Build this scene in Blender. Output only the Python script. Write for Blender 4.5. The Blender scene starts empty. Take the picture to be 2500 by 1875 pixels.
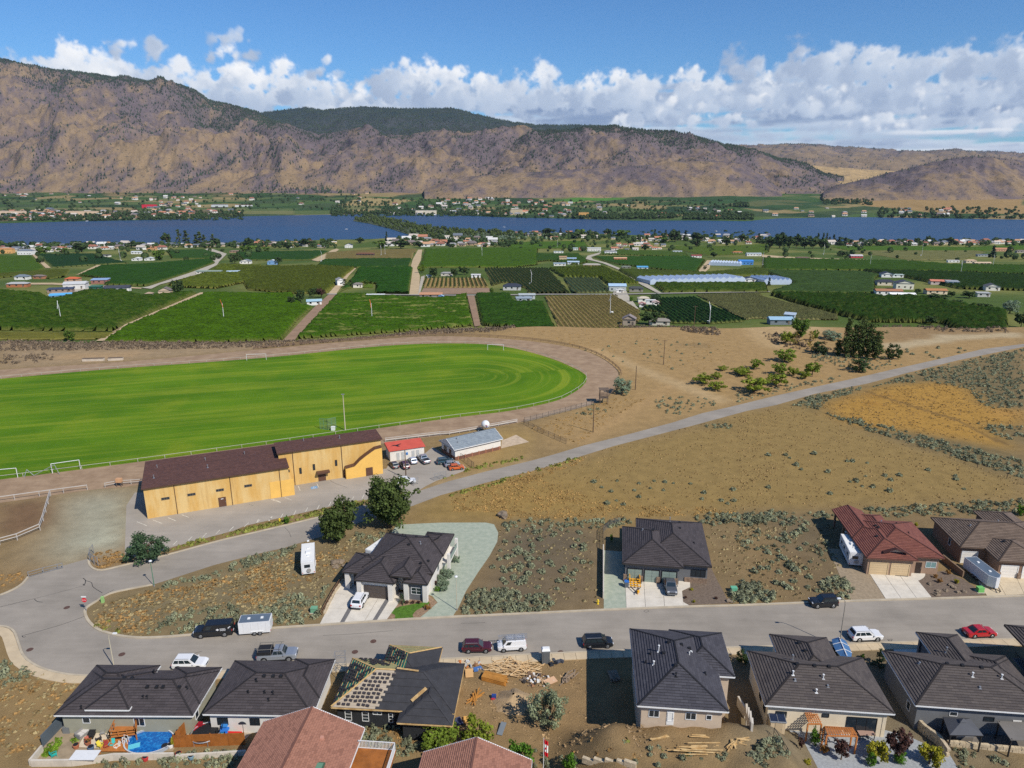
import bpy,bmesh,math,random
import numpy as np
from mathutils import Vector as Vc,Matrix
random.seed(7);ru=random.uniform;rng=np.random.default_rng(11)
PI=math.pi
def W_(s):v=list(map(int,s.split()));return list(zip(v[::2],v[1::2]))
scene=bpy.context.scene
COL=scene.collection
# -------------- camera, sky, sun, exposure
F_PX,Y_HOR,CAM_H=1736.,434.,67.
PITCH=math.atan((937.5-Y_HOR)/F_PX)
cam_d=bpy.data.cameras.new('camera');cam=bpy.data.objects.new('camera',cam_d);COL.objects.link(cam)
cam_d.sensor_width=36.;cam_d.lens=36.*F_PX/2500.;cam_d.clip_start=1.;cam_d.clip_end=60000.
cam.location=(0,0,CAM_H);cam.rotation_euler=(PI/2-PITCH,0,0)
scene.camera=cam
SUN_EL,SUN_AZ=math.radians(44.),math.radians(136.)
sun_d=bpy.data.lights.new('sun','SUN');sun=bpy.data.objects.new('sun',sun_d);COL.objects.link(sun)
sun_d.energy=4.9;sun_d.angle=math.radians(.5);sun_d.color=(1.,.95,.87)
SUN_DIR=Vc((math.sin(SUN_AZ)*math.cos(SUN_EL),math.cos(SUN_AZ)*math.cos(SUN_EL),math.sin(SUN_EL)))
sun.rotation_euler=SUN_DIR.to_track_quat('Z','Y').to_euler();sun.location=(40,-40,150)
vs=scene.view_settings
vs.view_transform='Standard';vs.look='None';vs.exposure=0.;vs.gamma=1.;vs.use_curve_mapping=False
scene.render.film_transparent=False
cy=scene.cycles
cy.use_denoising=False;cy.max_bounces=6;cy.diffuse_bounces=2;cy.glossy_bounces=2;cy.transmission_bounces=3;cy.volume_bounces=0
cy.transparent_max_bounces=6;cy.caustics_reflective=False;cy.caustics_refractive=False
class G:

 def __init__(s,tree):s.t=tree;s.n=tree.nodes;s.l=tree.links
 def new(s,kind,**kw):
  n=s.n.new(kind)
  for k,v in kw.items():setattr(n,k,v)
  return n
 def put(s,sock,v):
  if v is None:return
  if hasattr(v,'is_linked'):s.l.new(v,sock)
  elif hasattr(v,'__len__')and sock.type=='RGBA' and len(v)==3:sock.default_value=(*v,1)
  else:sock.default_value=v
 def m(s,op,a,b=None,c=None,clamp=False):
  n=s.new('ShaderNodeMath',operation=op,use_clamp=clamp)
  for i,v in enumerate((a,b,c)):s.put(n.inputs[i],v)
  return n.outputs[0]
 def v(s,op,a,b=None,out=0):
  n=s.new('ShaderNodeVectorMath',operation=op)
  s.put(n.inputs[0],a);s.put(n.inputs[1],b)
  return n.outputs[out]
 def xyz(s,x,y,z):
  n=s.new('ShaderNodeCombineXYZ');s.put(n.inputs[0],x);s.put(n.inputs[1],y);s.put(n.inputs[2],z);return n.outputs[0]
 def sep(s,v):
  n=s.new('ShaderNodeSeparateXYZ');s.put(n.inputs[0],v);return n.outputs
 def noise(s,vec,scale,detail=4,rough=.55,lac=2.,dist=0.,out=0):
  n=s.new('ShaderNodeTexNoise');s.put(n.inputs['Vector'],vec)
  n.inputs['Scale'].default_value=scale;n.inputs['Detail'].default_value=detail
  n.inputs['Roughness'].default_value=rough;n.inputs['Lacunarity'].default_value=lac;n.inputs['Distortion'].default_value=dist
  return n.outputs[out]
 def vor(s,vec,scale,detail=0,rough=.5,feature='F1',smooth=1.,out='Distance'):
  n=s.new('ShaderNodeTexVoronoi',feature=feature);s.put(n.inputs['Vector'],vec)
  n.inputs['Scale'].default_value=scale;n.inputs['Detail'].default_value=detail;n.inputs['Roughness'].default_value=rough
  if feature=='SMOOTH_F1':n.inputs['Smoothness'].default_value=smooth
  return n.outputs[out]
 def mix(s,f,a,b,blend='MIX'):
  n=s.new('ShaderNodeMix',data_type='RGBA',blend_type=blend)
  s.put(n.inputs[0],f);s.put(n.inputs[6],a);s.put(n.inputs[7],b);return n.outputs[2]
 def ss(s,x,lo,hi,a=0.,b=1.):
  n=s.new('ShaderNodeMapRange',interpolation_type='SMOOTHSTEP')
  s.put(n.inputs[0],x);s.put(n.inputs[1],lo);s.put(n.inputs[2],hi);s.put(n.inputs[3],a);s.put(n.inputs[4],b);return n.outputs[0]
def make_world(Fd,meta):
 AZ,E0,E1=meta
 w=bpy.data.worlds.new('World');scene.world=w;w.use_nodes=True
 t=w.node_tree;t.nodes.clear();g=G(t)
 out=g.new('ShaderNodeOutputWorld');bg=g.new('ShaderNodeBackground');g.l.new(bg.outputs[0],out.inputs[0])
 sky=g.new('ShaderNodeTexSky',sky_type='NISHITA');sky.sun_disc=False
 sky.sun_elevation=SUN_EL;sky.sun_rotation=SUN_AZ;sky.altitude=400;sky.air_density=1.;sky.dust_density=.2;sky.ozone_density=3.
 STR=.092
 tc=g.new('ShaderNodeTexCoord').outputs['Generated']
 d=g.sep(tc)
 az=g.m('MULTIPLY',g.m('ARCTAN2',d[0],d[1]),180/PI);el=g.m('MULTIPLY',g.m('ARCSINE',d[2]),180/PI)
 u=g.m('DIVIDE',g.m('ADD',az,AZ),2*AZ);v=g.m('DIVIDE',g.m('SUBTRACT',el,E0),E1-E0)
 u=g.m('PINGPONG',u,1.)
 v=g.m('MINIMUM',g.m('MAXIMUM',v,.002),.998)
 Hh,W=Fd.shape[:2]
 def img(name,rgb):
  im=bpy.data.images.new(name,W,Hh,alpha=False,float_buffer=True);im.colorspace_settings.name='Non-Color'
  px_=np.ones((Hh,W,4),np.float32);px_[...,:3]=rgb;im.pixels.foreach_set(px_.ravel());im.update()
  n=g.new('ShaderNodeTexImage',image=im,interpolation='Cubic',extension='EXTEND');g.l.new(g.xyz(u,v,0.),n.inputs[0]);return n.outputs[0]
 vapour=img('cumulus_light',Fd[...,:3]*Fd[...,3:]);cover=img('cumulus_cover',Fd[...,3:])
 skyc=g.mix(1.,sky.outputs[0],(STR*SKY_TINT[0],STR*SKY_TINT[1],STR*SKY_TINT[2],1),'MULTIPLY')
 cl=g.mix(1.,vapour,(CLOUD_GAIN,CLOUD_GAIN,CLOUD_GAIN,1),'MULTIPLY')
 skyc=g.mix(1.,skyc,g.v('SUBTRACT',(1,1,1),cover),'MULTIPLY')
 col=g.mix(1.,skyc,cl,'ADD')
 g.l.new(col,bg.inputs[0]);bg.inputs[1].default_value=1.
 w.cycles.sampling_method='MANUAL';w.cycles.sample_map_resolution=512
SKY_TINT,CLOUD_GAIN=(.50,.88,1.25),1.06
# -------------- pixel <-> place helpers (all things are then built where they stand)
ZO={'Z1':(0,1350,3.16),'Z2':(500,1350,3.16),'Z3':(1100,1350,3.16),'Z4':(1800,1350,3.16),'Z5':(0,1000,3.16),'Z6':(600,1000,3.16),'Z7':(1200,1150,3.16),'Z8':(1800,1150,3.16),'A1':(0,520,3.456),'A2':(620,520,3.456),'A3':(1240,520,3.456),'A4':(1860,520,3.456),'B5':(1100,800,2.765),'B6':(1800,750,3.16),'C7':(0,50,1.7696),'C8':(1250,50,1.7696),'S':(0,0,1.)}
def px(k,x,y):o=ZO[k];return o[0]+x/o[2],o[1]+y/o[2]
CP,SP=math.cos(PITCH),math.sin(PITCH)
def ray(x,y):
 a=(x-1250)/F_PX;b=-(y-937.5)/F_PX
 return(a,CP+b*SP,-SP+b*CP)
def Qz(k,x,y,z=0.):
 d=ray(*px(k,x,y));t=(z-CAM_H)/d[2]
 return Vc((d[0]*t,d[1]*t,z))
EDGE_Y,FOOT_Y,FOOT_Z,SHORE_Y,Lz=326.,374.,-15.,1700.,-88.
SLOPE=(FOOT_Z-Lz)/(SHORE_Y-FOOT_Y)
FAR_Y0,FAR_SL=2600.,.042
def smooth(t):t=min(1.,max(0.,t));return t*t*(3-2*t)
EDGE_X,EDGE_V=[-230,-108,-72,-46,-18,10],[294,291,301,313,322,326]
def rim(x):return float(np.interp(x,EDGE_X,EDGE_V))+1.5*math.sin(x*.11)+1.1*math.sin(x*.047+1)
NEAR_SHORE=W_("-700 604 -300 602 0 600 300 598 600 592 740 587 900 584 960 581 1010 577 1240 570 1385 568 1500 572 1620 576 1740 578 1860 583 2020 589 2150 591 2300 590 2500 587 2900 586")
_ns=[Qz('S',x,y,Lz)for x,y in NEAR_SHORE];NS_R=[p.x/p.y for p in _ns];NS_Y=[p.y for p in _ns]
def valley_h(x,y):
 pl=FOOT_Z-SLOPE*(y-FOOT_Y)
 if y>1500:
  if y>np.interp(x/y,NS_R,NS_Y):return Lz-6.
  return max(pl,Lz+.7)
 return pl
def ground_h(x,y):
 e=rim(x)
 if y<=e:
  if y<76:
   h=4.2*smooth((74.5-y)/4.5)*smooth((x-4.)/8.)*smooth((36-x)/6.)
   h2=2.2*smooth((66-y)/6.)
   return max(h,h2)
  return 0.
 if y<=e+48:t=(y-e)/48;return t*(FOOT_Z-SLOPE*(e+48-FOOT_Y))
 return valley_h(x,y)
def Qp(k,x,y,lift=0.):

 d=ray(*px(k,x,y));t0=40.
 g=lambda t:CAM_H+d[2]*t-ground_h(d[0]*t,d[1]*t)
 t=t0
 if d[2]>-.002:t=3000.
 else:
  step=2.
  while g(t)>0 and t<2600:t+=step;step=max(1.,t*.01)
  lo,hi=max(1.,t-step*1.2),t
  for _ in range(30):
   mid=(lo+hi)/2
   if g(mid)>0:lo=mid
   else:hi=mid
  t=hi
 return Vc((d[0]*t,d[1]*t,ground_h(d[0]*t,d[1]*t)+lift))
def Qs(k,pts,lift=0.):return[Qp(k,x,y,lift)for x,y in pts]
def path(*segs):
 out=[]
 for k,pts in segs:out+=Qs(k,pts)
 return out
 # -------------- materials
MATS={}
def mat(name,col,rough=.8,var=.12,scale=.6,bump=0.,bscale=None,col2=None,metal=0.,detail=4,spec=.3,tint=0.,sub=None,coat=0.,trans=0.):
 if name in MATS:return MATS[name]
 m=bpy.data.materials.new(name);m.use_nodes=True;t=m.node_tree;t.nodes.clear();g=G(t)
 o=g.new('ShaderNodeOutputMaterial');b=g.new('ShaderNodeBsdfPrincipled')
 pos=g.new('ShaderNodeNewGeometry').outputs['Position']
 c=(*col,1)if len(col)==3 else col
 if var>0 or col2:
  f=g.noise(pos,scale,detail,.6)
  f=g.ss(f,.3,.7)
  lo=tuple(max(0,v*(1-var))for v in c[:3])+(1,);hi=(tuple(v*(1+var)for v in c[:3])+(1,))if not col2 else(*col2,1)
  cs=g.mix(f,lo,hi)
 else:cs=c
 if tint:
  a=g.new('ShaderNodeAttribute',attribute_name='tint').outputs['Fac']
  k=g.m('ADD',g.m('MULTIPLY',a,tint*2),1-tint)
  kk=g.xyz(k,k,k);cs=g.mix(1.,cs,kk,'MULTIPLY')
 g.put(b.inputs['Base Color'],cs)
 b.inputs['Roughness'].default_value=rough;b.inputs['Metallic'].default_value=metal;b.inputs['Specular IOR Level'].default_value=spec
 if coat:b.inputs['Coat Weight'].default_value=coat;b.inputs['Coat Roughness'].default_value=.05
 if bump:
  bn=g.new('ShaderNodeBump');bn.inputs['Strength'].default_value=1.;bn.inputs['Distance'].default_value=bump
  g.l.new(g.noise(pos,bscale or scale*6,4,.6),bn.inputs['Height']);g.l.new(bn.outputs[0],b.inputs['Normal'])
 if trans:
  tr=g.new('ShaderNodeBsdfTranslucent');g.put(tr.inputs[0],cs);mx=g.new('ShaderNodeMixShader');mx.inputs[0].default_value=trans
  g.l.new(b.outputs[0],mx.inputs[1]);g.l.new(tr.outputs[0],mx.inputs[2]);g.l.new(mx.outputs[0],o.inputs[0])
 else:g.l.new(b.outputs[0],o.inputs[0])
 MATS[name]=m
 return m
def S(r,g_,b):
 f=lambda v:(v/255)/12.92 if v/255<=.04045 else((v/255+.055)/1.055)**2.4
 return(f(r)*1.02,f(g_),f(b)*.95)
Wh=mat('white_paint',(.72,.72,.70),.6,.04,2.)
CONC=mat('concrete',S(186,178,166),.85,.10,.8,.01)
CONC_LIGHT=mat('concrete_light',S(205,198,186),.85,.08,.7,.01)
Mt=mat('galvanised',(.42,.43,.44),.45,.08,2.,metal=.6)
Mw=mat('white_metal',(.70,.70,.69),.4,.03,2.)
GLASS=mat('window_glass',(.02,.028,.035),.06,0.,spec=.6)
DARK=mat('dark_trim',(.018,.018,.02),.6,.05)
RUBBER=mat('tyre_rubber',(.015,.015,.015),.85,.1)
RIM=mat('rim',(.32,.33,.34),.35,0.,metal=.7)
WOOD=mat('fresh_wood',S(196,158,104),.75,.2,1.5,col2=S(214,184,134))
WOOD_OLD=mat('stained_wood',S(150,92,42),.7,.2,1.2)
POLE_WOOD=mat('pole_wood',S(96,78,64),.85,.15,1.5)
BLACKP=mat('black_paint',(.012,.012,.014),.3,0.,coat=.4)
def Cm(rgb,r=.8):n='paint_%d_%d_%d'%rgb;return mat(n,tuple(v*.92 for v in S(*rgb)),r,.06,.6)
# -------------- object helpers
def tag(o,lb=None,cat=None,group=None,kind=None):
 if lb:o['label']=lb
 if cat:o['category']=cat
 if group:o['group']=group
 if kind:o['kind']=kind
 return o
def link(name,me,parent=None,mats=None):
 o=bpy.data.objects.new(name,me);COL.objects.link(o)
 if parent is not None:o.parent=parent
 return o
def Em(name,loc=(0,0,0),rz=0.):
 o=bpy.data.objects.new(name,None);COL.objects.link(o);o.empty_display_size=.3
 o.location=loc;o.rotation_euler=(0,0,rz);return o
def copy_tree(o,parent=None):
 c=o.copy();COL.objects.link(c);c.parent=parent
 for ch in list(o.children):copy_tree(ch,c)
 return c
class MB:

 def __init__(s):s.v=[];s.f=[];s.mi=[]
 def face(s,pts,mi=0):
  i=len(s.v);s.v+=[tuple(p)for p in pts];s.f.append(tuple(range(i,i+len(pts))));s.mi.append(mi)
 def box(s,c,d,rz=0.,mi=0,taper=1.):
  cx,cy_,cz=c;a,b,h=d[0]/2,d[1]/2,d[2]/2;ca,sa=math.cos(rz),math.sin(rz);i=len(s.v)
  for z,k in((-h,1.),(h,taper)):
   for x,y in((-a,-b),(a,-b),(a,b),(-a,b)):
    x,y=x*k,y*k
    s.v.append((cx+x*ca-y*sa,cy_+x*sa+y*ca,cz+z))
  for f in((0,3,2,1),(4,5,6,7),(0,1,5,4),(1,2,6,5),(2,3,7,6),(3,0,4,7)):
   s.f.append(tuple(i+j for j in f));s.mi.append(mi)
 def bar(s,p,q,w,h=None,mi=0,up=(0,0,1)):
  p,q=Vc(p),Vc(q);d=(q-p)
  if d.length<1e-6:return
  d.normalize();u=Vc(up)
  if abs(d.dot(u))>.98:u=Vc((0,1,0))
  r=d.cross(u).normalized();u=r.cross(d).normalized();h=h or w;i=len(s.v)
  for e in(p,q):
   for a,b in((-1,-1),(1,-1),(1,1),(-1,1)):s.v.append(tuple(e+r*(a*w/2)+u*(b*h/2)))
  for f in((0,1,2,3),(7,6,5,4),(0,4,5,1),(1,5,6,2),(2,6,7,3),(3,7,4,0)):
   s.f.append(tuple(i+j for j in f));s.mi.append(mi)
 def tube(s,pts,radii,n=8,mi=0,cap=True):
  pts=[Vc(p)for p in pts];base=len(s.v);m=len(pts)
  for k,p in enumerate(pts):
   d=(pts[min(k+1,m-1)]-pts[max(k-1,0)]).normalized();u=Vc((0,0,1))if abs(d.z)<.9 else Vc((1,0,0))
   a=d.cross(u).normalized();b=d.cross(a)
   for j in range(n):
    t=2*PI*j/n;s.v.append(tuple(p+(a*math.cos(t)+b*math.sin(t))*radii[k]))
  for k in range(m-1):
   for j in range(n):
    s.f.append((base+k*n+j,base+k*n+(j+1)%n,base+(k+1)*n+(j+1)%n,base+(k+1)*n+j));s.mi.append(mi)
  if cap:
   s.f.append(tuple(base+j for j in range(n)));s.mi.append(mi);s.f.append(tuple(base+(m-1)*n+j for j in reversed(range(n))));s.mi.append(mi)
 def disc(s,c,r,n=16,axis=(0,0,1),th=.02,mi=0):
  a=Vc(axis).normalized();s.tube([Vc(c)-a*th/2,Vc(c)+a*th/2],[r,r],n,mi)
 def mesh(s,name,mats,sm_=False):
  me=bpy.data.meshes.new(name);me.from_pydata(s.v,[],s.f)
  for m in(mats if isinstance(mats,(list,tuple))else[mats]):me.materials.append(m)
  if len(me.materials)>1:me.polygons.foreach_set('material_index',s.mi)
  if sm_:me.polygons.foreach_set('use_smooth',[True]*len(me.polygons))
  me.update();return me
 def build(s,name,mats,parent=None,sm_=False,fix=True):
  me=s.mesh(name,mats,sm_)
  if fix:
   bm=bmesh.new();bm.from_mesh(me);bmesh.ops.recalc_face_normals(bm,faces=bm.faces);bm.to_mesh(me);bm.free()
  return link(name,me,parent)
def _mk(op,n,M,P,a,k):m=MB();getattr(m,op)(*a,**k);return m.build(n,M,P,fix=op!='face' and op!='bar')
def Bx9(n,M,P,*a,**k):return _mk('box',n,M,P,a,k)
def Br9(n,M,P,*a,**k):return _mk('bar',n,M,P,a,k)
def Tb9(n,M,P,*a,**k):return _mk('tube',n,M,P,a,k)
def Fc9(n,M,P,*a,**k):return _mk('face',n,M,P,a,k)
def raw_mesh(name,V,Fa,Ma,tint=None,sm_=False):

 V=np.asarray(V,np.float32);Fa=np.asarray(Fa,np.int32);k=Fa.shape[1]
 me=bpy.data.meshes.new(name);me.vertices.add(len(V));me.vertices.foreach_set('co',V.ravel())
 me.loops.add(Fa.size);me.loops.foreach_set('vertex_index',Fa.ravel())
 me.polygons.add(len(Fa));me.polygons.foreach_set('loop_start',np.arange(0,Fa.size,k,dtype=np.int32))
 if sm_:me.polygons.foreach_set('use_smooth',np.ones(len(Fa),bool))
 for m in(Ma if isinstance(Ma,(list,tuple))else[Ma]):me.materials.append(m)
 if tint is not None:
  a=me.attributes.new('tint','FLOAT','POINT');a.data.foreach_set('value',np.asarray(tint,np.float32))
 me.update(calc_edges=True);return me
def scatter_mesh(name,tv,tf,P,scl,rot,Ma,tints=None,zs=None,tt=None):

 n=len(P);tv=np.asarray(tv,float);tf=np.asarray(tf);c,s_=np.cos(rot),np.sin(rot)
 scl=np.asarray(scl,float)
 x=(tv[None,:,0]*c[:,None]-tv[None,:,1]*s_[:,None])*scl[:,None]+P[:,None,0]
 y=(tv[None,:,0]*s_[:,None]+tv[None,:,1]*c[:,None])*scl[:,None]+P[:,None,1]
 z=tv[None,:,2]*(scl*(zs if zs is not None else 1))[:,None]+P[:,None,2]
 V=np.stack([x,y,z],-1).reshape(-1,3)
 Fa=(tf[None]+(np.arange(n)*len(tv))[:,None,None]).reshape(-1,tf.shape[1])
 ti=None
 if tints is not None:
  ti=np.repeat(tints,len(tv))
  if tt is not None:ti=np.clip(ti+np.tile(tt,n),0,1)
 return raw_mesh(name,V,Fa,Ma,ti)
_perm=rng.permutation(256);_perm=np.concatenate([_perm,_perm]);_ga=rng.uniform(0,2*PI,256)
def perlin(x,y):
 xi=np.floor(x).astype(int);yi=np.floor(y).astype(int);xf=x-xi;yf=y-yi
 u=xf**3*(xf*(xf*6-15)+10);v=yf**3*(yf*(yf*6-15)+10)
 def gr(i,j,dx,dy):
  a=_ga[_perm[(_perm[i&255]+j)&255]];return np.cos(a)*dx+np.sin(a)*dy
 a=gr(xi,yi,xf,yf);b=gr(xi+1,yi,xf-1,yf);c=gr(xi,yi+1,xf,yf-1);d=gr(xi+1,yi+1,xf-1,yf-1)
 return(a+u*(b-a))*(1-v)+(c+u*(d-c))*v
def fbm(x,y,o=5,g=.5,l=2.03):
 s=0;a=1.;f=1.
 for i in range(o):s=s+a*perlin(x*f+17.3*i,y*f-9.1*i);a*=g;f*=l
 return s
def ridged(x,y,o=5,g=.5):
 s=0;a=1.;f=1.
 for i in range(o):s=s+a*(1-2*np.abs(perlin(x*f+5.7*i,y*f+3.3*i)));a*=g;f*=2.07
 return s
 # -------------- cumulus field for the sky: puffs of vapour, computed here, wrapped round the horizon
def cloud_field():
 r=np.random.default_rng(5);PPD=18;AZ,E0,E1=60.,-1.,17.
 W,Hh=int(2*AZ*PPD),int((E1-E0)*PPD)
 yy,xx=np.mgrid[0:Hh,0:W].astype(np.float32)
 nz=fbm(xx/26,yy/22,5,.55);nz2=fbm(xx/9+40,yy/9,4,.6);nzs=fbm(xx/160+9,yy/14+3,5,.55);nzb=fbm(xx/70+3,yy/45+8,4,.5)
 A=np.zeros((Hh,W),np.float32);C=np.zeros((Hh,W,3),np.float32)
 def to_img(x,y):
  d=ray(x,y);az=math.degrees(math.atan2(d[0],d[1]));el=math.degrees(math.atan2(d[2],math.hypot(d[0],d[1])))
  return(az+AZ)*PPD,(el-E0)*PPD
 K=PPD*math.degrees(1/F_PX)
 hi=np.array([1.,1.,1.]);mid=np.array([.52,.61,.75]);lo=np.array([.21,.30,.48])
 Lx,Ly,Lz=.40,.70,.59
 def over(sl,a,col):
  A[sl]=a+A[sl]*(1-a);C[sl]=col*a[...,None]+C[sl]*(1-a[...,None])
 def puff(cx,cy,rad,shade,op=1.,soft=.85,warp=.70):
  R=rad*2.1;x0,x1,y0,y1=int(max(0,cx-R)),int(min(W,cx+R)),int(max(0,cy-R)),int(min(Hh,cy+R))
  if x1<=x0 or y1<=y0:return
  sl=(slice(y0,y1),slice(x0,x1));dx=(xx[sl]-cx)/rad;dy=(yy[sl]-cy)/rad
  d=np.sqrt(dx*dx+dy*dy)+nz[sl]*warp+nz2[sl]*warp*.45
  a=np.clip((1.-d)/soft,0,1);a=a*a*(3-2*a)*op
  dd=np.clip(d,0,1);nzv=np.sqrt(1-dd*dd*.96);il=np.maximum(dx*dx+dy*dy,1e-4)**.5
  lam=Lx*dx/il*dd+Ly*dy/il*dd+Lz*nzv
  b=(.80+.28*lam+nz2[sl]*.05+nz[sl]*.10+nzb[sl]*.16)*shade
  b=np.clip(b,0,1)[...,None]
  col=np.where(b<.5,lo+(mid-lo)*b*2,mid+(hi-mid)*(b*2-1))
  over(sl,a,col.astype(np.float32))
 def streak(x,y,rx,ry,shade,op):
  cx,cy=to_img(x,y);rx*=K;ry*=K
  x0,x1,y0,y1=int(max(0,cx-rx*1.5)),int(min(W,cx+rx*1.5)),int(max(0,cy-ry*2)),int(min(Hh,cy+ry*2))
  if x1<=x0 or y1<=y0:return
  sl=(slice(y0,y1),slice(x0,x1));dx=(xx[sl]-cx)/rx;dy=(yy[sl]-cy)/ry
  d=np.sqrt(dx*dx+dy*dy)+nzs[sl]*.75+nz[sl]*.25
  a=np.clip((1.05-d)/.6,0,1);a=a*a*(3-2*a)*op
  b=np.clip(shade+.22*dy+.25*nzs[sl]+.10*nz[sl],0,1)[...,None]
  col=np.where(b<.5,lo+(mid-lo)*b*2,mid+(hi-mid)*(b*2-1))
  over(sl,a,col.astype(np.float32))
 def Cu(x,y,w,h,n,rmin,rmax,dim=1.,op=.92):
  rmin,rmax,n=rmin*1.25,rmax*1.45,int(n*.8)

  items=[]
  for _ in range(n):
   u=r.uniform(-1,1);prof=(1-abs(u)**2.2)*(.72+.28*math.sin(u*5.1+x));t=r.random()**.8
   hh=t*prof*h;rad=r.uniform(rmin,rmax)*(.65+.5*(1-t))
   items.append((t,x+u*w,y-max(hh-rad*.3,rad*.4),rad,.28+.82*(hh/h)**.6+r.uniform(-.07,.07)))
  items.sort(key=lambda q:-q[0]*20-q[3]*.4+r.uniform(0,22))
  for t,px_,py_,rad,sh in items:
   cx,cy=to_img(px_,py_);puff(cx,cy,rad*K,sh*dim,op)
 for i in range(150):
  x=r.uniform(-1500,4000);y=432-r.random()**1.2*150
  streak(x,y,r.uniform(120,420),r.uniform(5,15),r.uniform(.25,.8),r.uniform(.35,.85))
 for i in range(70):
  x=r.uniform(950,4200);y=400-r.random()*150
  streak(x,y,r.uniform(120,380),r.uniform(9,24),r.uniform(.05,.5),r.uniform(.55,.95))
 for i in range(60):
  x=r.uniform(1000,4200);y=285-r.random()*60+(x-1000)*-.004
  streak(x,y,r.uniform(110,300),r.uniform(14,34),r.uniform(.05,.32),r.uniform(.6,.95))
 Cu(-150,235,330,130,90,12,40);Cu(170,225,260,120,90,12,38);Cu(330,270,200,120,70,12,34)
 Cu(520,262,150,150,90,11,36);Cu(680,262,150,130,90,10,32);Cu(800,250,110,80,60,9,24);Cu(880,285,150,90,60,9,26)
 Cu(330,132,60,42,16,10,22,.95,.9);Cu(562,145,52,38,16,9,20);Cu(565,108,55,44,14,8,15,.82,.55);Cu(800,190,45,55,14,8,15,.85,.7)
 Cu(980,205,60,66,22,9,20,.9,.85);Cu(1090,230,170,90,80,10,28)
 for i in range(26):
  x=1180+i*115+r.uniform(-40,40);hgt=112+30*math.sin(i*1.9)+(i>7)*18
  Cu(x,262-(i>5)*8,150,hgt,62,9,30,.97 if i<8 else .86)
 for i in range(22):
  x=1900+i*110+r.uniform(-60,60);Cu(x,190-i*2+r.uniform(-15,15),150,78,30,12,34,.80,.8)
 for i in range(34):
  x=r.uniform(1500,3800);y=r.uniform(235,330);Cu(x,y,r.uniform(40,130),r.uniform(22,52),22,6,17,r.uniform(.75,1.),.9)
 for i in range(10):Cu(-500-i*190,240+r.uniform(-30,20),260,r.uniform(70,130),70,12,38)
 for i in range(60):
  x=r.uniform(-800,4000);y=r.uniform(300,425)
  streak(x,y,r.uniform(60,260),r.uniform(3,8),r.uniform(.3,.85),r.uniform(.35,.75))
 f=np.clip(1-(yy/PPD+E0)/5.,0,1)[...,None]*.25
 C[:]=C*(1-f)+(A[...,None]*np.array([.72,.79,.88]))*f
 C/=np.maximum(A,1e-3)[...,None]
 return np.concatenate([np.clip(C,0,1),A[...,None]],-1).astype(np.float32),(AZ,E0,E1)
make_world(*cloud_field())
def inside(poly,X,Y):
 r=np.zeros(X.shape,bool);n=len(poly);j=n-1
 for i in range(n):
  xi,yi=poly[i][0],poly[i][1];xj,yj=poly[j][0],poly[j][1]
  c=((yi>Y)!=(yj>Y))&(X<(xj-xi)*(Y-yi)/((yj-yi)if yj!=yi else 1e-9)+xi);r^=c;j=i
 return r
def poly_points(poly,n):
 xs=[p[0]for p in poly];ys=[p[1]for p in poly];out=np.zeros((0,2))
 for _ in range(12):
  c=np.stack([rng.uniform(min(xs),max(xs),n*3),rng.uniform(min(ys),max(ys),n*3)],1)
  c=c[inside(poly,c[:,0],c[:,1])];out=np.concatenate([out,c])
  if len(out)>=n:break
 return out[:n]
def poly_area(p):return abs(sum(p[i][0]*p[(i+1)%len(p)][1]-p[(i+1)%len(p)][0]*p[i][1]for i in range(len(p))))/2
def Sh(name,pts,z,Ma,parent=None,th=0.,kind='structure',lb=None,cat=None,z_abs=True):

 bm=bmesh.new();vs_=[bm.verts.new((p[0],p[1],z if z_abs else p[2]+z))for p in pts];f=bm.faces.new(vs_)
 bmesh.ops.recalc_face_normals(bm,faces=[f])
 if f.normal.z<0:f.normal_flip()
 if th:
  r=bmesh.ops.extrude_face_region(bm,geom=[f]);top=[e for e in r['geom']if isinstance(e,bmesh.types.BMVert)]
  for v in bm.verts:
   if v not in top:v.co.z-=th
 bmesh.ops.triangulate(bm,faces=bm.faces);bmesh.ops.recalc_face_normals(bm,faces=bm.faces)
 me=bpy.data.meshes.new(name);bm.to_mesh(me);bm.free();me.materials.append(Ma)
 if not th:
  for p in me.polygons:
   if p.normal.z<0:me.flip_normals();break
 o=link(name,me,parent)
 if parent is None:tag(o,lb,cat,kind=kind)
 return o
def resample(pts,step):
 pts=[Vc((p[0],p[1],p[2]if len(p)>2 else 0))for p in pts];out=[pts[0].copy()];carry=0.
 for a,b in zip(pts,pts[1:]):
  L=(b-a).length;t=step-carry
  while t<L:out.append(a.lerp(b,t/L));t+=step
  carry=L-(t-step)
 if(out[-1]-pts[-1]).length>.3*step:out.append(pts[-1].copy())
 return out
def spline(pts,n=6):

 P_=[Vc((p[0],p[1],p[2]if len(p)>2 else 0))for p in pts];out=[]
 for i in range(len(P_)-1):
  a,b,c,d=P_[max(i-1,0)],P_[i],P_[i+1],P_[min(i+2,len(P_)-1)]
  for k in range(n):
   t=k/n;out.append(.5*((2*b)+(c-a)*t+(2*a-5*b+4*c-d)*t*t+(3*b-a-3*c+d)*t**3))
 out.append(P_[-1]);return out
def offset_line(pts,d):
 out=[];n=len(pts)
 for i in range(n):
  a=pts[max(i-1,0)];b=pts[min(i+1,n-1)];t=Vc((b[0]-a[0],b[1]-a[1],0)).normalized()
  out.append(Vc((pts[i][0]-t.y*d,pts[i][1]+t.x*d,pts[i][2]if len(pts[i])>2 else 0)))
 return out
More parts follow.
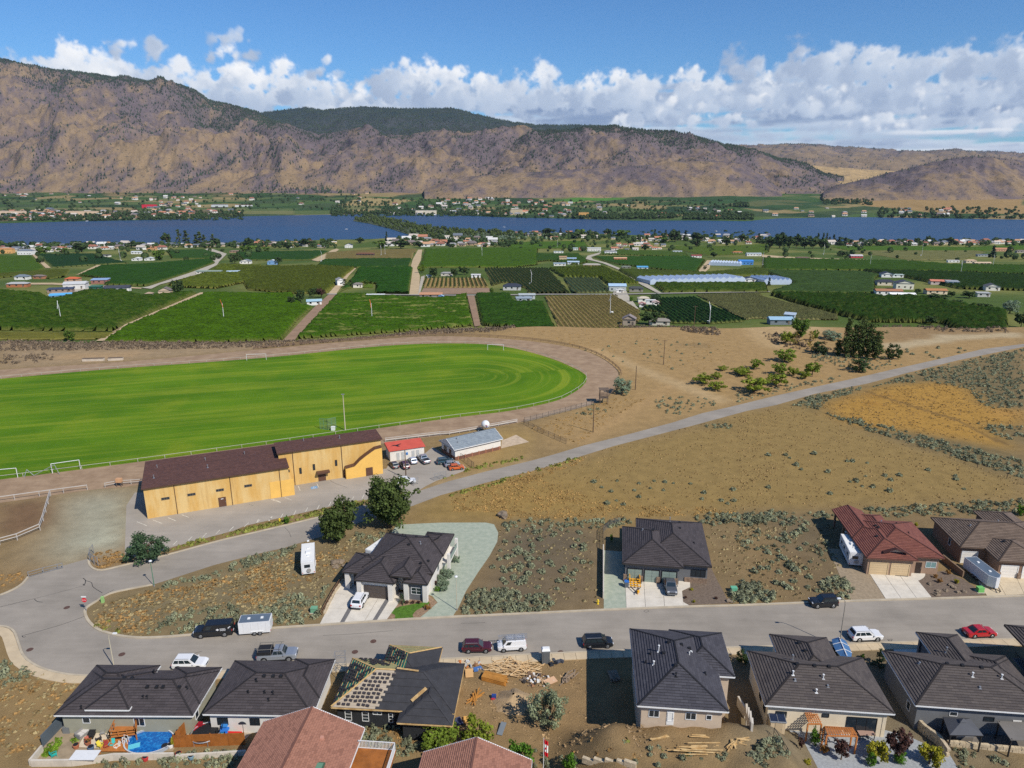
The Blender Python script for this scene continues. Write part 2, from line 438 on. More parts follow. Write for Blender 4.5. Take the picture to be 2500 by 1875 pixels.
def strip(name,pts,w,z,Ma,parent=None,h=0.):

 L=offset_line(pts,w/2);R=offset_line(pts,-w/2);m=MB()
 for i in range(len(pts)-1):
  q=[R[i],R[i+1],L[i+1],L[i]]
  m.face([(p.x,p.y,p.z+z)for p in q])
  if h:
   m.face([(L[i].x,L[i].y,L[i].z+z),(L[i+1].x,L[i+1].y,L[i+1].z+z),(L[i+1].x,L[i+1].y,L[i+1].z+z-h),(L[i].x,L[i].y,L[i].z+z-h)])
   m.face([(R[i+1].x,R[i+1].y,R[i+1].z+z),(R[i].x,R[i].y,R[i].z+z),(R[i].x,R[i].y,R[i].z+z-h),(R[i+1].x,R[i+1].y,R[i+1].z+z-h)])
 return m.build(name,Ma,parent,fix=False)
 # -------------- ground
def col_mat(name,rough=.9,fine=8.,amp=.25,bump=.05,mid=.9,amp2=.2,speck=None):

 m=bpy.data.materials.new(name);m.use_nodes=True;t=m.node_tree;t.nodes.clear();g=G(t)
 o=g.new('ShaderNodeOutputMaterial');b=g.new('ShaderNodeBsdfPrincipled');g.l.new(b.outputs[0],o.inputs[0])
 pos=g.new('ShaderNodeNewGeometry').outputs['Position'];c=g.new('ShaderNodeAttribute',attribute_name='Col').outputs['Color']
 n1=g.noise(pos,fine,5,.7);n2=g.noise(pos,mid,5,.65)
 k=g.m('ADD',g.m('MULTIPLY',g.m('SUBTRACT',n1,.5),amp*2.4),g.m('ADD',g.m('MULTIPLY',g.m('SUBTRACT',n2,.5),amp2*2.6),1.))
 cc=g.mix(1.,c,g.xyz(k,k,k),'MULTIPLY')
 if speck:
  s_=g.ss(g.noise(pos,speck[0],3,.6),speck[1],speck[1]+.08);cc=g.mix(g.m('MULTIPLY',s_,speck[3]),cc,(*speck[2],1))
 g.l.new(cc,b.inputs['Base Color']);b.inputs['Roughness'].default_value=rough;b.inputs['Specular IOR Level'].default_value=.15
 bn=g.new('ShaderNodeBump');bn.inputs['Distance'].default_value=bump;g.l.new(n1,bn.inputs['Height']);g.l.new(bn.outputs[0],b.inputs['Normal'])
 return m
def grid_mesh(name,X,Y,Z,colr,Ma,sm_=True):
 ny,nx=X.shape;idx=np.arange(nx*ny).reshape(ny,nx)
 Fa=np.stack([idx[:-1,:-1],idx[:-1,1:],idx[1:,1:],idx[1:,:-1]],-1).reshape(-1,4)
 me=raw_mesh(name,np.stack([X,Y,Z],-1).reshape(-1,3),Fa,Ma,sm_=sm_)
 a=me.color_attributes.new('Col','FLOAT_COLOR','POINT');c4=np.ones((nx*ny,4),np.float32);c4[:,:3]=colr.reshape(-1,3);a.data.foreach_set('color',c4.ravel())
 return me
def blur(a,n):
 for _ in range(3):
  for ax in(0,1):
   k=np.cumsum(np.insert(np.pad(a,[(n+0,n)if i==ax else(0,0)for i in range(2)],'edge'),0,0,axis=ax),axis=ax)
   sl1=[slice(None)]*2;sl2=[slice(None)]*2;sl1[ax]=slice(2*n+1,None);sl2[ax]=slice(None,-(2*n+1));a=(k[tuple(sl1)]-k[tuple(sl2)])/(2*n+1)
 return a
xs=np.concatenate([np.array([-900,-700,-520,-400,-330]),np.arange(-280,281,1.15),np.array([330,400,520,700,900])])
ys=np.concatenate([np.array([-400,-200,-80,0,30]),np.arange(50,327,1.15),np.linspace(327.5,FOOT_Y+2,24)])
GX,GY=np.meshgrid(xs,ys)
sm=lambda t:np.clip(t,0,1)**2*(3-2*np.clip(t,0,1))
GZ=np.where(GY<76,(1+.22*fbm(GX/3.5,GY/3.5,4))*np.maximum(4.2*sm((74.5-GY)/4.5)*sm((GX-4)/8)*sm((36-GX)/6),2.2*sm((66-GY)/6)),0.)
RIMY=np.interp(GX,EDGE_X,EDGE_V)+1.5*np.sin(GX*.11)+1.1*np.sin(GX*.047+1);_t=np.clip((GY-RIMY)/48,0,1);PLN=FOOT_Z-SLOPE*(np.maximum(GY,RIMY+48)-FOOT_Y)
GZ=np.where(GY>RIMY,_t*PLN-np.where(_t>=1,.5,0),GZ)
AMB=.86
def C_(r,g,b):c=S(r,g,b);return np.array([c[0]*AMB,c[1]*AMB,c[2]*AMB*.92])
ground_col=np.zeros(GX.shape+(3,));ground_col[:]=C_(144,122,90)
wob=fbm(GX/9,GY/9,4)*3.2;wob2=fbm(GX/9+50,GY/9+20,4)*3.2
def Pn(col,k_pts,soft=3,op=1.,wobble=1.,brk=0.):

 poly=path(*k_pts)if isinstance(k_pts[0][1],list)else k_pts
 m=inside([(p[0],p[1])for p in poly],GX+wob*wobble,GY+wob2*wobble).astype(float)
 if soft:m=blur(m,soft)
 if brk:m=m*np.clip(.5+brk*fbm(GX/6+9,GY/6+4,4)*2,0,1)
 m=(m*op)[...,None];ground_col[:]=ground_col*(1-m)+np.asarray(col)*m
Pn(C_(168,139,99),[('A3',W_("0 990 600 960 1700 960 2212 1000")),('A4',W_("0 940 2212 960 2212 1300")),('B5',W_("2212 480 1500 640 700 860 560 640 1050 480 1150 300 700 110 0 60"))],3)
Pn(C_(186,158,120),[('A3',W_("1700 945 2100 1080 2212 1130 2212 950"))],2)
Pn(C_(186,158,120),[('A4',W_("0 945 640 945 560 1000 330 1010 200 1150 0 1130"))],2)
Pn(C_(190,164,128),[('A3',W_("730 1135 1000 1240 1400 1400 1700 1500 1900 1600 1780 1610 1350 1450 1000 1290 700 1165"))],1,.75,.5)
Pn(C_(186,152,108),[('A3',W_("540 1090 760 1180 900 1290 960 1390 1010 1400 960 1270 800 1160"))],1,.8,.4)
Pn(C_(186,152,112),[('B5',W_("860 770 1050 640 1330 480 1480 380 1510 390 1360 500 1080 660 910 780"))],1,.6,.4)
Pn(C_(132,112,84),[('A3',W_("1430 1100 1700 1110 1720 1150 1480 1120"))],1,.6)
Pn(C_(140,116,90),[('A4',W_("1000 940 2100 1000 2212 1010 1500 1080 1000 1090"))],3,.6)
Pn(C_(188,170,142),[('A4',W_("1000 1110 1450 1060 1500 1030 2212 1010 2212 1040 1600 1080 1300 1130 1060 1150"))],1,.9)
Pn(C_(160,138,112),[('A1',W_("0 1100 800 1100 2212 1090 2212 1150 1100 1240 0 1320"))],2)
Pn(C_(126,112,96),[('A1',W_("0 1075 2212 1085 2212 1130 800 1150 0 1160"))],2,.8,brk=.6)
Pn(C_(180,150,116),[('A1',W_("450 1200 1200 1170 1200 1210 500 1240"))],2,.8)
field_px=[('B5',W_("0 1125 600 955 1100 805 1650 660 2000 565 2212 530")),('B6',W_("300 760 560 700 640 790 1000 950 1500 1110 2212 1330")),('Z8',W_("2212 230 1500 260 0 330")),('Z7',[(1100,360),(300,380)]),('Z6',[(1340,880),(1290,760)])]
Pn(C_(150,126,82),field_px,2)
Pn(C_(164,134,78),[('B5',W_("0 1125 700 925 900 870 900 900 500 1060 300 1244 0 1244"))],6,.8)
Pn(C_(164,132,76),[('Z7',W_("0 80 300 40 900 250 1900 290 1900 340 300 375 0 370"))],5,.7)
Pn(C_(112,102,82),[('B5',W_("1660 660 1900 640 1900 680 1680 690"))],2,.7)
Pn(C_(122,108,80),[('B6',W_("420 760 1000 600 1700 430 2212 320 2212 1350 1500 1110 640 800"))],2,.95)
Pn(C_(176,136,70),[('B6',W_("620 760 1000 640 1300 590 1600 580 1800 640 1840 720 1950 780 2212 790 2212 900 1900 900 2050 1020 2212 1120 1900 1060 1500 990 1000 930 700 830"))],2)
Pn(C_(150,104,48),[('B6',W_("860 700 1100 660 1250 710 1120 760 900 740"))],3,.7,brk=.6)
Pn(C_(186,142,84),[('B6',W_("1960 800 2212 780 2212 820 2000 850"))],2,.8)
Pn(C_(104,84,60),[('B6',W_("980 640 1180 700 1700 860 1900 970 2100 1060 2090 1075 1890 990 1690 880 1170 715 980 650"))],0,.55,.2)
Pn(C_(130,117,92),[('Z5',W_("680 1480 830 1440 1200 1360 1700 1210 2212 1070")),('Z6',W_("300 1075 600 1000 900 900 1130 900 1090 980 740 1290 570 1650 0 1700")),('Z1',W_("1480 630 1100 650 860 620 730 570 665 490"))],2)
Pn(C_(128,106,78),[('Z6',W_("380 1120 700 1100 760 1280 600 1310 380 1300"))],3,.8)
Pn(C_(112,100,84),[('Z7',W_("0 400 860 430 870 1060 0 1110")),('Z6',W_("1640 1590 1790 1270 1950 950"))],2)
Pn(C_(150,124,96),[('Z6',W_("1790 1320 1900 1200 1980 1150 1960 1250 1830 1380"))],2,.8)
Pn(C_(148,122,90),[('Z7',W_("480 760 720 700 830 980 700 1060 520 1000"))],4,.75)
Pn(C_(118,104,84),[('Z7',W_("1640 420 2212 430 2212 1010 1830 1020 1700 740")),('Z8',W_("0 330 740 330 800 560 900 1000 0 1030"))],2)
Pn(C_(142,116,84),[('Z8',W_("140 640 420 560 640 800 520 980 300 1010 100 860"))],3,.7)
Pn(C_(122,104,80),[('Z8',W_("730 330 1500 340 2212 260 2212 330 1500 420 900 420"))],2,.8)
Pn(C_(150,124,92),[('Z3',W_("0 850 1000 805 1400 790 2212 780 2212 1659 400 1659 200 1400 0 1300"))],2)
Pn(C_(178,152,118),[('Z3',W_("380 1060 600 1050 620 1150 400 1180"))],2,.8)
Pn(C_(122,98,72),[('Z3',W_("1150 1240 1330 1270 1500 1420 1300 1400"))],2,.7)
Pn(C_(156,130,92),[('Z1',W_("0 620 100 800 500 980 640 990 420 1250 200 1659 0 1659"))],2)
Pn(C_(148,108,62),[('Z1',W_("150 980 520 1000 450 1130 250 1100"))],4,.8,brk=.5)
Pn(C_(128,116,98),[('Z4',W_("0 740 2212 700 2212 1659 0 1659"))],2)
Pn(C_(112,94,76),[('Z4',W_("800 745 1180 735 1300 800 900 860"))],1)
Pn(C_(112,98,84),[('Z4',W_("1780 712 2120 705 2150 830 1830 800"))],1)
Pn(C_(150,128,98),[('Z5',W_("0 700 1110 580 960 1160 690 1190 220 1290 0 1440"))],2)
Pn(C_(168,166,152),[('Z5',W_("480 680 1040 620 970 740 960 1100 700 1160 420 1180 480 980 440 800"))],3,1.)
Pn(C_(196,198,182),[('Z5',W_("930 670 980 680 960 860 950 1080 620 1160 640 1080 860 930 880 820"))],2,.75,brk=.8)
Pn(C_(126,100,78),[('Z5',W_("0 720 390 665 315 915 110 1000 0 1015"))],1)
Pn(C_(150,104,58),[('Z5',W_("700 1120 850 1080 950 1090 960 1160 1100 1160 780 1230 700 1190"))],2,.8)
Pn(C_(140,100,58),[('Z5',W_("0 1270 180 1240 200 1290 80 1380 0 1410"))],2,.8)
Pn(C_(132,112,76),[('Z5',W_("1330 1090 2212 870 2212 840 1330 1040"))],1,.8)
Pn(C_(170,142,92),[('Z6',W_("1400 240 2000 140 2212 190 2212 380 1700 510 1640 420 1980 300"))],2,.8)
Pn(C_(180,142,106),[('Z6',W_("1640 400 1800 370 1860 400 1700 450"))],2,.8)
Pn(C_(184,160,130),[('Z6',W_("1390 590 2212 390 2212 440 1500 620 1300 700 1290 650"))],1,.7)
GROUND_M=col_mat('dry_soil',.95,5.5,.34,.12,.35,.32)
gme=grid_mesh('ground',GX,GY,GZ,ground_col,GROUND_M)
ground=tag(link('ground',gme),'dry tan soil and grass of the whole bench','ground',kind='structure')
vx=np.linspace(-2600,2600,260);vy=np.concatenate([np.linspace(330,1000,60),np.linspace(1012,1580,30),np.linspace(1590,2250,90)])
VX,VY=np.meshgrid(vx,vy);VZ=FOOT_Z-SLOPE*(VY-FOOT_Y)-.3;VZ=np.where(VY>1500,np.maximum(VZ,Lz+.6),VZ);VZ=np.where(VY>np.interp(VX/VY,NS_R,NS_Y),Lz-6,VZ)
vn=fbm(VX/120,VY/160,4);vc=C_(80,100,44)[None,None]*(1-sm(vn*1.6+.4))[...,None]+C_(124,126,70)[None,None]*sm(vn*1.6+.4)[...,None]
VALLEY_M=col_mat('valley_grass',.95,.9,.3,.3,.08,.25)
tag(link('valley_terrain',grid_mesh('valley_terrain',VX,VY,VZ,vc,VALLEY_M)),'gentle grassy valley slope running down to the lake','terrain',kind='structure')
def water_mat():
 m=bpy.data.materials.new('lake_water');m.use_nodes=True;t=m.node_tree;t.nodes.clear();g=G(t)
 o=g.new('ShaderNodeOutputMaterial');b=g.new('ShaderNodeBsdfPrincipled');g.l.new(b.outputs[0],o.inputs[0])
 pos=g.new('ShaderNodeNewGeometry').outputs['Position'];p=g.v('MULTIPLY',pos,(.35,1.,1.))
 n=g.noise(p,.035,3,.6);n2=g.noise(g.v('MULTIPLY',pos,(.2,1,1)),.004,4,.6)
 c=g.mix(g.ss(n2,.35,.65),(.018,.050,.110,1),(.028,.068,.135,1));g.l.new(c,b.inputs['Base Color'])
 b.inputs['Specular IOR Level'].default_value=.22;g.l.new(g.ss(n2,.3,.7,.32,.42),b.inputs['Roughness'])
 bn=g.new('ShaderNodeBump');bn.inputs['Strength'].default_value=.35;bn.inputs['Distance'].default_value=1.2;g.l.new(n,bn.inputs['Height']);g.l.new(bn.outputs[0],b.inputs['Normal'])
 return m
lk=MB();lk.face([(-3600,1560,Lz),(3600,1560,Lz),(3600,3600,Lz),(-3600,3600,Lz)])
tag(lk.build('lake',water_mat()),'long dark blue lake lying across the valley','lake',kind='structure')
shore=W_("-420 553 0 545 200 540 400 536 600 528 850 523 1080 524 1240 531 1400 534 1560 539 1700 538 1820 540 1900 533 2100 530 2300 533 2500 536 2920 537")
sh=[Qz('S',x,y,Lz)for x,y in shore];sr=np.array([p.x/p.y for p in sh]);sy=np.array([p.y for p in sh]);FOOT2=4550.
def far_h(x,y):
 Ys=np.interp(np.asarray(x)/np.asarray(y),sr,sy);return np.where(y>Ys,Lz+.5+(y-Ys)/(FOOT2-Ys)*74.,Lz-4)
def Qf(k,x,y,lift=0.):
 d=ray(*px(k,x,y));T=np.linspace(2000,6000,1600);hz=CAM_H+d[2]*T-far_h(d[0]*T,d[1]*T);i=int(np.argmax(hz<0))if(hz<0).any()else 1100
 t=T[i];return Vc((d[0]*t,d[1]*t,float(far_h(d[0]*t,d[1]*t))+lift))
fr=np.linspace(sr[0],sr[-1],330);fv=np.concatenate([[-.02,0.],np.linspace(.004,1.,90),[1.25]])
FR,FV=np.meshgrid(fr,fv);FYs=np.interp(FR,sr,sy);FY=FYs+(FOOT2-FYs)*FV;FX=FR*FY
FZ=np.where(FV>=0,Lz+.5+FV*74.,Lz-4)+fbm(FX/260,FY/260,4)*9*np.clip(FV*4,0,1)*np.clip((1.3-FV)*3,0,1)
ang=.35;U_=FX*math.cos(ang)+FY*math.sin(ang);V_=-FX*math.sin(ang)+FY*math.cos(ang)
ci=np.floor(U_/210+perlin(U_/500,V_/500)*.8).astype(int);cj=np.floor(V_/150+perlin(U_/400+7,V_/400)*.8).astype(int)
hsh=(np.abs(np.sin(ci*127.1+cj*311.7)*43758.5453))%1.
pal=np.array([C_(56,82,44),C_(48,72,40),C_(74,98,52),C_(62,90,44),C_(114,116,76),C_(88,104,60),C_(146,130,92),C_(66,84,52)])
fc=pal[np.clip((hsh*len(pal)).astype(int),0,len(pal)-1)]
dry=sm((FV-.85+fbm(FX/300,FY/300,4)*.5)/.3);fc=fc*(1-dry[...,None])+C_(150,126,94)*dry[...,None]
def Fp(col,pts,op=1.):
 P_=[Qf(k,x,y)for k,x,y in pts];m=inside([(p.x,p.y)for p in P_],FX,FY).astype(float);m=(m*op)[...,None];fc[:]=fc*(1-m)+col*m
Fp(C_(160,132,90),[('C8',1330,765),('C8',1600,745),('C8',2212,770),('C8',2212,835),('C8',1900,835),('C8',1500,800)])
Fp(C_(84,128,52),[('C8',210,775),('C8',330,755),('C8',430,750),('C8',490,775),('C8',250,788)])
Fp(C_(52,82,46),[('C8',500,765),('C8',880,748),('C8',1080,760),('C8',1400,790),('C8',1450,805),('C8',1000,800),('C8',640,800)],.7)
Fp(C_(46,70,42),[('C8',660,805),('C8',950,800),('C8',850,828),('C8',640,828)])
Fp(C_(160,142,100),[('C7',1460,800),('C7',1560,765),('C7',1800,778),('C7',1700,800)])
Fp(C_(132,132,84),[('C7',1640,715),('C7',1760,685),('C7',1790,700),('C7',1700,722)])
Fp(C_(120,104,84),[('C7',0,835),('C7',900,815),('C7',1000,835),('C7',300,855),('C7',0,868)],.7)
FAR_M=col_mat('far_bank_fields',.95,.12,.35,2.,.02,.25)
tag(link('far_bank_terrain',grid_mesh('far_bank_terrain',FX,FY,FZ,fc,FAR_M)),'green and tan fields on the opposite bank of the lake','terrain',kind='structure')
spit=W_("862 540 868 531 905 527 960 536 1010 547 1080 558 1150 564 1260 568 1300 576 1040 582 1000 574 950 558 900 546")
SPIT=[Qz('S',x,y,Lz)for x,y in spit]
tag(Sh('spit_land',[(p.x,p.y)for p in SPIT],Lz+.9,mat('spit_scrub',C_(74,84,58),.95,.4,.02,.6,.05),th=2.),'narrow wooded spit reaching into the lake','land',kind='structure')
# -------------- mountains
ROCK=C_(108,96,104);GRASS=C_(146,124,101);SCRUB_SHADE=C_(64,66,60);PALE=C_(186,158,118)  # slope tones; broad dark rock and scrub also stand in for relief shading
MOUNT_M=col_mat('mountain_slope',.95,.05,.40,7.,.009,.30,speck=(.05,.58,C_(66,64,60),.7))
CONE_V=[];CONE_N=6
def cone_template():
 v=[];f=[]
 for(z0,z1,r)in((.12,.7,.24),(.42,1.,.16)):
  i=len(v)
  for j in range(5):a=2*PI*j/5;v.append((r*math.cos(a),r*math.sin(a),z0))
  v.append((0,0,z1))
  for j in range(5):f.append((i+j,i+(j+1)%5,i+5))
 return np.array(v),np.array(f)
CT_V,CT_F=cone_template()
PINE_M=mat('conifer_green',C_(50,64,50),.95,.3,.004,tint=.35)
def mountain(name,lb,sil,D_ridge,D_base,z_base,nu=260,nv=90,rough=70.,prof=1.25,dark=0.,dark_top=0.,rockness=.5,trees=0,tree_top=0.,tree_h=(10,18),seed=0.,back=900.,palette=None,gully=1.):
 xs_=np.array([p[0]for p in sil],float);ys_=np.array([p[1]for p in sil],float)
 u=np.linspace(xs_[0],xs_[-1],nu);row=np.interp(u,xs_,ys_);row=row+perlin(u/14+seed,u*0+seed)*2.2+perlin(u/5+seed,u*0+3)*.9
 Dr=D_ridge if np.isscalar(D_ridge)else np.interp(u,xs_,D_ridge)
 R=np.zeros(nu);ZR=np.zeros(nu)
 for i in range(nu):
  d=ray(u[i],row[i]);R[i]=d[0]/d[1];t=(Dr if np.isscalar(Dr)else Dr[i])/d[1];ZR[i]=CAM_H+d[2]*t
 v=np.concatenate([np.linspace(0,1,nv),[1.15,1.6]]);v[0]=-.06
 U,Vv=np.meshgrid(np.arange(nu),v);Rr=R[U];DR=(np.full(nu,Dr)if np.isscalar(Dr)else Dr)[U]
 Yd=D_base+(DR-D_base)*np.minimum(Vv,1.)+np.maximum(Vv-1,0)*back*2;X=Rr*Yd
 vv=np.clip(Vv,0.,1.);hgt=(ZR[U]-z_base)*(.55*vv**prof+.45*vv)
 env=np.clip(vv*5,0,1)*np.clip((1-vv)*4.5,0.,1)**.8
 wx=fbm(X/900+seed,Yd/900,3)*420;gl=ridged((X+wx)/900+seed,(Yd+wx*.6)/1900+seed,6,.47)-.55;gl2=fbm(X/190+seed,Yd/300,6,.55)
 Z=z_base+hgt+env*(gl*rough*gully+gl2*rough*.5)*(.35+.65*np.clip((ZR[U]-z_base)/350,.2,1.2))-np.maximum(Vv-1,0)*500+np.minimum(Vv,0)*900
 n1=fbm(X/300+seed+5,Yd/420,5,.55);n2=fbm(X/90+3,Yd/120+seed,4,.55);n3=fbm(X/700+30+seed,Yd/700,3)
 P0,P1,P2=palette or(GRASS,ROCK,SCRUB_SHADE)
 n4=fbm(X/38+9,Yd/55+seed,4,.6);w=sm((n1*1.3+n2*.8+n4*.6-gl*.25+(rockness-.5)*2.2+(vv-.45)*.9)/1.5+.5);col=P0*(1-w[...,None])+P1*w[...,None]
 wd=np.clip(dark+dark_top*sm((vv-.62+n3*.25)/.3)+np.clip(-gl-.08,0,1)*.95+np.clip(n2+n4*.5-.2,0,1)*.6,0,1)  # gullies darkened: shrubs plus relief shade painted into the slope colour
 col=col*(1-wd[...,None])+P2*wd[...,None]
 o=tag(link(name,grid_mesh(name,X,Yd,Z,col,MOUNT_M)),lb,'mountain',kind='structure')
 if trees:
  m=trees*3;iu=rng.uniform(0,nu-1.01,m);iv=rng.uniform(.02,nv-1.01,m);a,b=iu.astype(int),iv.astype(int);fa,fb=iu-a,iv-b
  def smp(Q):return(Q[b,a]*(1-fa)+Q[b,a+1]*fa)*(1-fb)+(Q[b+1,a]*(1-fa)+Q[b+1,a+1]*fa)*fb
  x,y,z,wdv,vvs,nn=smp(X),smp(Yd),smp(Z),smp(wd),smp(vv),smp(n1)
  pr=np.clip(.10+wdv*1.1+tree_top*sm((vvs-.55)/.35)+nn*.5,0,1)**1.5;keep=rng.random(m)<pr;x,y,z=x[keep][:trees],y[keep][:trees],z[keep][:trees]
  hs=rng.uniform(tree_h[0],tree_h[1],len(x));P_=np.stack([x,y,z-.5],1)
  me=scatter_mesh('conifer_forest',CT_V*np.array([1.25,1.25,1]),CT_F,P_,hs,rng.uniform(0,6.28,len(x)),PINE_M,rng.random(len(x)))
  tag(link('conifer_forest',me),'scattered conifers on '+lb,'forest',kind='stuff')
 return o
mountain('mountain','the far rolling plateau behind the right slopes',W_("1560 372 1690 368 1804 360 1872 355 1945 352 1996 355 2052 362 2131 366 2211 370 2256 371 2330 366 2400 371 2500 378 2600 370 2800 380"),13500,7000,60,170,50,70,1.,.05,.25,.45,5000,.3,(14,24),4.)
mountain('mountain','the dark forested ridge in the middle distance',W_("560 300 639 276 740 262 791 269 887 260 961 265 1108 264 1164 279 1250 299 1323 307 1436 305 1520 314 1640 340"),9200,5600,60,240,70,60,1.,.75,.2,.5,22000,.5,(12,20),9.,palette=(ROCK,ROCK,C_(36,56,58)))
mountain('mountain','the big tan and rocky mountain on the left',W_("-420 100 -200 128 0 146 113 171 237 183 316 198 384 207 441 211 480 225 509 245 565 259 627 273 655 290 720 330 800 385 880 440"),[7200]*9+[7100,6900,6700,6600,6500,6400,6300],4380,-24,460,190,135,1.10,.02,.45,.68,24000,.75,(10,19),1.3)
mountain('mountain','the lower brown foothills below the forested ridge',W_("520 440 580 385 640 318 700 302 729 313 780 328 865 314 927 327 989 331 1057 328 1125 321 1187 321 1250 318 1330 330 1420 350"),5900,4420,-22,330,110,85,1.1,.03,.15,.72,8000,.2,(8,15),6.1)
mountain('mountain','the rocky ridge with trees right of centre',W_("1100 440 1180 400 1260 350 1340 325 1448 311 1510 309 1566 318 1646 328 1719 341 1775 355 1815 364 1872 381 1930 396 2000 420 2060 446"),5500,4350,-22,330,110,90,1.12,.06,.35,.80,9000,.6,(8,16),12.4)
mountain('mountain','the pale grass saddle left of the right hill',W_("1700 400 1780 392 1900 398 2040 408 2150 416 2300 425"),6400,4500,-20,120,40,30,1.,0.,0.,.15,200,0.,(8,12),2.2,palette=(PALE,GRASS,SCRUB_SHADE))
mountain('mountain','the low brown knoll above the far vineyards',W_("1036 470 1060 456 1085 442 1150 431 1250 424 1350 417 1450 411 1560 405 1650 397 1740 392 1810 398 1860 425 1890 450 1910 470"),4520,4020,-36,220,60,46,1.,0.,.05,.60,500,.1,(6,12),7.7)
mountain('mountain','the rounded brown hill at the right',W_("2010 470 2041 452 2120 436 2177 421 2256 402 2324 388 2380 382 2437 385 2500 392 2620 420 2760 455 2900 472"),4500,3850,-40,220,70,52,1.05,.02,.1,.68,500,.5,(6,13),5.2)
# -------------- track, roads, yards
def striped_grass():
 m=bpy.data.materials.new('infield_turf');m.use_nodes=True;t=m.node_tree;t.nodes.clear();g=G(t)
 o=g.new('ShaderNodeOutputMaterial');b=g.new('ShaderNodeBsdfPrincipled');g.l.new(b.outputs[0],o.inputs[0])
 pos=g.new('ShaderNodeNewGeometry').outputs['Position']
 c=Qz('B5',150,330);A_=math.radians(16)
 p=g.v('SUBTRACT',pos,(c.x,c.y,0));q=g.sep(p)
 xr=g.m('ADD',g.m('MULTIPLY',q[0],math.cos(A_)),g.m('MULTIPLY',q[1],math.sin(A_)));yr=g.m('SUBTRACT',g.m('MULTIPLY',q[1],math.cos(A_)),g.m('MULTIPLY',q[0],math.sin(A_)))
 xp=g.m('MAXIMUM',xr,0.);rad=g.m('SQRT',g.m('ADD',g.m('MULTIPLY',xp,xp),g.m('MULTIPLY',yr,yr)))
 sgn=g.m('MULTIPLY',g.m('SIGN',yr),rad)
 along=g.m('MULTIPLY',xr,.014)
 ln=g.noise(g.xyz(along,g.m('MULTIPLY',sgn,.42),0.),1.,6,.8)
 ln2=g.noise(g.xyz(g.m('MULTIPLY',along,.6),g.m('MULTIPLY',sgn,.16),4.),1.,3,.6)
 big=g.noise(pos,.035,4,.6)
 near_end=g.ss(xr,5.,45.,.6,1.)
 y=g.m('MULTIPLY',g.ss(g.m('ADD',g.m('MULTIPLY',ln,.6),g.m('MULTIPLY',ln2,.4)),.46,.60),near_end)
 base=g.mix(g.ss(big,.35,.65),(*[v*.9 for v in S(76,114,18)],1),(*[v*.9 for v in S(92,128,22)],1))
 base=g.mix(g.m('MULTIPLY',g.ss(g.noise(pos,.05,4,.6,out=0),.52,.72),.5),base,(*[v*.9 for v in S(126,142,34)],1))
 cc=g.mix(g.m('MULTIPLY',y,.7),base,(*[v*.9 for v in S(146,158,48)],1))
 fn=g.noise(pos,1.6,5,.8);k=g.m('ADD',g.m('MULTIPLY',fn,.9),.55);cc=g.mix(1.,cc,g.xyz(k,k,k),'MULTIPLY')
 g.l.new(cc,b.inputs['Base Color']);b.inputs['Roughness'].default_value=.9;b.inputs['Specular IOR Level'].default_value=.1
 bn=g.new('ShaderNodeBump');bn.inputs['Distance'].default_value=.08;g.l.new(fn,bn.inputs['Height']);g.l.new(bn.outputs[0],b.inputs['Normal'])
 return m
def dirt_track():
 m=bpy.data.materials.new('track_dirt');m.use_nodes=True;t=m.node_tree;t.nodes.clear();g=G(t)
 o=g.new('ShaderNodeOutputMaterial');b=g.new('ShaderNodeBsdfPrincipled');g.l.new(b.outputs[0],o.inputs[0])
 pos=g.new('ShaderNodeNewGeometry').outputs['Position'];n=g.noise(pos,.25,5,.65);n2=g.noise(pos,3.,4,.6);n3=g.noise(g.v('MULTIPLY',pos,(.08,.9,1)),1.,4,.6)
 c=g.mix(g.ss(n,.3,.7),(*[v*.9 for v in S(146,120,94)],1),(*[v*.9 for v in S(170,144,116)],1));c=g.mix(g.m('MULTIPLY',g.ss(n3,.5,.7),.35),c,(*[v*.9 for v in S(120,96,76)],1))
 k=g.m('ADD',g.m('MULTIPLY',n2,.4),.8);g.l.new(g.mix(1.,c,g.xyz(k,k,k),'MULTIPLY'),b.inputs['Base Color']);b.inputs['Roughness'].default_value=.95
 return m
out_up=[('S',W_("-260 925 0 903 318 882 640 853 851 834 1025 822 1141 822 1240 828 1327 837 1414 853 1471 876 1503 899 1510 921 1501 944 1483 966 1443 988 1353 1010 1281 1029 1100 1060 940 1082 650 1130 348 1183 215 1197 0 1228 -260 1262"))]
inn_up=[('S',W_("-260 948 0 925 260 902 640 874 909 847 1054 839 1170 840 1240 848 1298 861 1356 879 1402 899 1425 912 1433 922 1426 939 1400 959 1353 980 1245 1003 1100 1021 923 1046 676 1082 269 1137 0 1171 -260 1202"))]
OUTER=spline(path(*out_up),5);INNER=spline(path(*inn_up),5)
Sh('track',OUTER,.02,dirt_track(),lb='oval dirt racing track round the green infield',cat='track')
Sh('infield_lawn',INNER,.045,striped_grass(),lb='mown green infield inside the dirt track',cat='lawn')
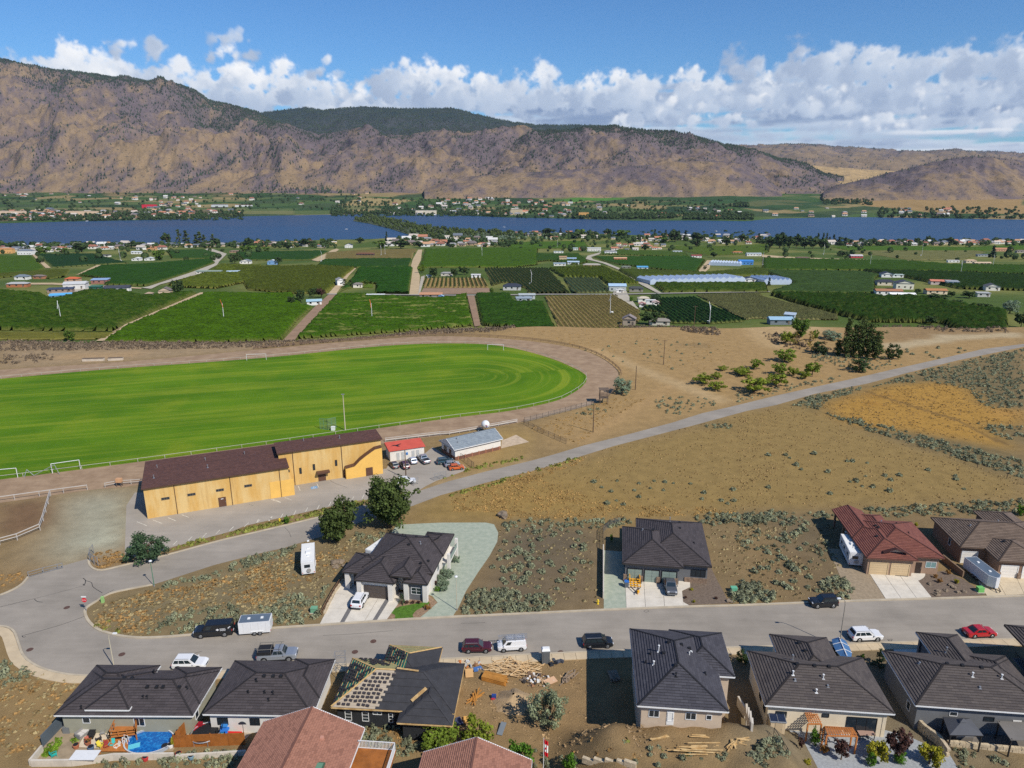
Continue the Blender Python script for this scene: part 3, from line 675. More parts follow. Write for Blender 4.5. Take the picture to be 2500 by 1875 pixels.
def asphalt(name,r,g_,b_,patchy=.12):
 m=bpy.data.materials.new(name);m.use_nodes=True;t=m.node_tree;t.nodes.clear();g=G(t)
 o=g.new('ShaderNodeOutputMaterial');b=g.new('ShaderNodeBsdfPrincipled');g.l.new(b.outputs[0],o.inputs[0])
 pos=g.new('ShaderNodeNewGeometry').outputs['Position'];n=g.noise(pos,.12,5,.6);n2=g.noise(g.v('MULTIPLY',pos,(.12,1.,1)),.9,4,.6);fine=g.noise(pos,22,3,.7)
 c0=S(r,g_,b_);k=g.m('ADD',g.m('ADD',g.m('MULTIPLY',g.m('SUBTRACT',n,.5),patchy*4),g.m('MULTIPLY',g.m('SUBTRACT',n2,.5),patchy*1.8)),g.m('ADD',g.m('MULTIPLY',g.m('SUBTRACT',fine,.5),.5),.95))
 g.l.new(g.mix(1.,(*[v*.9 for v in c0],1),g.xyz(k,k,k),'MULTIPLY'),b.inputs['Base Color']);b.inputs['Roughness'].default_value=.9;b.inputs['Specular IOR Level'].default_value=.2
 bn=g.new('ShaderNodeBump');bn.inputs['Distance'].default_value=.01;g.l.new(fine,bn.inputs['Height']);g.l.new(bn.outputs[0],b.inputs['Normal'])
 return m
ROAD_M=asphalt('asphalt',158,150,140,.19);LANE_M=asphalt('old_asphalt',168,164,158,.16);LOT_M=asphalt('lot_asphalt',168,160,150,.15)
SEAL=mat('crack_seal',(.035,.033,.03),.6,.1)
north=[('Z8',W_("2700 950 2212 963 1500 985 880 1003 0 1037")),('Z7',W_("1535 1046 870 1072 0 1112")),('Z2',[(1600,510),(880,557)]),('Z1',W_("2000 588 1480 632 1280 648 1100 655 960 645 860 625 770 597 710 556 672 508 656 455 676 418 740 376 800 338 900 300 1180 245 1400 175"))]
upper_lo=[('Z5',W_("1650 1200 2000 1110 2212 1062")),('Z6',W_("350 1050 600 975 880 870 1290 742 1500 662 1850 565 2212 475")),('B5',W_("1100 800 1400 722 1650 657 2000 562")),('B6',W_("300 755 600 668 1000 590 1300 510 1700 410 2212 305 2500 240"))]
upper_hi=[('B6',W_("2500 215 2212 283 1900 322 1600 390 1200 480 900 550 600 615 300 682")),('B5',W_("1900 532 1700 577 1500 640 1200 720 900 795 700 855")),('Z6',W_("2212 392 1850 478 1560 555 1300 640 900 740 600 822 0 965")),('Z5',W_("2000 940 1700 1010 1300 1118 1100 1165 900 1215 780 1240 718 1226 688 1190 680 1150 485 1205 215 1292 170 1342 100 1390 0 1432 -500 1560"))]
south_in=[('Z1',W_("-700 520 -200 530 0 560 70 572 120 610 150 690 190 790 280 862 420 912 640 942 1100 930 1750 907")),('Z3',W_("-250 822 0 812 990 762 1400 748")),('Z4',W_("0 725 1110 690 2060 662 2800 640"))]
PN=path(*north);PUL=path(*upper_lo);PUH=path(*upper_hi);PS=path(*south_in)
south_smooth=spline(PS,3)
lane=Sh('lane',PUL[::-1]+PUH[::-1][0:0]+[],0.,LANE_M)if False else None
road=Sh('street',list(PN)+list(PUL)+list(PUH)+list(south_smooth),.012,ROAD_M,lb='grey asphalt street and lane with a rounded junction',cat='road')
KERB=mat('kerb_concrete',S(178,166,146),.9,.12,.5)
kN=spline(PN[:-1],3);k1=strip('kerb',kN,.42,.13,KERB,h=.13);tag(k1,'pale concrete kerb along the far side of the street','kerb',kind='structure')
k2=strip('kerb',offset_line(south_smooth,-.15),.3,.13,KERB,h=.13);tag(k2,'pale concrete kerb along the near side of the street','kerb',kind='structure')
kU=spline(path(('Z6',W_("840 760 600 822 0 965")),('Z5',W_("1700 1010 1300 1118 1100 1165 900 1215 780 1240 718 1226 690 1195 684 1160"))),3)
tag(strip('kerb',kU,.36,.13,KERB,h=.13),'kerb along the parking lot verge','kerb',kind='structure')
kL=spline(path(('Z5',W_("218 1290 175 1342 100 1390 0 1432"))),3)
tag(strip('kerb',kL,.36,.13,KERB,h=.13),'short kerb at the yard gate','kerb',kind='structure')
pave_root=tag(Em('pavement',(0,0,0)),'pale concrete pavement along the near side of the street','pavement',kind='structure')
PAVE=mat('pavement_slab',S(192,174,146),.9,.08,.6,.01)
pl=resample(offset_line(south_smooth,-.33),1.75);po=offset_line(pl,-1.45)
for i in range(len(pl)-1):
 a,b,c,d=pl[i],pl[i+1],po[i+1],po[i]
 if a.y<60 or abs(a.x)>110:continue
 g_=.012;q=[a.lerp(b,g_),b.lerp(a,g_),c.lerp(d,g_),d.lerp(c,g_)];m=MB()
 m.face([(p.x,p.y,.12)for p in q[::-1]])
 for j in range(4):e,f=q[j],q[(j+1)%4];m.face([(e.x,e.y,.12),(f.x,f.y,.12),(f.x,f.y,0.),(e.x,e.y,0.)])
 m.build('slab',PAVE,pave_root,fix=False)
def crack(k,pts,w=.09):
 strip('crack_seal',spline(Qs(k,pts),6),w,.017,SEAL,road)
crack('Z5',W_("640 1300 660 1320 650 1355 640 1345"),.13);crack('Z5',W_("660 1320 705 1335 720 1370 790 1415"),.1);crack('Z5',W_("0 1525 200 1475 400 1425 660 1355"),.05)
crack('Z1',W_("170 640 350 590 500 545 650 490"),.08);crack('Z1',W_("170 640 180 650 200 645"),.1);crack('Z1',W_("265 357 290 375 330 380"),.1)
crack('Z1',W_("1440 790 1500 775 1560 757"),.06);crack('Z2',W_("910 636 1100 628 1300 612 1450 600"),.05);crack('Z3',W_("80 543 200 541 270 536"),.05)
crack('Z4',W_("1155 665 1180 685 1195 665 1165 672 1190 680"),.06);crack('Z3',W_("1490 448 1515 440 1530 450 1505 458 1490 448"),.05)
crack('Z6',W_("300 910 330 940 350 985"),.05);crack('Z6',W_("650 545 690 570 780 600"),.06);crack('Z1',W_("0 415 150 380 300 345"),.05);crack('Z5',W_("880 1390 820 1420 740 1470 720 1500"),.07)
for x,y,k,lab in((230,746,'Z1','round rusty manhole cover near the curved pavement'),(515,422,'Z1','grey manhole cover in the middle of the junction'),(940,783,'Z1','dark manhole cover by the bent white street lamp'),(1300,682,'Z2','manhole cover in the street left of the dark red car'),(1158,764,'Z2','manhole cover in the street above the unfinished roof'),(850,767,'Z3','manhole cover beside the grey portable toilet')):
 m=MB();c=Qp(k,x,y);m.tube([c+Vc((0,0,0.)),c+Vc((0,0,.022))],[.48,.46],20);o=m.build('manhole_cover',mat('cast_iron',S(92,70,62),.7,.2,4.));tag(o,lab,'manhole cover','manhole covers in the street')
lot_pts=path(('Z5',W_("960 1160 975 740 1040 640 1140 640")),('Z6',W_("345 560 1085 455 1120 395 1368 350 1440 290 1610 390 1720 460 1560 520 1470 550 1390 590 1310 640 1290 655 850 705 600 760 0 895")),('Z5',W_("1800 935 1330 1060 1290 1080")))
lot=Sh('parking_lot',lot_pts,.008,LOT_M,lb='cracked grey parking lot before the yellow grandstand',cat='parking lot')
LINE_M=mat('faded_line',S(206,202,190),.9,.2,2.)
for k,a,b in[('Z5',(1055,865),(1135,897)),('Z5',(1180,852),(1250,878)),('Z5',(1295,833),(1355,858)),('Z5',(1400,810),(1455,832)),('Z5',(1920,730),(1970,748)),('Z5',(2090,693),(2165,717)),('Z6',(25,730),(75,747)),('Z6',(210,690),(270,715)),('Z6',(300,678),(355,700)),('Z6',(405,590),(420,625)),('Z6',(548,570),(562,600))]+[('Z5',(x,y),(x+32,y-32))for x,y in((1335,1045),(1450,1012),(1562,985),(1665,960),(1770,935),(1885,905),(1975,880),(2070,858))]+[('Z6',(x,y),(x+18,y-34))for x,y in((80,880),(180,860),(270,835),(370,812),(460,790),(550,770),(640,745),(725,725),(815,705),(895,690))]:
 p,q=Qp(k,*a),Qp(k,*b);strip('parking_line',[p,q],.12,.014,LINE_M,lot)
bl=Sh('accessible_mark',Qs('Z6',W_("500 598 548 587 557 606 505 615")),.014,mat('blue_line',S(120,158,196),.8,.1),parent=lot)
wm=MB()
def wpt(u,v):
 a,b,c,d=Qs('Z6',W_("500 598 548 587 557 606 505 615"));p=a.lerp(b,u);q=d.lerp(c,u);r=q.lerp(p,v);return(r.x,r.y,.019)
for quad in[((.40,.72),(.52,.72),(.52,.84),(.40,.84)),((.42,.40),(.50,.40),(.50,.70),(.42,.70)),((.42,.40),(.66,.40),(.66,.47),(.42,.47)),((.62,.20),(.69,.20),(.69,.45),(.62,.45)),((.32,.18),(.58,.18),(.58,.25),(.32,.25)),((.28,.22),(.35,.22),(.35,.52),(.28,.52))]:wm.face([wpt(*q)for q in quad])
wm.build('wheelchair_symbol',Wh,lot)
GREEN_GRAVEL=mat('green_gravel',S(152,162,146),.95,.06,1.2,.02,14,col2=S(166,172,156));DARK_GRAVEL=mat('dark_gravel',S(112,98,86),.95,.22,3.,.03,14);TAN_GRAVEL=mat('tan_gravel',S(150,134,112),.95,.15,2.,.03,14)
LAWN=mat('lawn_grass',S(76,110,34),.95,.25,1.6,.05,20);BLUE_GRAVEL=mat('blue_grey_gravel',S(152,156,160),.95,.15,3.,.03,14)
Sh('gravel_yard',Qs('Z6',W_("1110 985 1130 940 1165 890 1300 882 1500 873 1850 872 1915 885 1948 950 1940 1020 1880 1130 1790 1260 1700 1400 1640 1530 1592 1603 1335 1612 1400 1560 1480 1490 1440 1440 1330 1400 1250 1300")),.03,GREEN_GRAVEL,lb='pale green gravel yard curving round the dark hipped house',cat='gravel yard')
Sh('lawn',spline(Qs('Z2',W_("1462 516 1468 482 1430 456 1490 420 1560 405 1722 378 1715 405 1640 440 1604 480 1604 508 1462 516")),4)[:-1],.05,LAWN,lb='small bright green kidney shaped lawn beside a driveway',cat='lawn')
Sh('flower_bed',Qs('Z6',W_("1090 1622 1160 1500 1235 1425 1400 1425 1480 1490 1400 1560 1330 1612")),.034,mat('bark_mulch',S(140,116,94),.95,.25,2.5),lb='mulched bed around the small lawn',cat='flower bed')
Sh('gravel_strip',Qs('Z7',W_("866 1068 868 612 1010 622 1034 850 1042 1062")),.03,GREEN_GRAVEL,lb='straight green gravel strip left of the triple garage',cat='gravel drive')
Sh('gravel_bed',Qs('Z7',W_("1480 1035 1465 930 1530 900 1540 830 1690 740 1750 860 1790 930 1830 1022")),.03,DARK_GRAVEL,lb='dark gravel front garden beside the triple garage',cat='gravel bed')
Sh('gravel_drive',Qs('Z8',W_("700 600 800 600 1000 760 1145 990 880 1001 800 830")),.03,TAN_GRAVEL,lb='tan gravel parking strip behind the motorhome',cat='gravel drive')
Sh('gravel_bed',Qs('Z8',W_("1385 845 1450 785 1600 770 1745 835 1915 957 1505 977")),.03,DARK_GRAVEL,lb='brown gravel rock garden by the red roofed house',cat='gravel bed')
Sh('gravel_bed',Qs('Z4',W_("240 1400 380 1290 800 1320 1150 1370 1330 1420 1640 1560 1700 1659 380 1659 300 1480")),.03,BLUE_GRAVEL,lb='blue grey gravel garden behind the pergola house',cat='gravel bed')
Sh('patio',Qs('Z4',W_("560 1330 780 1310 1140 1330 1120 1420 870 1390 640 1400")),.06,mat('patio_stone',S(190,164,132),.9,.12,1.),lb='tan stone patio beneath the pergola house eaves',cat='patio')
Sh('backyard',Qs('Z4',W_("1380 1220 2400 1300 2400 1520 1600 1470")),.06,mat('dark_grey_pavers',S(110,104,98),.9,.2,1.),lb='grey paved yard with two gazebos',cat='patio')  # pavers in a mottled dark grey
Sh('backyard',Qs('Z1',W_("480 1300 1060 1345 1480 1360 1400 1440 1330 1530 760 1540 700 1600 240 1600 340 1480")),.02,mat('yard_dirt',S(150,134,112),.9,.15,1.),lb='back yard with garden beds and the round pool',cat='yard')
Sh('backyard',Qs('Z1',W_("1480 1300 2050 1290 1890 1440 1380 1440")),.02,mat('grey_pavers',S(168,156,142),.9,.12,1.),lb='toy strewn back yard with the trampoline',cat='yard')
def slabs(name,lb,k,q4,nx,ny,gap=.03,Ma=CONC_LIGHT,extra=()):

 a,b,c,d=Qs(k,q4);root=Sh(name,[a,b,c,d],.04,mat('joint_filler',S(120,112,102),.95,.1),lb=lb,cat='driveway')
 f=lambda u,v:a.lerp(b,u).lerp(d.lerp(c,u),v);L1=max((b-a).length,.1);L2=max((d-a).length,.1);g1,g2=gap/L1,gap/L2
 for i in range(nx):
  for j in range(ny):
   u0,u1,v0,v1=i/nx+g1,(i+1)/nx-g1,j/ny+g2,(j+1)/ny-g2;mm=MB();qd=[f(u0,v0),f(u1,v0),f(u1,v1),f(u0,v1)]
   mm.face([(p.x,p.y,.075)for p in qd])
   for t_ in range(4):e,h_=qd[t_],qd[(t_+1)%4];mm.face([(e.x,e.y,.04),(h_.x,h_.y,.04),(h_.x,h_.y,.075),(e.x,e.y,.075)])
   mm.build('slab',Ma,root)
 return root
dH=slabs('driveway','wide pale concrete driveway with two dark bands','Z6',W_("570 1657 1085 1626 1235 1420 745 1312"),3,3)
for q in(W_("725 1647 760 1645 897 1402 866 1398"),W_("975 1633 1010 1630 1136 1428 1104 1424")):Sh('dark_band',Qs('Z6',q),.085,mat('dark_paver',S(108,106,106),.9,.12,3.),parent=dH)
slabs('driveway','pale concrete driveway before the triple garage','Z7',W_("1040 1063 1482 1044 1462 840 1030 850"),3,3)
Sh('front_walk',Qs('Z7',W_("1462 930 1462 800 1475 775 1532 842 1532 898")),.06,CONC_LIGHT,lb='short concrete walk to the recessed front door',cat='walkway')
Sh('drive_flare',Qs('Z7',W_("1482 1044 1478 1012 1537 1044")),.05,CONC_LIGHT,lb='small concrete flare at the driveway mouth',cat='driveway')
dJ=slabs('driveway','pale concrete driveway below the red tiled roof','Z8',W_("1147 993 1500 976 1345 785 1003 768"),3,2)
for q in(W_("1060 793 1160 800 1160 805 1060 799"),W_("1218 805 1318 812 1318 818 1218 811")):Sh('drain_grate',Qs('Z8',q),.085,DARK,parent=dJ)
Sh('front_walk',spline(Qs('Z8',W_("1345 790 1345 765 1430 772 1450 800 1430 830 1385 845 1345 790")),4)[:-1],.06,CONC_LIGHT,lb='rounded concrete walk by the red roofed house door',cat='walkway')
slabs('driveway','broad tan concrete driveway under the long cargo trailer','Z8',W_("1925 965 2500 940 2500 790 1720 640"),4,3,Ma=mat('tan_concrete',S(196,180,154),.9,.08,.8))
slabs('driveway','small concrete drive between the two hipped houses','Z4',W_("1190 735 1410 725 1520 800 1240 800"),2,1)
Sh('concrete_pad',Qs('Z6',W_("1975 240 2085 195 2185 250 1970 300")),.04,mat('old_concrete',S(188,168,144),.95,.15,1.),lb='worn concrete pad beside the grey roofed barn',cat='concrete pad')
# -------------- rails and fences
def Fn(name,lb,line,step,h,post_w,rails,post_m,rail_m=None,cat='fence',base=0.,mesh_m=None,group=None,jit=0.):
 pts=resample(line,step);root=tag(Em(name,pts[0]),lb,cat,group);o0=Vc(pts[0]);rail_m=rail_m or post_m
 pm=MB();pm.box((0,0,h/2),(post_w,post_w,h));pme=pm.mesh('post',post_m)
 for p in pts:
  o=link('post',pme,root);o.location=Vc((p.x,p.y,p.z+base))-o0
  if jit:o.rotation_euler=(ru(-jit,jit),ru(-jit,jit),0)
 for(z,w,hh)in rails:
  m=MB()
  for a,b in zip(pts,pts[1:]):m.bar((a.x-o0.x,a.y-o0.y,a.z+base+z-o0.z),(b.x-o0.x,b.y-o0.y,b.z+base+z-o0.z),w,hh)
  m.build('rail',rail_m,root,fix=False)
 if mesh_m:
  m=MB()
  for a,b in zip(pts,pts[1:]):m.face([(a.x-o0.x,a.y-o0.y,a.z+.05-o0.z),(b.x-o0.x,b.y-o0.y,b.z+.05-o0.z),(b.x-o0.x,b.y-o0.y,b.z+h-.05-o0.z),(a.x-o0.x,a.y-o0.y,a.z+h-.05-o0.z)])
  m.build('wire_mesh',mesh_m,root,fix=False)
 return root
def wire_mat():
 m=bpy.data.materials.new('chain_link');m.use_nodes=True;t=m.node_tree;t.nodes.clear();g=G(t)
 o=g.new('ShaderNodeOutputMaterial');b=g.new('ShaderNodeBsdfPrincipled');b.inputs['Base Color'].default_value=(.22,.23,.23,1);b.inputs['Roughness'].default_value=.5
 tr=g.new('ShaderNodeBsdfTransparent');mx=g.new('ShaderNodeMixShader');mx.inputs[0].default_value=.22;g.l.new(tr.outputs[0],mx.inputs[1]);g.l.new(b.outputs[0],mx.inputs[2]);g.l.new(mx.outputs[0],o.inputs[0]);return m
WIRE=wire_mat();RAILW=mat('rail_white',(.50,.46,.41),.6,.08,.5)
Fn('inner_rail','white railing between the green infield and the track',INNER,6.,1.,.08,[(.95,.07,.07)],RAILW,cat='railing')
Fn('outer_rail','white railing along the near side of the track behind the barn',spline(path(('B5',[(450,642),(0,724)]),('Z6',[(1500,200),(1078,250)])),4),3.,1.15,.1,[(1.1,.1,.12),(.6,.08,.3)],RAILW,cat='railing')
Fn('outer_rail','white railing left of the grandstand',path(('Z5',[(1108,570),(945,582)])),2.6,1.2,.1,[(1.1,.1,.12),(.6,.1,.12)],RAILW,cat='railing')
Fn('outer_rail','short white railing by the wooden box on the track',path(('Z5',[(902,585),(812,602)])),2.6,1.2,.1,[(1.1,.1,.12),(.6,.1,.12)],RAILW,cat='railing')
Fn('outer_rail','white railing between the arena and the track',path(('Z5',W_("675 620 390 658 0 712 -300 755"))),4.6,1.3,.11,[(1.2,.12,.14)],RAILW,cat='railing')
Fn('arena_fence','white angled fence round the dirt arena',path(('Z5',W_("392 668 316 930 218 975 112 1018 0 1045"))),4.4,1.5,.12,[(1.4,.12,.14),(.8,.1,.12)],RAILW)
Fn('far_rail','weathered board fence round the far bend of the track',spline(path(('A2',W_("0 1150 800 1080 1400 1040 1800 1040")),('A3',W_("0 1058 300 1088 600 1143 800 1222 935 1325 955 1370"))),4),4.,1.2,.14,[(1.05,.06,.16),(.6,.06,.16)],mat('weathered_board',S(112,92,78),.9,.15))
Fn('wire_fence','dark wire fence from the track down to the lane',path(('B5',W_("493 650 620 715 790 790"))),2.4,1.5,.08,[(1.4,.03,.03),(.8,.03,.03)],mat('fence_post',S(72,62,54),.9,.1),mesh_m=WIRE)
Fn('wire_fence','post and wire fence along the track bend',spline(path(('B5',W_("500 640 700 590 850 550 960 520"))),4),2.2,1.6,.1,[(1.4,.03,.03)],mat('fence_post',S(72,62,54),.9,.1),mesh_m=WIRE,jit=.05)
Fn('wire_fence','short chain link fence beside the orange hatchback',path(('Z6',W_("1655 380 1700 410 1760 455"))),2.,1.6,.08,[(1.55,.05,.05)],mat('fence_post',S(72,62,54),.9,.1),mesh_m=WIRE)
Fn('wire_fence','chain link fence panel at the parking lot exit',path(('Z6',[(1455,548),(1550,520)])),1.6,1.7,.08,[(1.6,.05,.05)],Mt,mesh_m=WIRE)
Fn('wire_fence','chain link gate end beside the tall trees',path(('Z6',[(1295,588),(1335,570)])),1.4,1.7,.08,[(1.6,.05,.05)],Mt,mesh_m=WIRE)
Fn('wire_fence','curved chain link fence at the verge tip',path(('Z5',W_("725 1110 690 1160 700 1180 760 1210"))),1.6,1.9,.09,[(1.8,.05,.05)],Mt,mesh_m=WIRE)
Fn('yard_gate','low steel barrier gate at the yard entrance',path(('Z5',W_("222 1295 310 1268 385 1250 485 1225"))),2.2,1.15,.09,[(1.05,.06,.06),(.55,.05,.05),(.15,.05,.05)],Mt,cat='gate')
Fn('wire_fence','fence of thin posts round the raised yard of the triple garage house',path(('Z7',W_("860 610 858 470 930 420 1000 400"))),1.6,1.5,.06,[(1.45,.05,.05),(.8,.03,.03)],mat('black_fence',(.03,.03,.03),.6,0.),mesh_m=WIRE)
Fn('wire_fence','chain link fence along the edge of the golden field',spline(path(('B6',W_("620 790 960 930 1500 1110 2212 1370"))),4),7.,1.4,.1,[(1.3,.03,.03)],mat('fence_post',S(72,62,54),.9,.1),jit=.04)
def Wr(name,lb,line,h,th,Ma,z0=0.,cat='wall',cap=None,step=2.4):
 pts=resample(line,step);root=tag(Em(name,pts[0]),lb,cat);o0=Vc(pts[0])
 for a,b in zip(pts,pts[1:]):
  m=MB();d=(b-a);n=d.length;mid=(a+b)/2-o0;m.box((mid.x,mid.y,mid.z+z0+h/2),(n-.02,th,h),math.atan2(d.y,d.x));m.build('block',Ma,root)
 return root
WALLC=mat('wall_concrete',S(196,188,176),.9,.10,1.,.01)
Wr('retaining_wall','thin pale concrete wall along the green gravel strip',Qs('Z7',[(862,612),(862,985)]),1.3,.18,WALLC)
Wr('retaining_wall','pale block wall along the bottom of the pool yard',path(('Z1',W_("1345 1590 760 1598 690 1640 235 1645"))),.9,.25,WALLC)
Wr('retaining_wall','pale wall at the corner of the pool yard',path(('Z1',[(235,1645),(330,1530)])),.9,.25,WALLC)
Wr('yard_fence','dark grey panel fence left of the pool house',path(('Z1',[(330,1500),(490,1330)])),1.7,.08,mat('grey_panel',S(84,94,104),.6,.08),cat='fence',step=1.8)
def plank_fence(lb,line,h,z=0.,Ma=WOOD_OLD,n=None,pw=.15):

 root=tag(Em('board_fence',line[0]),lb,'fence');o0=Vc(line[0]);pts=resample(line,2.2)
 for a,b in zip(pts,pts[1:]):
  k=int(h/pw)
  for i in range(k):
   Br9('plank',Ma,root,a-o0+Vc((0,0,z+(i+.5)*pw)),b-o0+Vc((0,0,z+(i+.5)*pw)),.04,pw-.012)
 for p in pts:m=MB();q=p-o0;m.box((q.x,q.y,z+h/2+.05),(.12,.12,h+.1));m.build('post',Ma,root)
 return root
plank_fence('orange brown board fence facing the trampoline yard',[*Qs('Z1',[(1350,1500),(1890,1480)])],1.8)
plank_fence('orange brown board fence between the pool and trampoline yards',[*Qs('Z1',[(1480,1340),(1370,1475)])],1.8)
Wr('retaining_wall','pale block wall below the board fence',path(('Z1',[(1360,1595),(1900,1560)])),.7,.25,WALLC)
STONE=mat('wall_stone',S(188,172,146),.95,.2,2.,.03)
def stone_wall(lb,line,h,bl=.7,bh=.35,group=None):
 root=tag(Em('stone_wall',line[0]),lb,'wall',group);o0=Vc(line[0]);base=MB();base.box((0,0,bh/2),(bl-.03,.4,bh-.02),taper=.97);me=base.mesh('stone',STONE)
 for r_ in range(int(h/bh)):
  pts=resample([Vc(p)for p in line],bl)
  for i,(a,b)in enumerate(zip(pts,pts[1:])):
   mid=a.lerp(b,.5+(.45 if r_%2 else 0));d=b-a;o=link('stone',me,root);o.location=mid-o0+Vc((ru(-.02,.02),ru(-.03,.03),r_*bh));o.rotation_euler=(0,0,math.atan2(d.y,d.x)+ru(-.04,.04))
 return root
stone_wall('stepped stone retaining wall between the two right gardens',Qs('Z4',W_("1370 1330 1440 1400 1540 1470 1610 1570")),1.4)
stone_wall('low stone wall along the gazebo yard edge',Qs('Z4',W_("1590 1478 1900 1510 2212 1540 2500 1560")),.7)
stone_wall('row of big concrete blocks at the bottom edge',Qs('Z3',[(1020,1625),(1400,1650)]),1.,1.4,.75)
Wr('retaining_wall','brown wall stepping down beside the tan driveway',Qs('Z8',[(1580,690),(1740,820)]),1.2,.25,mat('brown_wall',S(130,108,88),.9,.1))
Wr('retaining_wall','pale wall between building site and gravel garden',Qs('Z4',W_("0 1180 60 1270 110 1380")),1.5,.25,WALLC)
# -------------- houses
def roof_mat(name,c1,c2,mortar,bw=.9,bh=.34,mort=.012,var=.2,bias=0.):
 m=bpy.data.materials.new(name);m.use_nodes=True;t=m.node_tree;t.nodes.clear();g=G(t)
 o=g.new('ShaderNodeOutputMaterial');b=g.new('ShaderNodeBsdfPrincipled');g.l.new(b.outputs[0],o.inputs[0])
 uv=g.new('ShaderNodeUVMap').outputs[0];pos=g.new('ShaderNodeNewGeometry').outputs['Position']
 br=g.new('ShaderNodeTexBrick');br.offset=.37;br.offset_frequency=2;g.l.new(uv,br.inputs['Vector']);br.inputs['Scale'].default_value=1.;br.inputs['Brick Width'].default_value=bw;br.inputs['Row Height'].default_value=bh
 br.inputs['Mortar Size'].default_value=mort;br.inputs['Bias'].default_value=bias;br.inputs['Color1'].default_value=(*c1,1);br.inputs['Color2'].default_value=(*c2,1);br.inputs['Mortar'].default_value=(*mortar,1)
 n=g.noise(pos,.7,5,.6);n2=g.noise(pos,9,3,.6);k=g.m('ADD',g.m('ADD',g.m('MULTIPLY',n,var*2),g.m('MULTIPLY',n2,.35)),1-var-.175)
 g.l.new(g.mix(1.,br.outputs['Color'],g.xyz(k,k,k),'MULTIPLY'),b.inputs['Base Color']);b.inputs['Roughness'].default_value=.75;b.inputs['Specular IOR Level'].default_value=.25
 bn=g.new('ShaderNodeBump');bn.inputs['Distance'].default_value=.01;g.l.new(n2,bn.inputs['Height']);g.l.new(bn.outputs[0],b.inputs['Normal'])
 return m
R_CHAR=roof_mat('charcoal_shingle',S(80,74,76),S(68,63,65),S(44,41,43));R_GREY=roof_mat('grey_shingle',S(78,77,84),S(66,65,72),S(36,36,40))
R_BRGREY=roof_mat('brown_grey_shingle',S(92,85,82),S(78,72,71),S(46,42,42));R_RED=roof_mat('red_tile',S(132,84,72),S(116,72,64),S(70,44,40));R_TAUPE=roof_mat('taupe_tile',S(122,106,94),S(104,90,80),S(66,56,50))
R_BROWN=roof_mat('brown_shingle',S(162,116,98),S(100,68,58),S(112,78,68),.5,.34,.016,.12,-.55);R_STAND=roof_mat('stand_shingle',S(104,74,66),S(86,62,58),S(64,46,44),.5,.22,.01,.25)
R_PALE=roof_mat('pale_grey_shingle',S(140,150,158),S(126,136,146),S(108,116,126),.6,.3)
def clip_band(poly,t0,t1):
 def half(P_,f):
  out=[]
  for i in range(len(P_)):
   a,b=P_[i],P_[(i+1)%len(P_)];fa,fb=f(a),f(b)
   if fa>=-1e-9:out.append(a)
   if(fa>0)!=(fb>0)and abs(fa-fb)>1e-12:k=fa/(fa-fb);out.append((a[0]+(b[0]-a[0])*k,a[1]+(b[1]-a[1])*k))
  return out
 p=half(poly,lambda q:q[1]-t0)
 return half(p,lambda q:t1-q[1])if len(p)>2 else[]
def Rf(pts,roof,Ma,course=.36,step=.075,name='shingle_course',split=True):

 pts=[Vc(p)for p in pts];e=(pts[1]-pts[0]).normalized();n=(pts[1]-pts[0]).cross(pts[-1]-pts[0]).normalized()
 if n.z<0:n=-n
 up=n.cross(e).normalized()
 if up.z<0:up=-up
 q=[((p-pts[0]).dot(e),(p-pts[0]).dot(up))for p in pts];T=max(v for _,v in q);k=max(1,round(T/course));c=T/k
 out=MB();uvs=[]
 def flush():
  nonlocal out,uvs
  if not out.f:return
  me=out.mesh(name,Ma);ul=me.uv_layers.new(name='UVMap');ul.data.foreach_set('uv',np.array(uvs,np.float32).ravel());link(name,me,roof);out=MB();uvs=[]
 for i in range(k):
  P_=clip_band(q,i*c,(i+1)*c)
  if len(P_)<3:continue
  w3=[pts[0]+e*a+up*b+n*(step*(1-(b-i*c)/c)+.012)for a,b in P_]
  if(w3[1]-w3[0]).cross(w3[2]-w3[0]).dot(n)<0:w3=w3[::-1];P_=P_[::-1]
  out.face(w3);uvs+=[(a,i*.34+(b-i*c)/c*.33)for a,b in P_]
  lo=[a for a,b in P_ if b<i*c+1e-4]
  if len(lo)>=2:
   a0,a1=min(lo),max(lo);A=pts[0]+e*a0+up*(i*c);B=pts[0]+e*a1+up*(i*c)
   out.face([A+n*-.01,B+n*-.01,B+n*(step+.012),A+n*(step+.012)]);uvs+=[(a0,i*.34),(a1,i*.34),(a1,i*.34+.02),(a0,i*.34+.02)]
  if split:flush()
 flush()
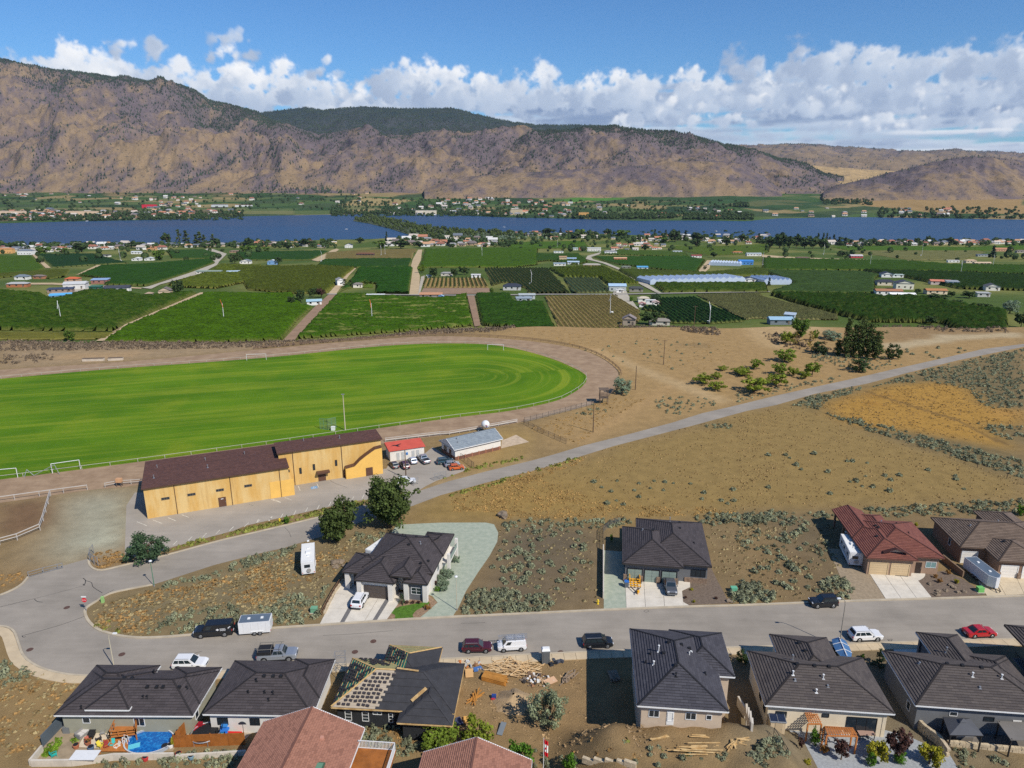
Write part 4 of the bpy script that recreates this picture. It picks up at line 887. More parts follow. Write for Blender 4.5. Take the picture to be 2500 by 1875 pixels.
def hip_block(H,roof,u0,u1,v0,v1,ez,pitch,mats,ends='hh',cap=True,course=.36,split=True,fascia=None,axis=None,soffit=True,over=0.,shed=None):

 w,d=u1-u0,v1-v0;ax=axis or('u' if w>=d else 'v');half=(d if ax=='u' else w)/2;hz=ez+pitch*half
 if ax=='u':
  vm=(v0+v1)/2;a=(u0+(half if ends[0]=='h' else 0),vm,hz);b=(u1-(half if ends[1]=='h' else 0),vm,hz)
  A,B,C,D=(u0,v0,ez),(u1,v0,ez),(u1,v1,ez),(u0,v1,ez)
  faces=[[A,B,b,a],[C,D,a,b]];e0,e1=[D,A,a],[B,C,b]
 else:
  um=(u0+u1)/2;a=(um,v0+(half if ends[0]=='h' else 0),hz);b=(um,v1-(half if ends[1]=='h' else 0),hz)
  A,B,C,D=(u0,v0,ez),(u1,v0,ez),(u1,v1,ez),(u0,v1,ez)
  faces=[[D,A,a,b],[B,C,b,a]];e0,e1=[A,B,a],[C,D,b]
 for f,e in((faces,None),):
  for q in f:Rf(q if abs(Vc(a).x-Vc(b).x)+abs(Vc(a).y-Vc(b).y)>.02 else q[:3],roof,mats['roof'],course,split=split)
 for e,k in((e0,ends[0]),(e1,ends[1])):
  if k=='h':Rf(e,roof,mats['roof'],course,split=split)
  else:
   Fc9('gable_wall',mats['wall'],roof,e)
 if cap:
  lines=[(a,b)]
  if ends[0]=='h':lines+=[(e0[0],a),(e0[1],a)]
  if ends[1]=='h':lines+=[(e1[0],b),(e1[1],b)]
  for p,q in lines:
   if(Vc(p)-Vc(q)).length<.3:continue
   m=MB();o_=Vc((0,0,.055));m.bar(Vc(p)+o_,Vc(q)+o_,.22,.07);m.build('ridge_cap',mats.get('cap',mats['roof']),roof,fix=False)
 fm=mats.get('fascia',Wh);m=MB()
 for p,q in((A,B),(B,C),(C,D),(D,A)):
  if(ends[0]=='g' and{p,q}==set(e0[:2]))or(ends[1]=='g' and{p,q}==set(e1[:2])):continue
  m.bar(Vc(p)+Vc((0,0,-.09)),Vc(q)+Vc((0,0,-.09)),.14,.17)
 for k,e in((ends[0],e0),(ends[1],e1)):
  if k=='g':
   m.bar(Vc(e[0])+Vc((0,0,-.05)),Vc(e[2])+Vc((0,0,-.05)),.12,.2);m.bar(Vc(e[1])+Vc((0,0,-.05)),Vc(e[2])+Vc((0,0,-.05)),.12,.2)
 m.build('gutter',fm,roof,fix=False)
 Fc9('soffit',mats.get('soffit',Wh),roof,[(x,y,ez-.16)for x,y,_ in(D,C,B,A)])
def Wb(H,u0,u1,v0,v1,z0,z1,Ma,name='wall'):
 m=MB();m.box(((u0+u1)/2,(v0+v1)/2,(z0+z1)/2),(u1-u0,v1-v0,z1-z0));return m.build(name,Ma,H)
def on_wall(side,rect):
 u0,u1,v0,v1=rect
 return{'F':(Vc((u0,v0,0)),Vc((1,0,0)),Vc((0,-1,0)),u1-u0),'B':(Vc((u1,v1,0)),Vc((-1,0,0)),Vc((0,1,0)),u1-u0),'L':(Vc((u0,v1,0)),Vc((0,-1,0)),Vc((-1,0,0)),v1-v0),'R':(Vc((u1,v0,0)),Vc((0,1,0)),Vc((1,0,0)),v1-v0)}[side]
def Wn(H,side,rect,s,z,w,h,nx=2,ny=1,frame=None,glass=None,name='window',proud=.05,bar=.07):
 o,e,n,_=on_wall(side,rect);c=o+e*s+Vc((0,0,z));frame=frame or Wh;up=Vc((0,0,1))
 wn=MB();P_=lambda a,b,k:c+e*a+up*b+n*k
 for a0,b0,a1,b1 in((0,0,w,0),(0,h,w,h),(0,0,0,h),(w,0,w,h)):wn.bar(P_(a0,b0,proud*.5+.01),P_(a1,b1,proud*.5+.01),proud,bar,up=n)if b0==b1 else wn.bar(P_(a0,b0,proud*.5+.01),P_(a1,b1,proud*.5+.01),bar,proud,up=n)
 for i in range(1,nx):wn.bar(P_(w*i/nx,0,.03),P_(w*i/nx,h,.03),bar*.7,.03,up=n)
 for j in range(1,ny):wn.bar(P_(0,h*j/ny,.03),P_(w,h*j/ny,.03),.03,bar*.7,up=n)
 wo=wn.build(name,frame,H)
 g=MB();g.face([P_(0,0,.015),P_(w,0,.015),P_(w,h,.015),P_(0,h,.015)]);g.build('pane',glass or GLASS,wo)
 return wo
def Gd(H,side,rect,s,z,w,h,Ma,rows=4,glazed=False,trim=None,cols=1):
 o,e,n,_=on_wall(side,rect);c=o+e*s+Vc((0,0,z));up=Vc((0,0,1));m=MB();P_=lambda a,b,k:c+e*a+up*b+n*k
 for a0,b0,a1,b1 in((-.08,0,-.08,h+.08),(w+.08,0,w+.08,h+.08),(-.12,h+.08,w+.12,h+.08)):m.bar(P_(a0,b0,.04),P_(a1,b1,.04),.14,.08,up=n)
 d=m.build('garage_door',trim or Wh,H)
 for r_ in range(rows):
  for k in range(cols):
   p=MB();a0,a1,b0,b1=w*k/cols+.02,w*(k+1)/cols-.02,h*r_/rows+.015,h*(r_+1)/rows-.015
   q=[P_(a0,b0,.03),P_(a1,b0,.03),P_(a1,b1,.03),P_(a0,b1,.03)];q2=[x-n*.025 for x in q];p.face(q)
   for i in range(4):p.face([q[i],q[(i+1)%4],q2[(i+1)%4],q2[i]])
   p.build('pane' if glazed else 'panel',Ma,d)
 return d
def door(H,side,rect,s,z,w,h,Ma,frame=None):
 o,e,n,_=on_wall(side,rect);c=o+e*(s+w/2)+Vc((0,0,z+h/2))+n*.03;m=MB();rz=math.atan2(e.y,e.x)
 m.box(tuple(c),(w,.07,h),rz);d=m.build('door',Ma,H);k=MB();k.box(tuple(c+e*(w*.38)+n*.06),(.06,.08,.14),rz);k.build('handle',Mt,d);return d
def vent(H,roof,u,v,z,kind='pipe',Ma=None,h=.45):
 m=MB()
 if kind=='pipe':m.tube([(u,v,z),(u,v,z+h)],[.07,.07],8);m.tube([(u,v,z+h),(u,v,z+h+.1)],[.13,.13],8);m.box((u,v,z+.02),(.36,.36,.05));return m.build('vent_pipe',Ma or Mt,roof)
 if kind=='box':m.box((u,v,z+.13),(.42,.42,.26),taper=.85);return m.build('roof_vent',Ma or DARK,roof)
 if kind=='hook':m.tube([(u,v,z),(u,v,z+.45),(u+.1,v,z+.6),(u+.28,v,z+.58),(u+.32,v,z+.42)],[.07]*5,8);return m.build('vent_pipe',Ma or Wh,roof)
class House:
 def __init__(s,name,lb,x,y,deg,mats,z=0.,cat='house',group=None):
  s.o=tag(Em(name,(x,y,z),math.radians(deg)),lb,cat,group);s.roof=Em('roof');s.roof.parent=s.o;s.m=mats;s.z=z;s.bl=[]
 def block(s,u0,u1,v0,v1,ez,pitch=.45,ends='hh',over=.55,z0=0.,wall=True,**kw):
  ez-=s.z;z0-=s.z
  hip_block(s.o,s.roof,u0,u1,v0,v1,ez,pitch,s.m,ends,**kw);r=(u0+over,u1-over,v0+over,v1-over)
  if wall:Wb(s.o,*r,z0,ez-.15,s.m['wall'])
  s.bl.append((u0,u1,v0,v1,ez,pitch,ends,kw.get('axis')));return r
 def surf(s,u,v):
  best=0
  for u0,u1,v0,v1,ez,p,ends,axis in s.bl:
   if u0<=u<=u1 and v0<=v<=v1:
    ax=axis or('u' if u1-u0>=v1-v0 else 'v');D=[v-v0,v1-v]if ax=='u' else[u-u0,u1-u]
    if ends[0]=='h':D.append((u-u0)if ax=='u' else(v-v0))
    if ends[1]=='h':D.append((u1-u)if ax=='u' else(v1-v))
    best=max(best,ez+p*min(D))
  return best
 def vents(s,items):
  for u,v,k,*r in items:vent(s.o,s.roof,u,v,s.surf(u,v),k,*r)
STUCCO_W=mat('white_stucco',S(214,210,204),.9,.05,1.);STUCCO_B=mat('beige_stucco',S(190,172,152),.9,.06,1.);STUCCO_G=mat('grey_green_siding',S(150,148,132),.9,.05,1.);STUCCO_C=mat('cream_stucco',S(214,200,176),.9,.05,1.)
STUCCO_T=mat('taupe_stucco',S(158,132,112),.9,.06,1.);STUCCO_D=mat('dark_grey_stucco',S(104,106,110),.9,.06,1.);STUCCO_BR=mat('brown_stucco',S(128,104,88),.9,.06,1.);WRAP=mat('black_house_wrap',S(44,46,50),.7,.15,1.);OSB=mat('strand_board',S(186,142,96),.85,.2,2.)
GUT_D=mat('dark_gutter',S(60,56,54),.5,0.);SOFF_D=mat('warm_grey_soffit',S(150,142,134),.9,0.)  # soffit boards in one flat warm grey
G_DK=mat('dark_garage',S(82,74,70),.6,.1,2.);G_GLASS=mat('frosted_glass',S(130,146,140),.25,.06,.5,spec=.5);G_TAN=mat('tan_garage',S(202,178,142),.7,.05);G_WHITE=mat('white_garage',S(226,222,216),.6,.03)
BRICK_COL=mat('stone_veneer',S(132,112,96),.9,.3,3.)
a=House('hipped_house','dark hipped roof house with the round blue pool in its yard',-56.6,73.,-.4,{'roof':R_CHAR,'wall':STUCCO_G,'fascia':Wh,'soffit':SOFF_D})
r=a.block(0,17.2,0,8.3,3.2,.47,z0=0);a.block(3.7,9.2,.35,7.5,3.75,.47,ends='hh',axis='v');a.block(0,8.7,2,9.3,3.25,.45,wall=False);a.block(10.9,17.2,2,9.,3.22,.46,wall=False,axis='v')
Wn(a.o,'F',r,2.5,1.6,.9,.8,1);Wn(a.o,'F',(4.25,8.65,.9,7),.6,.6,3.,2.3,4,frame=Wh);Wn(a.o,'F',r,8.9,1.2,1.3,1.2,2);Wn(a.o,'R',r,1.,1.2,.9,1.3,1)
a.vents([(6.6,4.5,'box'),(7.6,4.5,'box'),(10.2,3.2,'box'),(11.4,3.2,'box'),(12.2,3.2,'box'),(14.2,3.3,'box'),(10.2,2.,'pipe',DARK,.3),(10.7,2.,'pipe',DARK,.3),(3.,.8,'pipe',DARK,.3),(9.3,6.6,'pipe',DARK,.6),(15,3.6,'pipe',DARK,.3)])
b=House('hipped_house','dark hipped roof house with the trampoline and toys behind it',-38.3,73.2,-1.2,{'roof':R_CHAR,'wall':STUCCO_W,'fascia':Wh,'soffit':SOFF_D})
r=b.block(0,13.7,0,10.1,3.2,.42);b.block(8.2,13.7,3,10.6,3.25,.43,axis='v',wall=False)
Wn(b.o,'F',r,.9,1.2,1.3,1.,2,frame=DARK);Wn(b.o,'F',r,5.,1.2,1.2,1.,2,frame=DARK);Wn(b.o,'F',r,9.5,1.2,1.2,1.,2)
b.vents([(6.2,4.6,'box'),(7.4,4.6,'box'),(8.4,4.6,'box'),(5.4,4.,'pipe',DARK,.35),(8.,2.5,'pipe',DARK,.35),(7.7,1.7,'pipe',DARK,.3),(4.8,2.6,'pipe',DARK,.25),(6.9,2.6,'pipe',DARK,.25)])
c=House('unfinished_house','unfinished house with bare roof boards and black underlay',-22.7,74.4,-4.2,{'roof':mat('black_underlay',S(58,58,62),.8,.14,1.),'wall':WRAP,'fascia':WOOD,'soffit':OSB,'cap':mat('black_underlay',S(58,58,62))})
r=c.block(0,15.6,0,9.4,3.2,.46,course=.95);c.block(8.8,15.6,-1.8,6.5,3.,.46,axis='v',course=.95);rg=c.block(4.4,12.,3.5,12.5,3.3,.44,axis='v',course=.95)
for s_,w_ in((1.,.8),(3.2,.8),(6.6,.5)):Wn(c.o,'F',r,s_,.9,w_,1.4,1,3)
Wn(c.o,'F',r,4.6,2.,1.1,.4,2)
wp=MB();wp.face([(15.06,-1.2,0),(15.06,8.8,0),(15.06,8.8,3.),(15.06,-1.2,2.9)]);wp.build('sheathing',OSB,c.o)
BOARD=mat('sun_bleached_board',S(186,172,152),.85,.2,2.,col2=S(170,158,144));GREENM=mat('green_underlay',S(30,118,100),.7,.15,.8);BATT=mat('batten',S(206,172,116),.8,.15,2.)
hz=3.2+.46*4.7;nF=Vc((0,-.46,1)).normalized()
k=15
for i in range(k):
 t0,t1=i/k,(i+1)/k;v0_,v1_=4.7*t0,4.7*t1;uL0,uL1=v0_+.05,v1_+.05;uR=5.6+1.6*t0+(.35 if i%2 else 0.)
 q=[Vc((uL0,v0_+.012,3.2+.46*v0_)),Vc((uR,v0_+.012,3.2+.46*v0_)),Vc((uR,v1_-.012,3.2+.46*v1_)),Vc((uL1,v1_-.012,3.2+.46*v1_))]
 m=MB();hi_=[p+nF*.10 for p in q];lo_=[p+nF*.065 for p in q];m.face(hi_)
 for j in range(4):m.face([lo_[j],lo_[(j+1)%4],hi_[(j+1)%4],hi_[j]])
 m.build('roof_board',BOARD,c.roof)
def membrane(pts,parent,n_bat):
 pts=[Vc(p)for p in pts];n=(pts[1]-pts[0]).cross(pts[-1]-pts[0]).normalized();n=n if n.z>0 else-n
 Fc9('green_membrane',GREENM,parent,[p+n*.075 for p in pts])
 a_,b_,ap=pts[0],pts[1],pts[2:]
 for i in range(n_bat):
  t=(i+.5)/n_bat;p=a_.lerp(ap[-1],t);q=b_.lerp(ap[0],t)
  if(p-q).length>.5:mm=MB();mm.bar(p+n*.1,q+n*.1,.05,.04);mm.build('batten',BATT,parent,fix=False)
membrane([(.02,9.4,3.2),(.02,0,3.2),(4.7,4.7,hz)],c.roof,11)
hg=3.3+.44*3.8
membrane([(4.42,12.5,3.3),(4.42,7.6,3.3),(8.2,5.,hg),(8.2,8.7,hg)],c.roof,9)
membrane([(7.,9.38,3.2),(.1,9.38,3.2),(4.75,4.75,hz),(7.,4.75,hz)],c.roof,9)
membrane([(11.9,12.48,3.3),(4.5,12.48,3.3),(8.2,8.75,hg)],c.roof,7)
for p,q in(((0,0,3.2),(4.7,4.7,hz)),((4.5,12.5,3.3),(8.2,8.7,hg)),((0,9.4,3.2),(4.7,4.7,hz)),((8.2,8.7,hg),(11.9,12.5,3.3)),((4.7,4.7,hz),(7.2,4.7,hz))):Br9('ridge_board',BATT,c.roof,Vc(p)+Vc((0,0,.13)),Vc(q)+Vc((0,0,.13)),.2,.06)
TILE=mat('charcoal_tile',S(56,52,56),.7,.12,2.);ts=MB()
for i in range(3):ts.box((0,0,.03+i*.045),(.40-.03*(i%2),.30,.04))
ts.box((0.,-.13,.02),(.2,.08,.03));tile_me=ts.mesh('tile_stack',TILE)
Mc=Matrix.Translation((-22.7,74.4,0))@Matrix.Rotation(math.radians(-4.2),4,'Z')
def tile_stack(u,v,z,n,lab,extra=.10):
 grp=lab
 o=link('tile_stack',tile_me);e=Vc(n).to_track_quat('Z','Y').to_matrix().to_4x4();o.matrix_world=Mc@Matrix.Translation(Vc((u,v,z))+Vc(n).normalized()*extra)@e@Matrix.Rotation(ru(-.25,.25),4,'Z');tag(o,lab,'roof tiles',grp)
for i in range(9):
 for j in range(9):
  v=.35+i*.47;u=v+.55+j*.62+(.3 if i%2 else 0.)
  if u<5.2+.25*i and random.random()<.93:tile_stack(u+ru(-.06,.06),v+ru(-.05,.05),3.2+.46*v,(0,-.46,1),'small dark stack of roof tiles on the bare boards')
for i in range(9):
 for j in range(15):
  u=.35+i*.47;v=u+.4+j*.62+(.3 if i%2 else 0.)
  if v<9.1-u and random.random()<.7:tile_stack(u,v,3.2+.46*u,(-.46,0,1),'small dark stack of roof tiles on the green left slope',.13)
for i in range(7):
 for j in range(8):
  u=4.75+i*.5;v=12.1-(u-4.4)*0.-j*.62-(.3 if i%2 else 0);lim=12.3-(u-4.4)
  if v<lim and v>7.7 and random.random()<.85:tile_stack(u,v,3.3+.44*(u-4.4),(-.44,0,1),'small dark stack of roof tiles on the garage slope',.13)
for i in range(6):
 for j in range(9):
  v=9.-i*.5;u=.9+(9.4-v)+j*.65
  if u<4.3+i*.3 and random.random()<.85:tile_stack(u,v,3.2+.46*(9.4-v),(0,.46,1),'small dark stack of roof tiles on the street slope',.13)
d=House('hipped_house','tall beige house with slate grey roof beside the dirt lot',14.8,70.,-5.6,{'roof':R_GREY,'wall':STUCCO_B,'fascia':Wh,'soffit':SOFF_D})
r=d.block(0,10.5,0,14.9,7.2,.43,axis='v',z0=0.);r2=d.block(5.4,12.5,6.5,15.5,7.,.45,axis='v')
Wn(d.o,'F',r,.9,5.3,1.2,.95,2);door(d.o,'F',r,3.,4.35,.85,1.95,mat('white_door',S(224,224,222),.5,.02));Wn(d.o,'F',r,3.12,4.9,.6,1.2,1,frame=Wh,proud=.1);Wn(d.o,'F',r,5.2,5.3,1.2,.95,2);Wn(d.o,'F',r,7.6,5.45,.6,.65,1)
Wn(d.o,'R',r2,1.,5.2,1.2,1.1,2)
d.vents([(3.2,8.4,'pipe',Wh,.9),(7.,8.,'hook'),(4.6,9.6,'box'),(6.2,9.4,'box'),(7.2,9.3,'box'),(4.9,4.9,'box'),(2.4,6.2,'pipe',Wh,.5),(1.5,7,'pipe',DARK,.3),(4.8,3.6,'pipe',DARK,.5),(3.8,7.8,'box'),(8.6,5.3,'pipe',DARK,.3),(2.2,8.4,'pipe',DARK,.2)])
e_=House('hipped_house','brown grey hipped house with the wooden pergola in its garden',31.5,73.8,-5.6,{'roof':R_BRGREY,'wall':STUCCO_C,'fascia':Wh,'soffit':SOFF_D})
r=e_.block(0,15.4,0,10.6,4.,.43);e_.block(4.,11.9,4.,14.6,4.1,.44,axis='v')
Wn(e_.o,'F',r,1.,1.9,1.3,.9,2,frame=DARK);Wn(e_.o,'F',r,6.6,2.4,.8,.5,1,frame=DARK);Wn(e_.o,'L',r,5.5,1.6,1.,1.3,1,frame=DARK);Wn(e_.o,'L',r,7.6,1.6,1.,1.3,1,frame=DARK);Wn(e_.o,'F',r,9.6,.5,3.6,2.2,3,frame=DARK)
e_.vents([(5.1,5.4,'box'),(7.2,5.2,'box'),(9.,5.2,'box'),(4.2,3.9,'pipe',Wh,.55),(7.9,3.7,'pipe',Wh,.55),(4.3,3.2,'pipe',Mt,.2),(8.2,2.7,'pipe',Mt,.2),(6.6,1.9,'pipe',Wh,.45),(5.,7.,'pipe',Mt,.8),(7.,11.,'box'),(7.3,9.2,'box')])
pm=MB();pm.box((14.6,.7,1.9),(.4,.4,3.8));pm.build('porch_post',STUCCO_C,e_.o)
f_=House('hipped_house','brown grey hipped house with two gazebos behind it',50.2,73.8,-6.,{'roof':R_BRGREY,'wall':STUCCO_D,'fascia':Wh,'soffit':SOFF_D})
r=f_.block(0,16.4,0,10.6,4.,.43);f_.block(6.4,12.1,4.,15.4,4.1,.44,axis='v');f_.block(9.5,16.4,3.,11.2,4.02,.43,wall=False)
Wn(f_.o,'F',r,3.9,2.4,.9,.6,1);Wn(f_.o,'F',r,8.,2.,1.2,.6,1,frame=DARK);door(f_.o,'F',r,11.4,.2,1.,2.2,Wh);Wn(f_.o,'L',r,7.,1.2,.9,1.2,1)
f_.vents([(5.9,5.6,'box'),(7.6,5.3,'box'),(9.9,5.2,'box'),(8.3,4.,'pipe',Wh,.55),(11.8,4.,'pipe',Wh,.55),(8.6,2.6,'pipe',Mt,.2),(8.,10.,'pipe',Mt,.8),(3.,6.5,'pipe',Mt,.2)])
for u in(6.9,9.):pm=MB();pm.box((u,14.6,2.),(.45,.45,4.));pm.build('porch_post',STUCCO_D,f_.o)
_g=Qz('Z4',2060,555,6.2);_g=_g-Vc((math.sin(math.radians(6))*13,math.cos(math.radians(6))*13,0))
g_=House('hipped_house','dark roofed house with a balcony cut by the right edge',_g.x,_g.y,-6.,{'roof':R_BRGREY,'wall':STUCCO_D,'fascia':GUT_D,'soffit':SOFF_D})
g_.block(0,15,0,13,6.2,.42,over=2.2)
for v in(.6,4.2,8.):pm=MB();pm.box((.7,v,3.),(.5,.5,6.));pm.build('porch_post',STUCCO_D,g_.o)
bm_=MB();bm_.box((1.4,5,2.9),(2.6,10,.2));bm_.build('balcony',STUCCO_D,g_.o)
for i in range(26):bb=MB();bb.box((.2,.2+i*.38,3.5),(.04,.04,1.));bb.build('baluster',DARK,g_.o)
bb=MB();bb.box((.2,5,4.02),(.07,10,.06));bb.build('handrail',DARK,g_.o)
h=House('composite_house','sprawling dark hipped house ringed by green gravel',-28.6,106.,-9.5,{'roof':R_CHAR,'wall':STUCCO_W,'fascia':GUT_D,'soffit':SOFF_D})
h.block(3.2,15.5,1.,13.4,3.9,.47,axis='v');rg=h.block(3.,9.9,-2.2,6.5,3.5,.46,axis='v');rl=h.block(0,7.,0.,6.4,3.4,.46,axis='u',wall=False);h.block(11.1,15.3,-1.6,6,3.5,.46,axis='v');h.block(8.9,12.6,-1.3,5.5,4.3,.46,axis='v',wall=False);h.block(10.6,15.7,7,14.9,3.95,.46,axis='u',ends='hh')
Wb(h.o,.7,4.,1.6,5.8,0,3.25,STUCCO_W);Gd(h.o,'F',rg,1.05,0.,3.9,2.3,G_DK,4,trim=G_DK)
for u,v in((3.75,-1.75),(9.1,-1.75),(.75,.55),(11.6,-1.15),(14.8,-1.15)):pm=MB();pm.box((u,v,1.65),(.75,.75,3.3));pm.build('pillar',STUCCO_W,h.o)
Gd(h.o,'F',(.7,4.,1.6,5.8),.8,0,2.,2.3,G_DK,4,trim=G_DK)
rf=(11.65,14.75,-1.05,5.5);Wb(h.o,12.,14.4,-1.08,0,.1,3.2,STUCCO_D,'bay_wall');Wn(h.o,'F',(12.,14.4,-1.08,0),.4,1.2,1.7,1.2,2,2)
door(h.o,'F',(3.8,14.9,1.55,12.9),6.4,.2,1.,2.2,mat('dark_door',S(60,50,46),.5,.05));Wn(h.o,'R',(3.75,14.95,1.55,12.85),4,1.4,1.2,1.2,2)
for v in(8.,13.6):pm=MB();pm.box((16.4,v,1.9),(.5,.5,3.8));pm.build('pillar',STUCCO_W,h.o)
bm_=MB();bm_.box((15.9,10.8,2.),(1.4,5.6,.18));bm_.build('balcony',STUCCO_W,h.o)
gl=MB();gl.box((16.55,10.8,2.6),(.04,5.4,.9));gl.build('balcony_glass',G_GLASS,h.o)
h.vents([(7.6,9.8,'pipe',DARK,.3),(8.5,8.6,'pipe',DARK,.3),(10.4,8.8,'box'),(11.6,7.2,'pipe',Mt,.4),(13.,2.6,'box'),(14.,3.6,'box'),(10.,5.8,'box'),(3.5,3.4,'pipe',DARK,.3)])
i_=House('hipped_house','dark hipped house with three glazed garage doors',18.9,108.4,-8.5,{'roof':R_CHAR,'wall':STUCCO_D,'fascia':GUT_D,'soffit':SOFF_D})
r=i_.block(0,10.2,0,13.5,3.6,.44,axis='v');r2=i_.block(2.6,15.,1.1,17.4,3.55,.42,axis='v')
for s_ in(.45,3.35,6.25):Gd(i_.o,'F',r,s_,0,2.4,2.35,G_GLASS,4,True,DARK,2)
for u in(.6,3.3,6.2,9.2):
 pm=MB();pm.box((u,.5,.6),(.62,.5,1.2));pm.build('stone_pier',BRICK_COL,i_.o)
Wn(i_.o,'F',r2,8.6,1.2,2.4,1.3,3,frame=DARK);Wb(i_.o,10.7,14.45,1.5,1.66,0,.9,BRICK_COL,'stone_base')
i_.vents([(8.7,13.5,'pipe',Mt,.9),(5.6,10.2,'box'),(5.3,8.5,'box'),(10.3,10.5,'box'),(10.4,13.,'box'),(12.5,7.,'pipe',DARK,.2),(3.6,9.5,'pipe',Mt,.2)])
j=House('tiled_house','house with dark red tiled roof and two tan garage doors',61.7,110.4,-6.2,{'roof':R_RED,'wall':STUCCO_T,'fascia':mat('red_gutter',S(110,74,64),.6,0.),'soffit':SOFF_D})
r=j.block(0,8.6,0.,12.,3.5,.40,axis='v',ends='hh');r2=j.block(1.2,13.4,1.2,14.8,3.55,.38,axis='v');j.block(0,5.6,7,18.7,3.6,.40,axis='v',ends='hg',wall=False);j.block(3.5,8.5,10,17.,3.65,.36,axis='v',wall=False)
gm=MB();gm.face([(3.2,1.25,4.25),(6.9,1.25,4.25),(5.05,1.25,4.95)]);gm.build('gable_panel',STUCCO_C,j.o)
rg=MB();rg.bar((3.,1.,4.25),(5.05,1.,5.05),.7,.1);rg.bar((5.05,1.,5.05),(7.1,1.,4.25),.7,.1);rg.build('gable_roof',R_RED,j.roof)
for s_ in(.5,4.05):Gd(j.o,'F',r,s_,0,2.9,2.3,G_TAN,5,trim=G_TAN)
Wn(j.o,'F',r2,9.,1.3,1.7,1.1,2,frame=Wh,glass=mat('pale_glass',S(120,150,150),.1,0.));door(j.o,'F',r2,7.4,.1,.95,2.1,mat('dark_door',S(60,50,46)))
for v in(17.9,13.):pm=MB();pm.box((.5,v,1.8),(.35,.35,3.6));pm.build('porch_post',STUCCO_BR,j.o)
Wn(j.o,'L',r,3,1.3,1.,1.2,1);Wn(j.o,'L',r,6,1.3,1.,1.2,1)
j.vents([(4.8,9.6,'box'),(5.,8.8,'box'),(3.5,5.4,'box'),(9.5,7,'pipe',DARK,.25),(8.5,10,'pipe',DARK,.2),(6.5,11.5,'pipe',Mt,.3)])
kk=House('tiled_house','taupe tiled house with white garage doors at the right edge',80.3,114.,-6.,{'roof':R_TAUPE,'wall':STUCCO_BR,'fascia':mat('brown_gutter',S(104,88,76),.6,0.),'soffit':SOFF_D})
r=kk.block(0,17.5,.2,11.8,3.5,.40);r2=kk.block(4.2,12.4,-4.2,4.5,3.45,.42,axis='v');kk.block(9.5,16.5,5,15.5,3.6,.40,axis='v')
Gd(kk.o,'F',r,.3,0,2.5,2.3,G_WHITE,4);Gd(kk.o,'F',r2,.5,0,2.6,2.3,G_WHITE,4);Gd(kk.o,'F',r2,4.,0,2.6,2.3,G_WHITE,4)
for u in(4.85,8.2,11.75):pm=MB();pm.box((u,-3.7,.55),(.6,.5,1.1));pm.build('stone_pier',BRICK_COL,kk.o)
Wn(kk.o,'L',r,6.,1.4,.8,1.3,1);kk.vents([(4,5.5,'pipe',Mt,.2),(9,6.2,'pipe',Mt,.4),(7.3,.5,'box'),(14,6.2,'pipe',Wh,.4)])
l_=House('gabled_house','brown shingled gable house with the white deck railing',-30.2,54.,-4.8,{'roof':R_BROWN,'wall':STUCCO_C,'fascia':Wh,'soffit':SOFF_D},z=2.2)
l_.block(0,12.,0,14.8,6.,.42,axis='v',ends='gg',course=.26,over=.5,z0=2);l_.block(4.5,15.,-2,8.5,5.3,.33,axis='v',ends='hh',course=.26,z0=2)
sk=MB();sk.box((8.9,7.6,5.),(1.6,1.3,.22));sko=sk.build('skylight',mat('skylight_frame',S(70,96,78),.5,0),l_.roof);sg=MB();sg.box((8.9,7.6,5.13),(1.3,1.,.04));sg.build('pane',mat('skylight_glass',S(104,140,116),.15,0.),sko)
l_.vents([(8.3,11.2,'box',mat('pink_vent',S(190,140,122),.7,0.)),(9.8,7.2,'pipe',DARK,.3)])
dk=MB();dk.box((14.,10.6,3.),(4.4,4.2,.2));dk.build('deck',WOOD_OLD,l_.o)
for a0,a1 in(((11.9,12.6),(16.1,12.6)),((16.1,12.6),(16.1,8.6))):
 for z in(3.15,4.1):bb=MB();bb.bar((*a0,z),(*a1,z),.07,.07);bb.build('handrail',Wh,l_.o)
 n=26
 for i in range(n+1):
  t=i/n;bb=MB();bb.box((a0[0]+(a1[0]-a0[0])*t,a0[1]+(a1[1]-a0[1])*t,3.6),(.05,.05,1.));bb.build('baluster',Wh,l_.o)
m_=House('gabled_house','brown shingled gable roof at the bottom edge by the leafy bushes',-10.9,52.,-5.2,{'roof':R_BROWN,'wall':STUCCO_C,'fascia':Wh,'soffit':SOFF_D},z=2.2)
m_.block(0,12.,0,12.2,6.,.42,axis='v',ends='gg',course=.26,over=.5,z0=2)
# -------------- grandstand and park buildings
YEL=bpy.data.materials.new('yellow_stucco');YEL.use_nodes=True
def yellow():
 t=YEL.node_tree;t.nodes.clear();g=G(t);o=g.new('ShaderNodeOutputMaterial');b=g.new('ShaderNodeBsdfPrincipled');g.l.new(b.outputs[0],o.inputs[0])
 pos=g.new('ShaderNodeNewGeometry').outputs['Position'];n=g.noise(g.v('MULTIPLY',pos,(1,1,.22)),.45,5,.65);n2=g.noise(pos,2.5,4,.6);st=g.noise(g.v('MULTIPLY',pos,(1,1,.06)),1.6,4,.6)
 c=g.mix(g.ss(n,.35,.68),(*[v*.92 for v in S(206,164,92)],1),(*[v*.92 for v in S(216,186,128)],1));c=g.mix(g.m('MULTIPLY',g.ss(st,.52,.75),.5),c,(*[v*.9 for v in S(176,136,76)],1));k=g.m('ADD',g.m('MULTIPLY',n2,.22),.89)
 g.l.new(g.mix(1.,c,g.xyz(k,k,k),'MULTIPLY'),b.inputs['Base Color']);b.inputs['Roughness'].default_value=.9
yellow()
YEL2=mat('fresh_yellow',S(222,178,96),.9,.05,.6);BROWN_D=mat('brown_steel',S(92,66,54),.6,.08);DOWN=mat('downpipe',S(84,62,50),.6,0.)
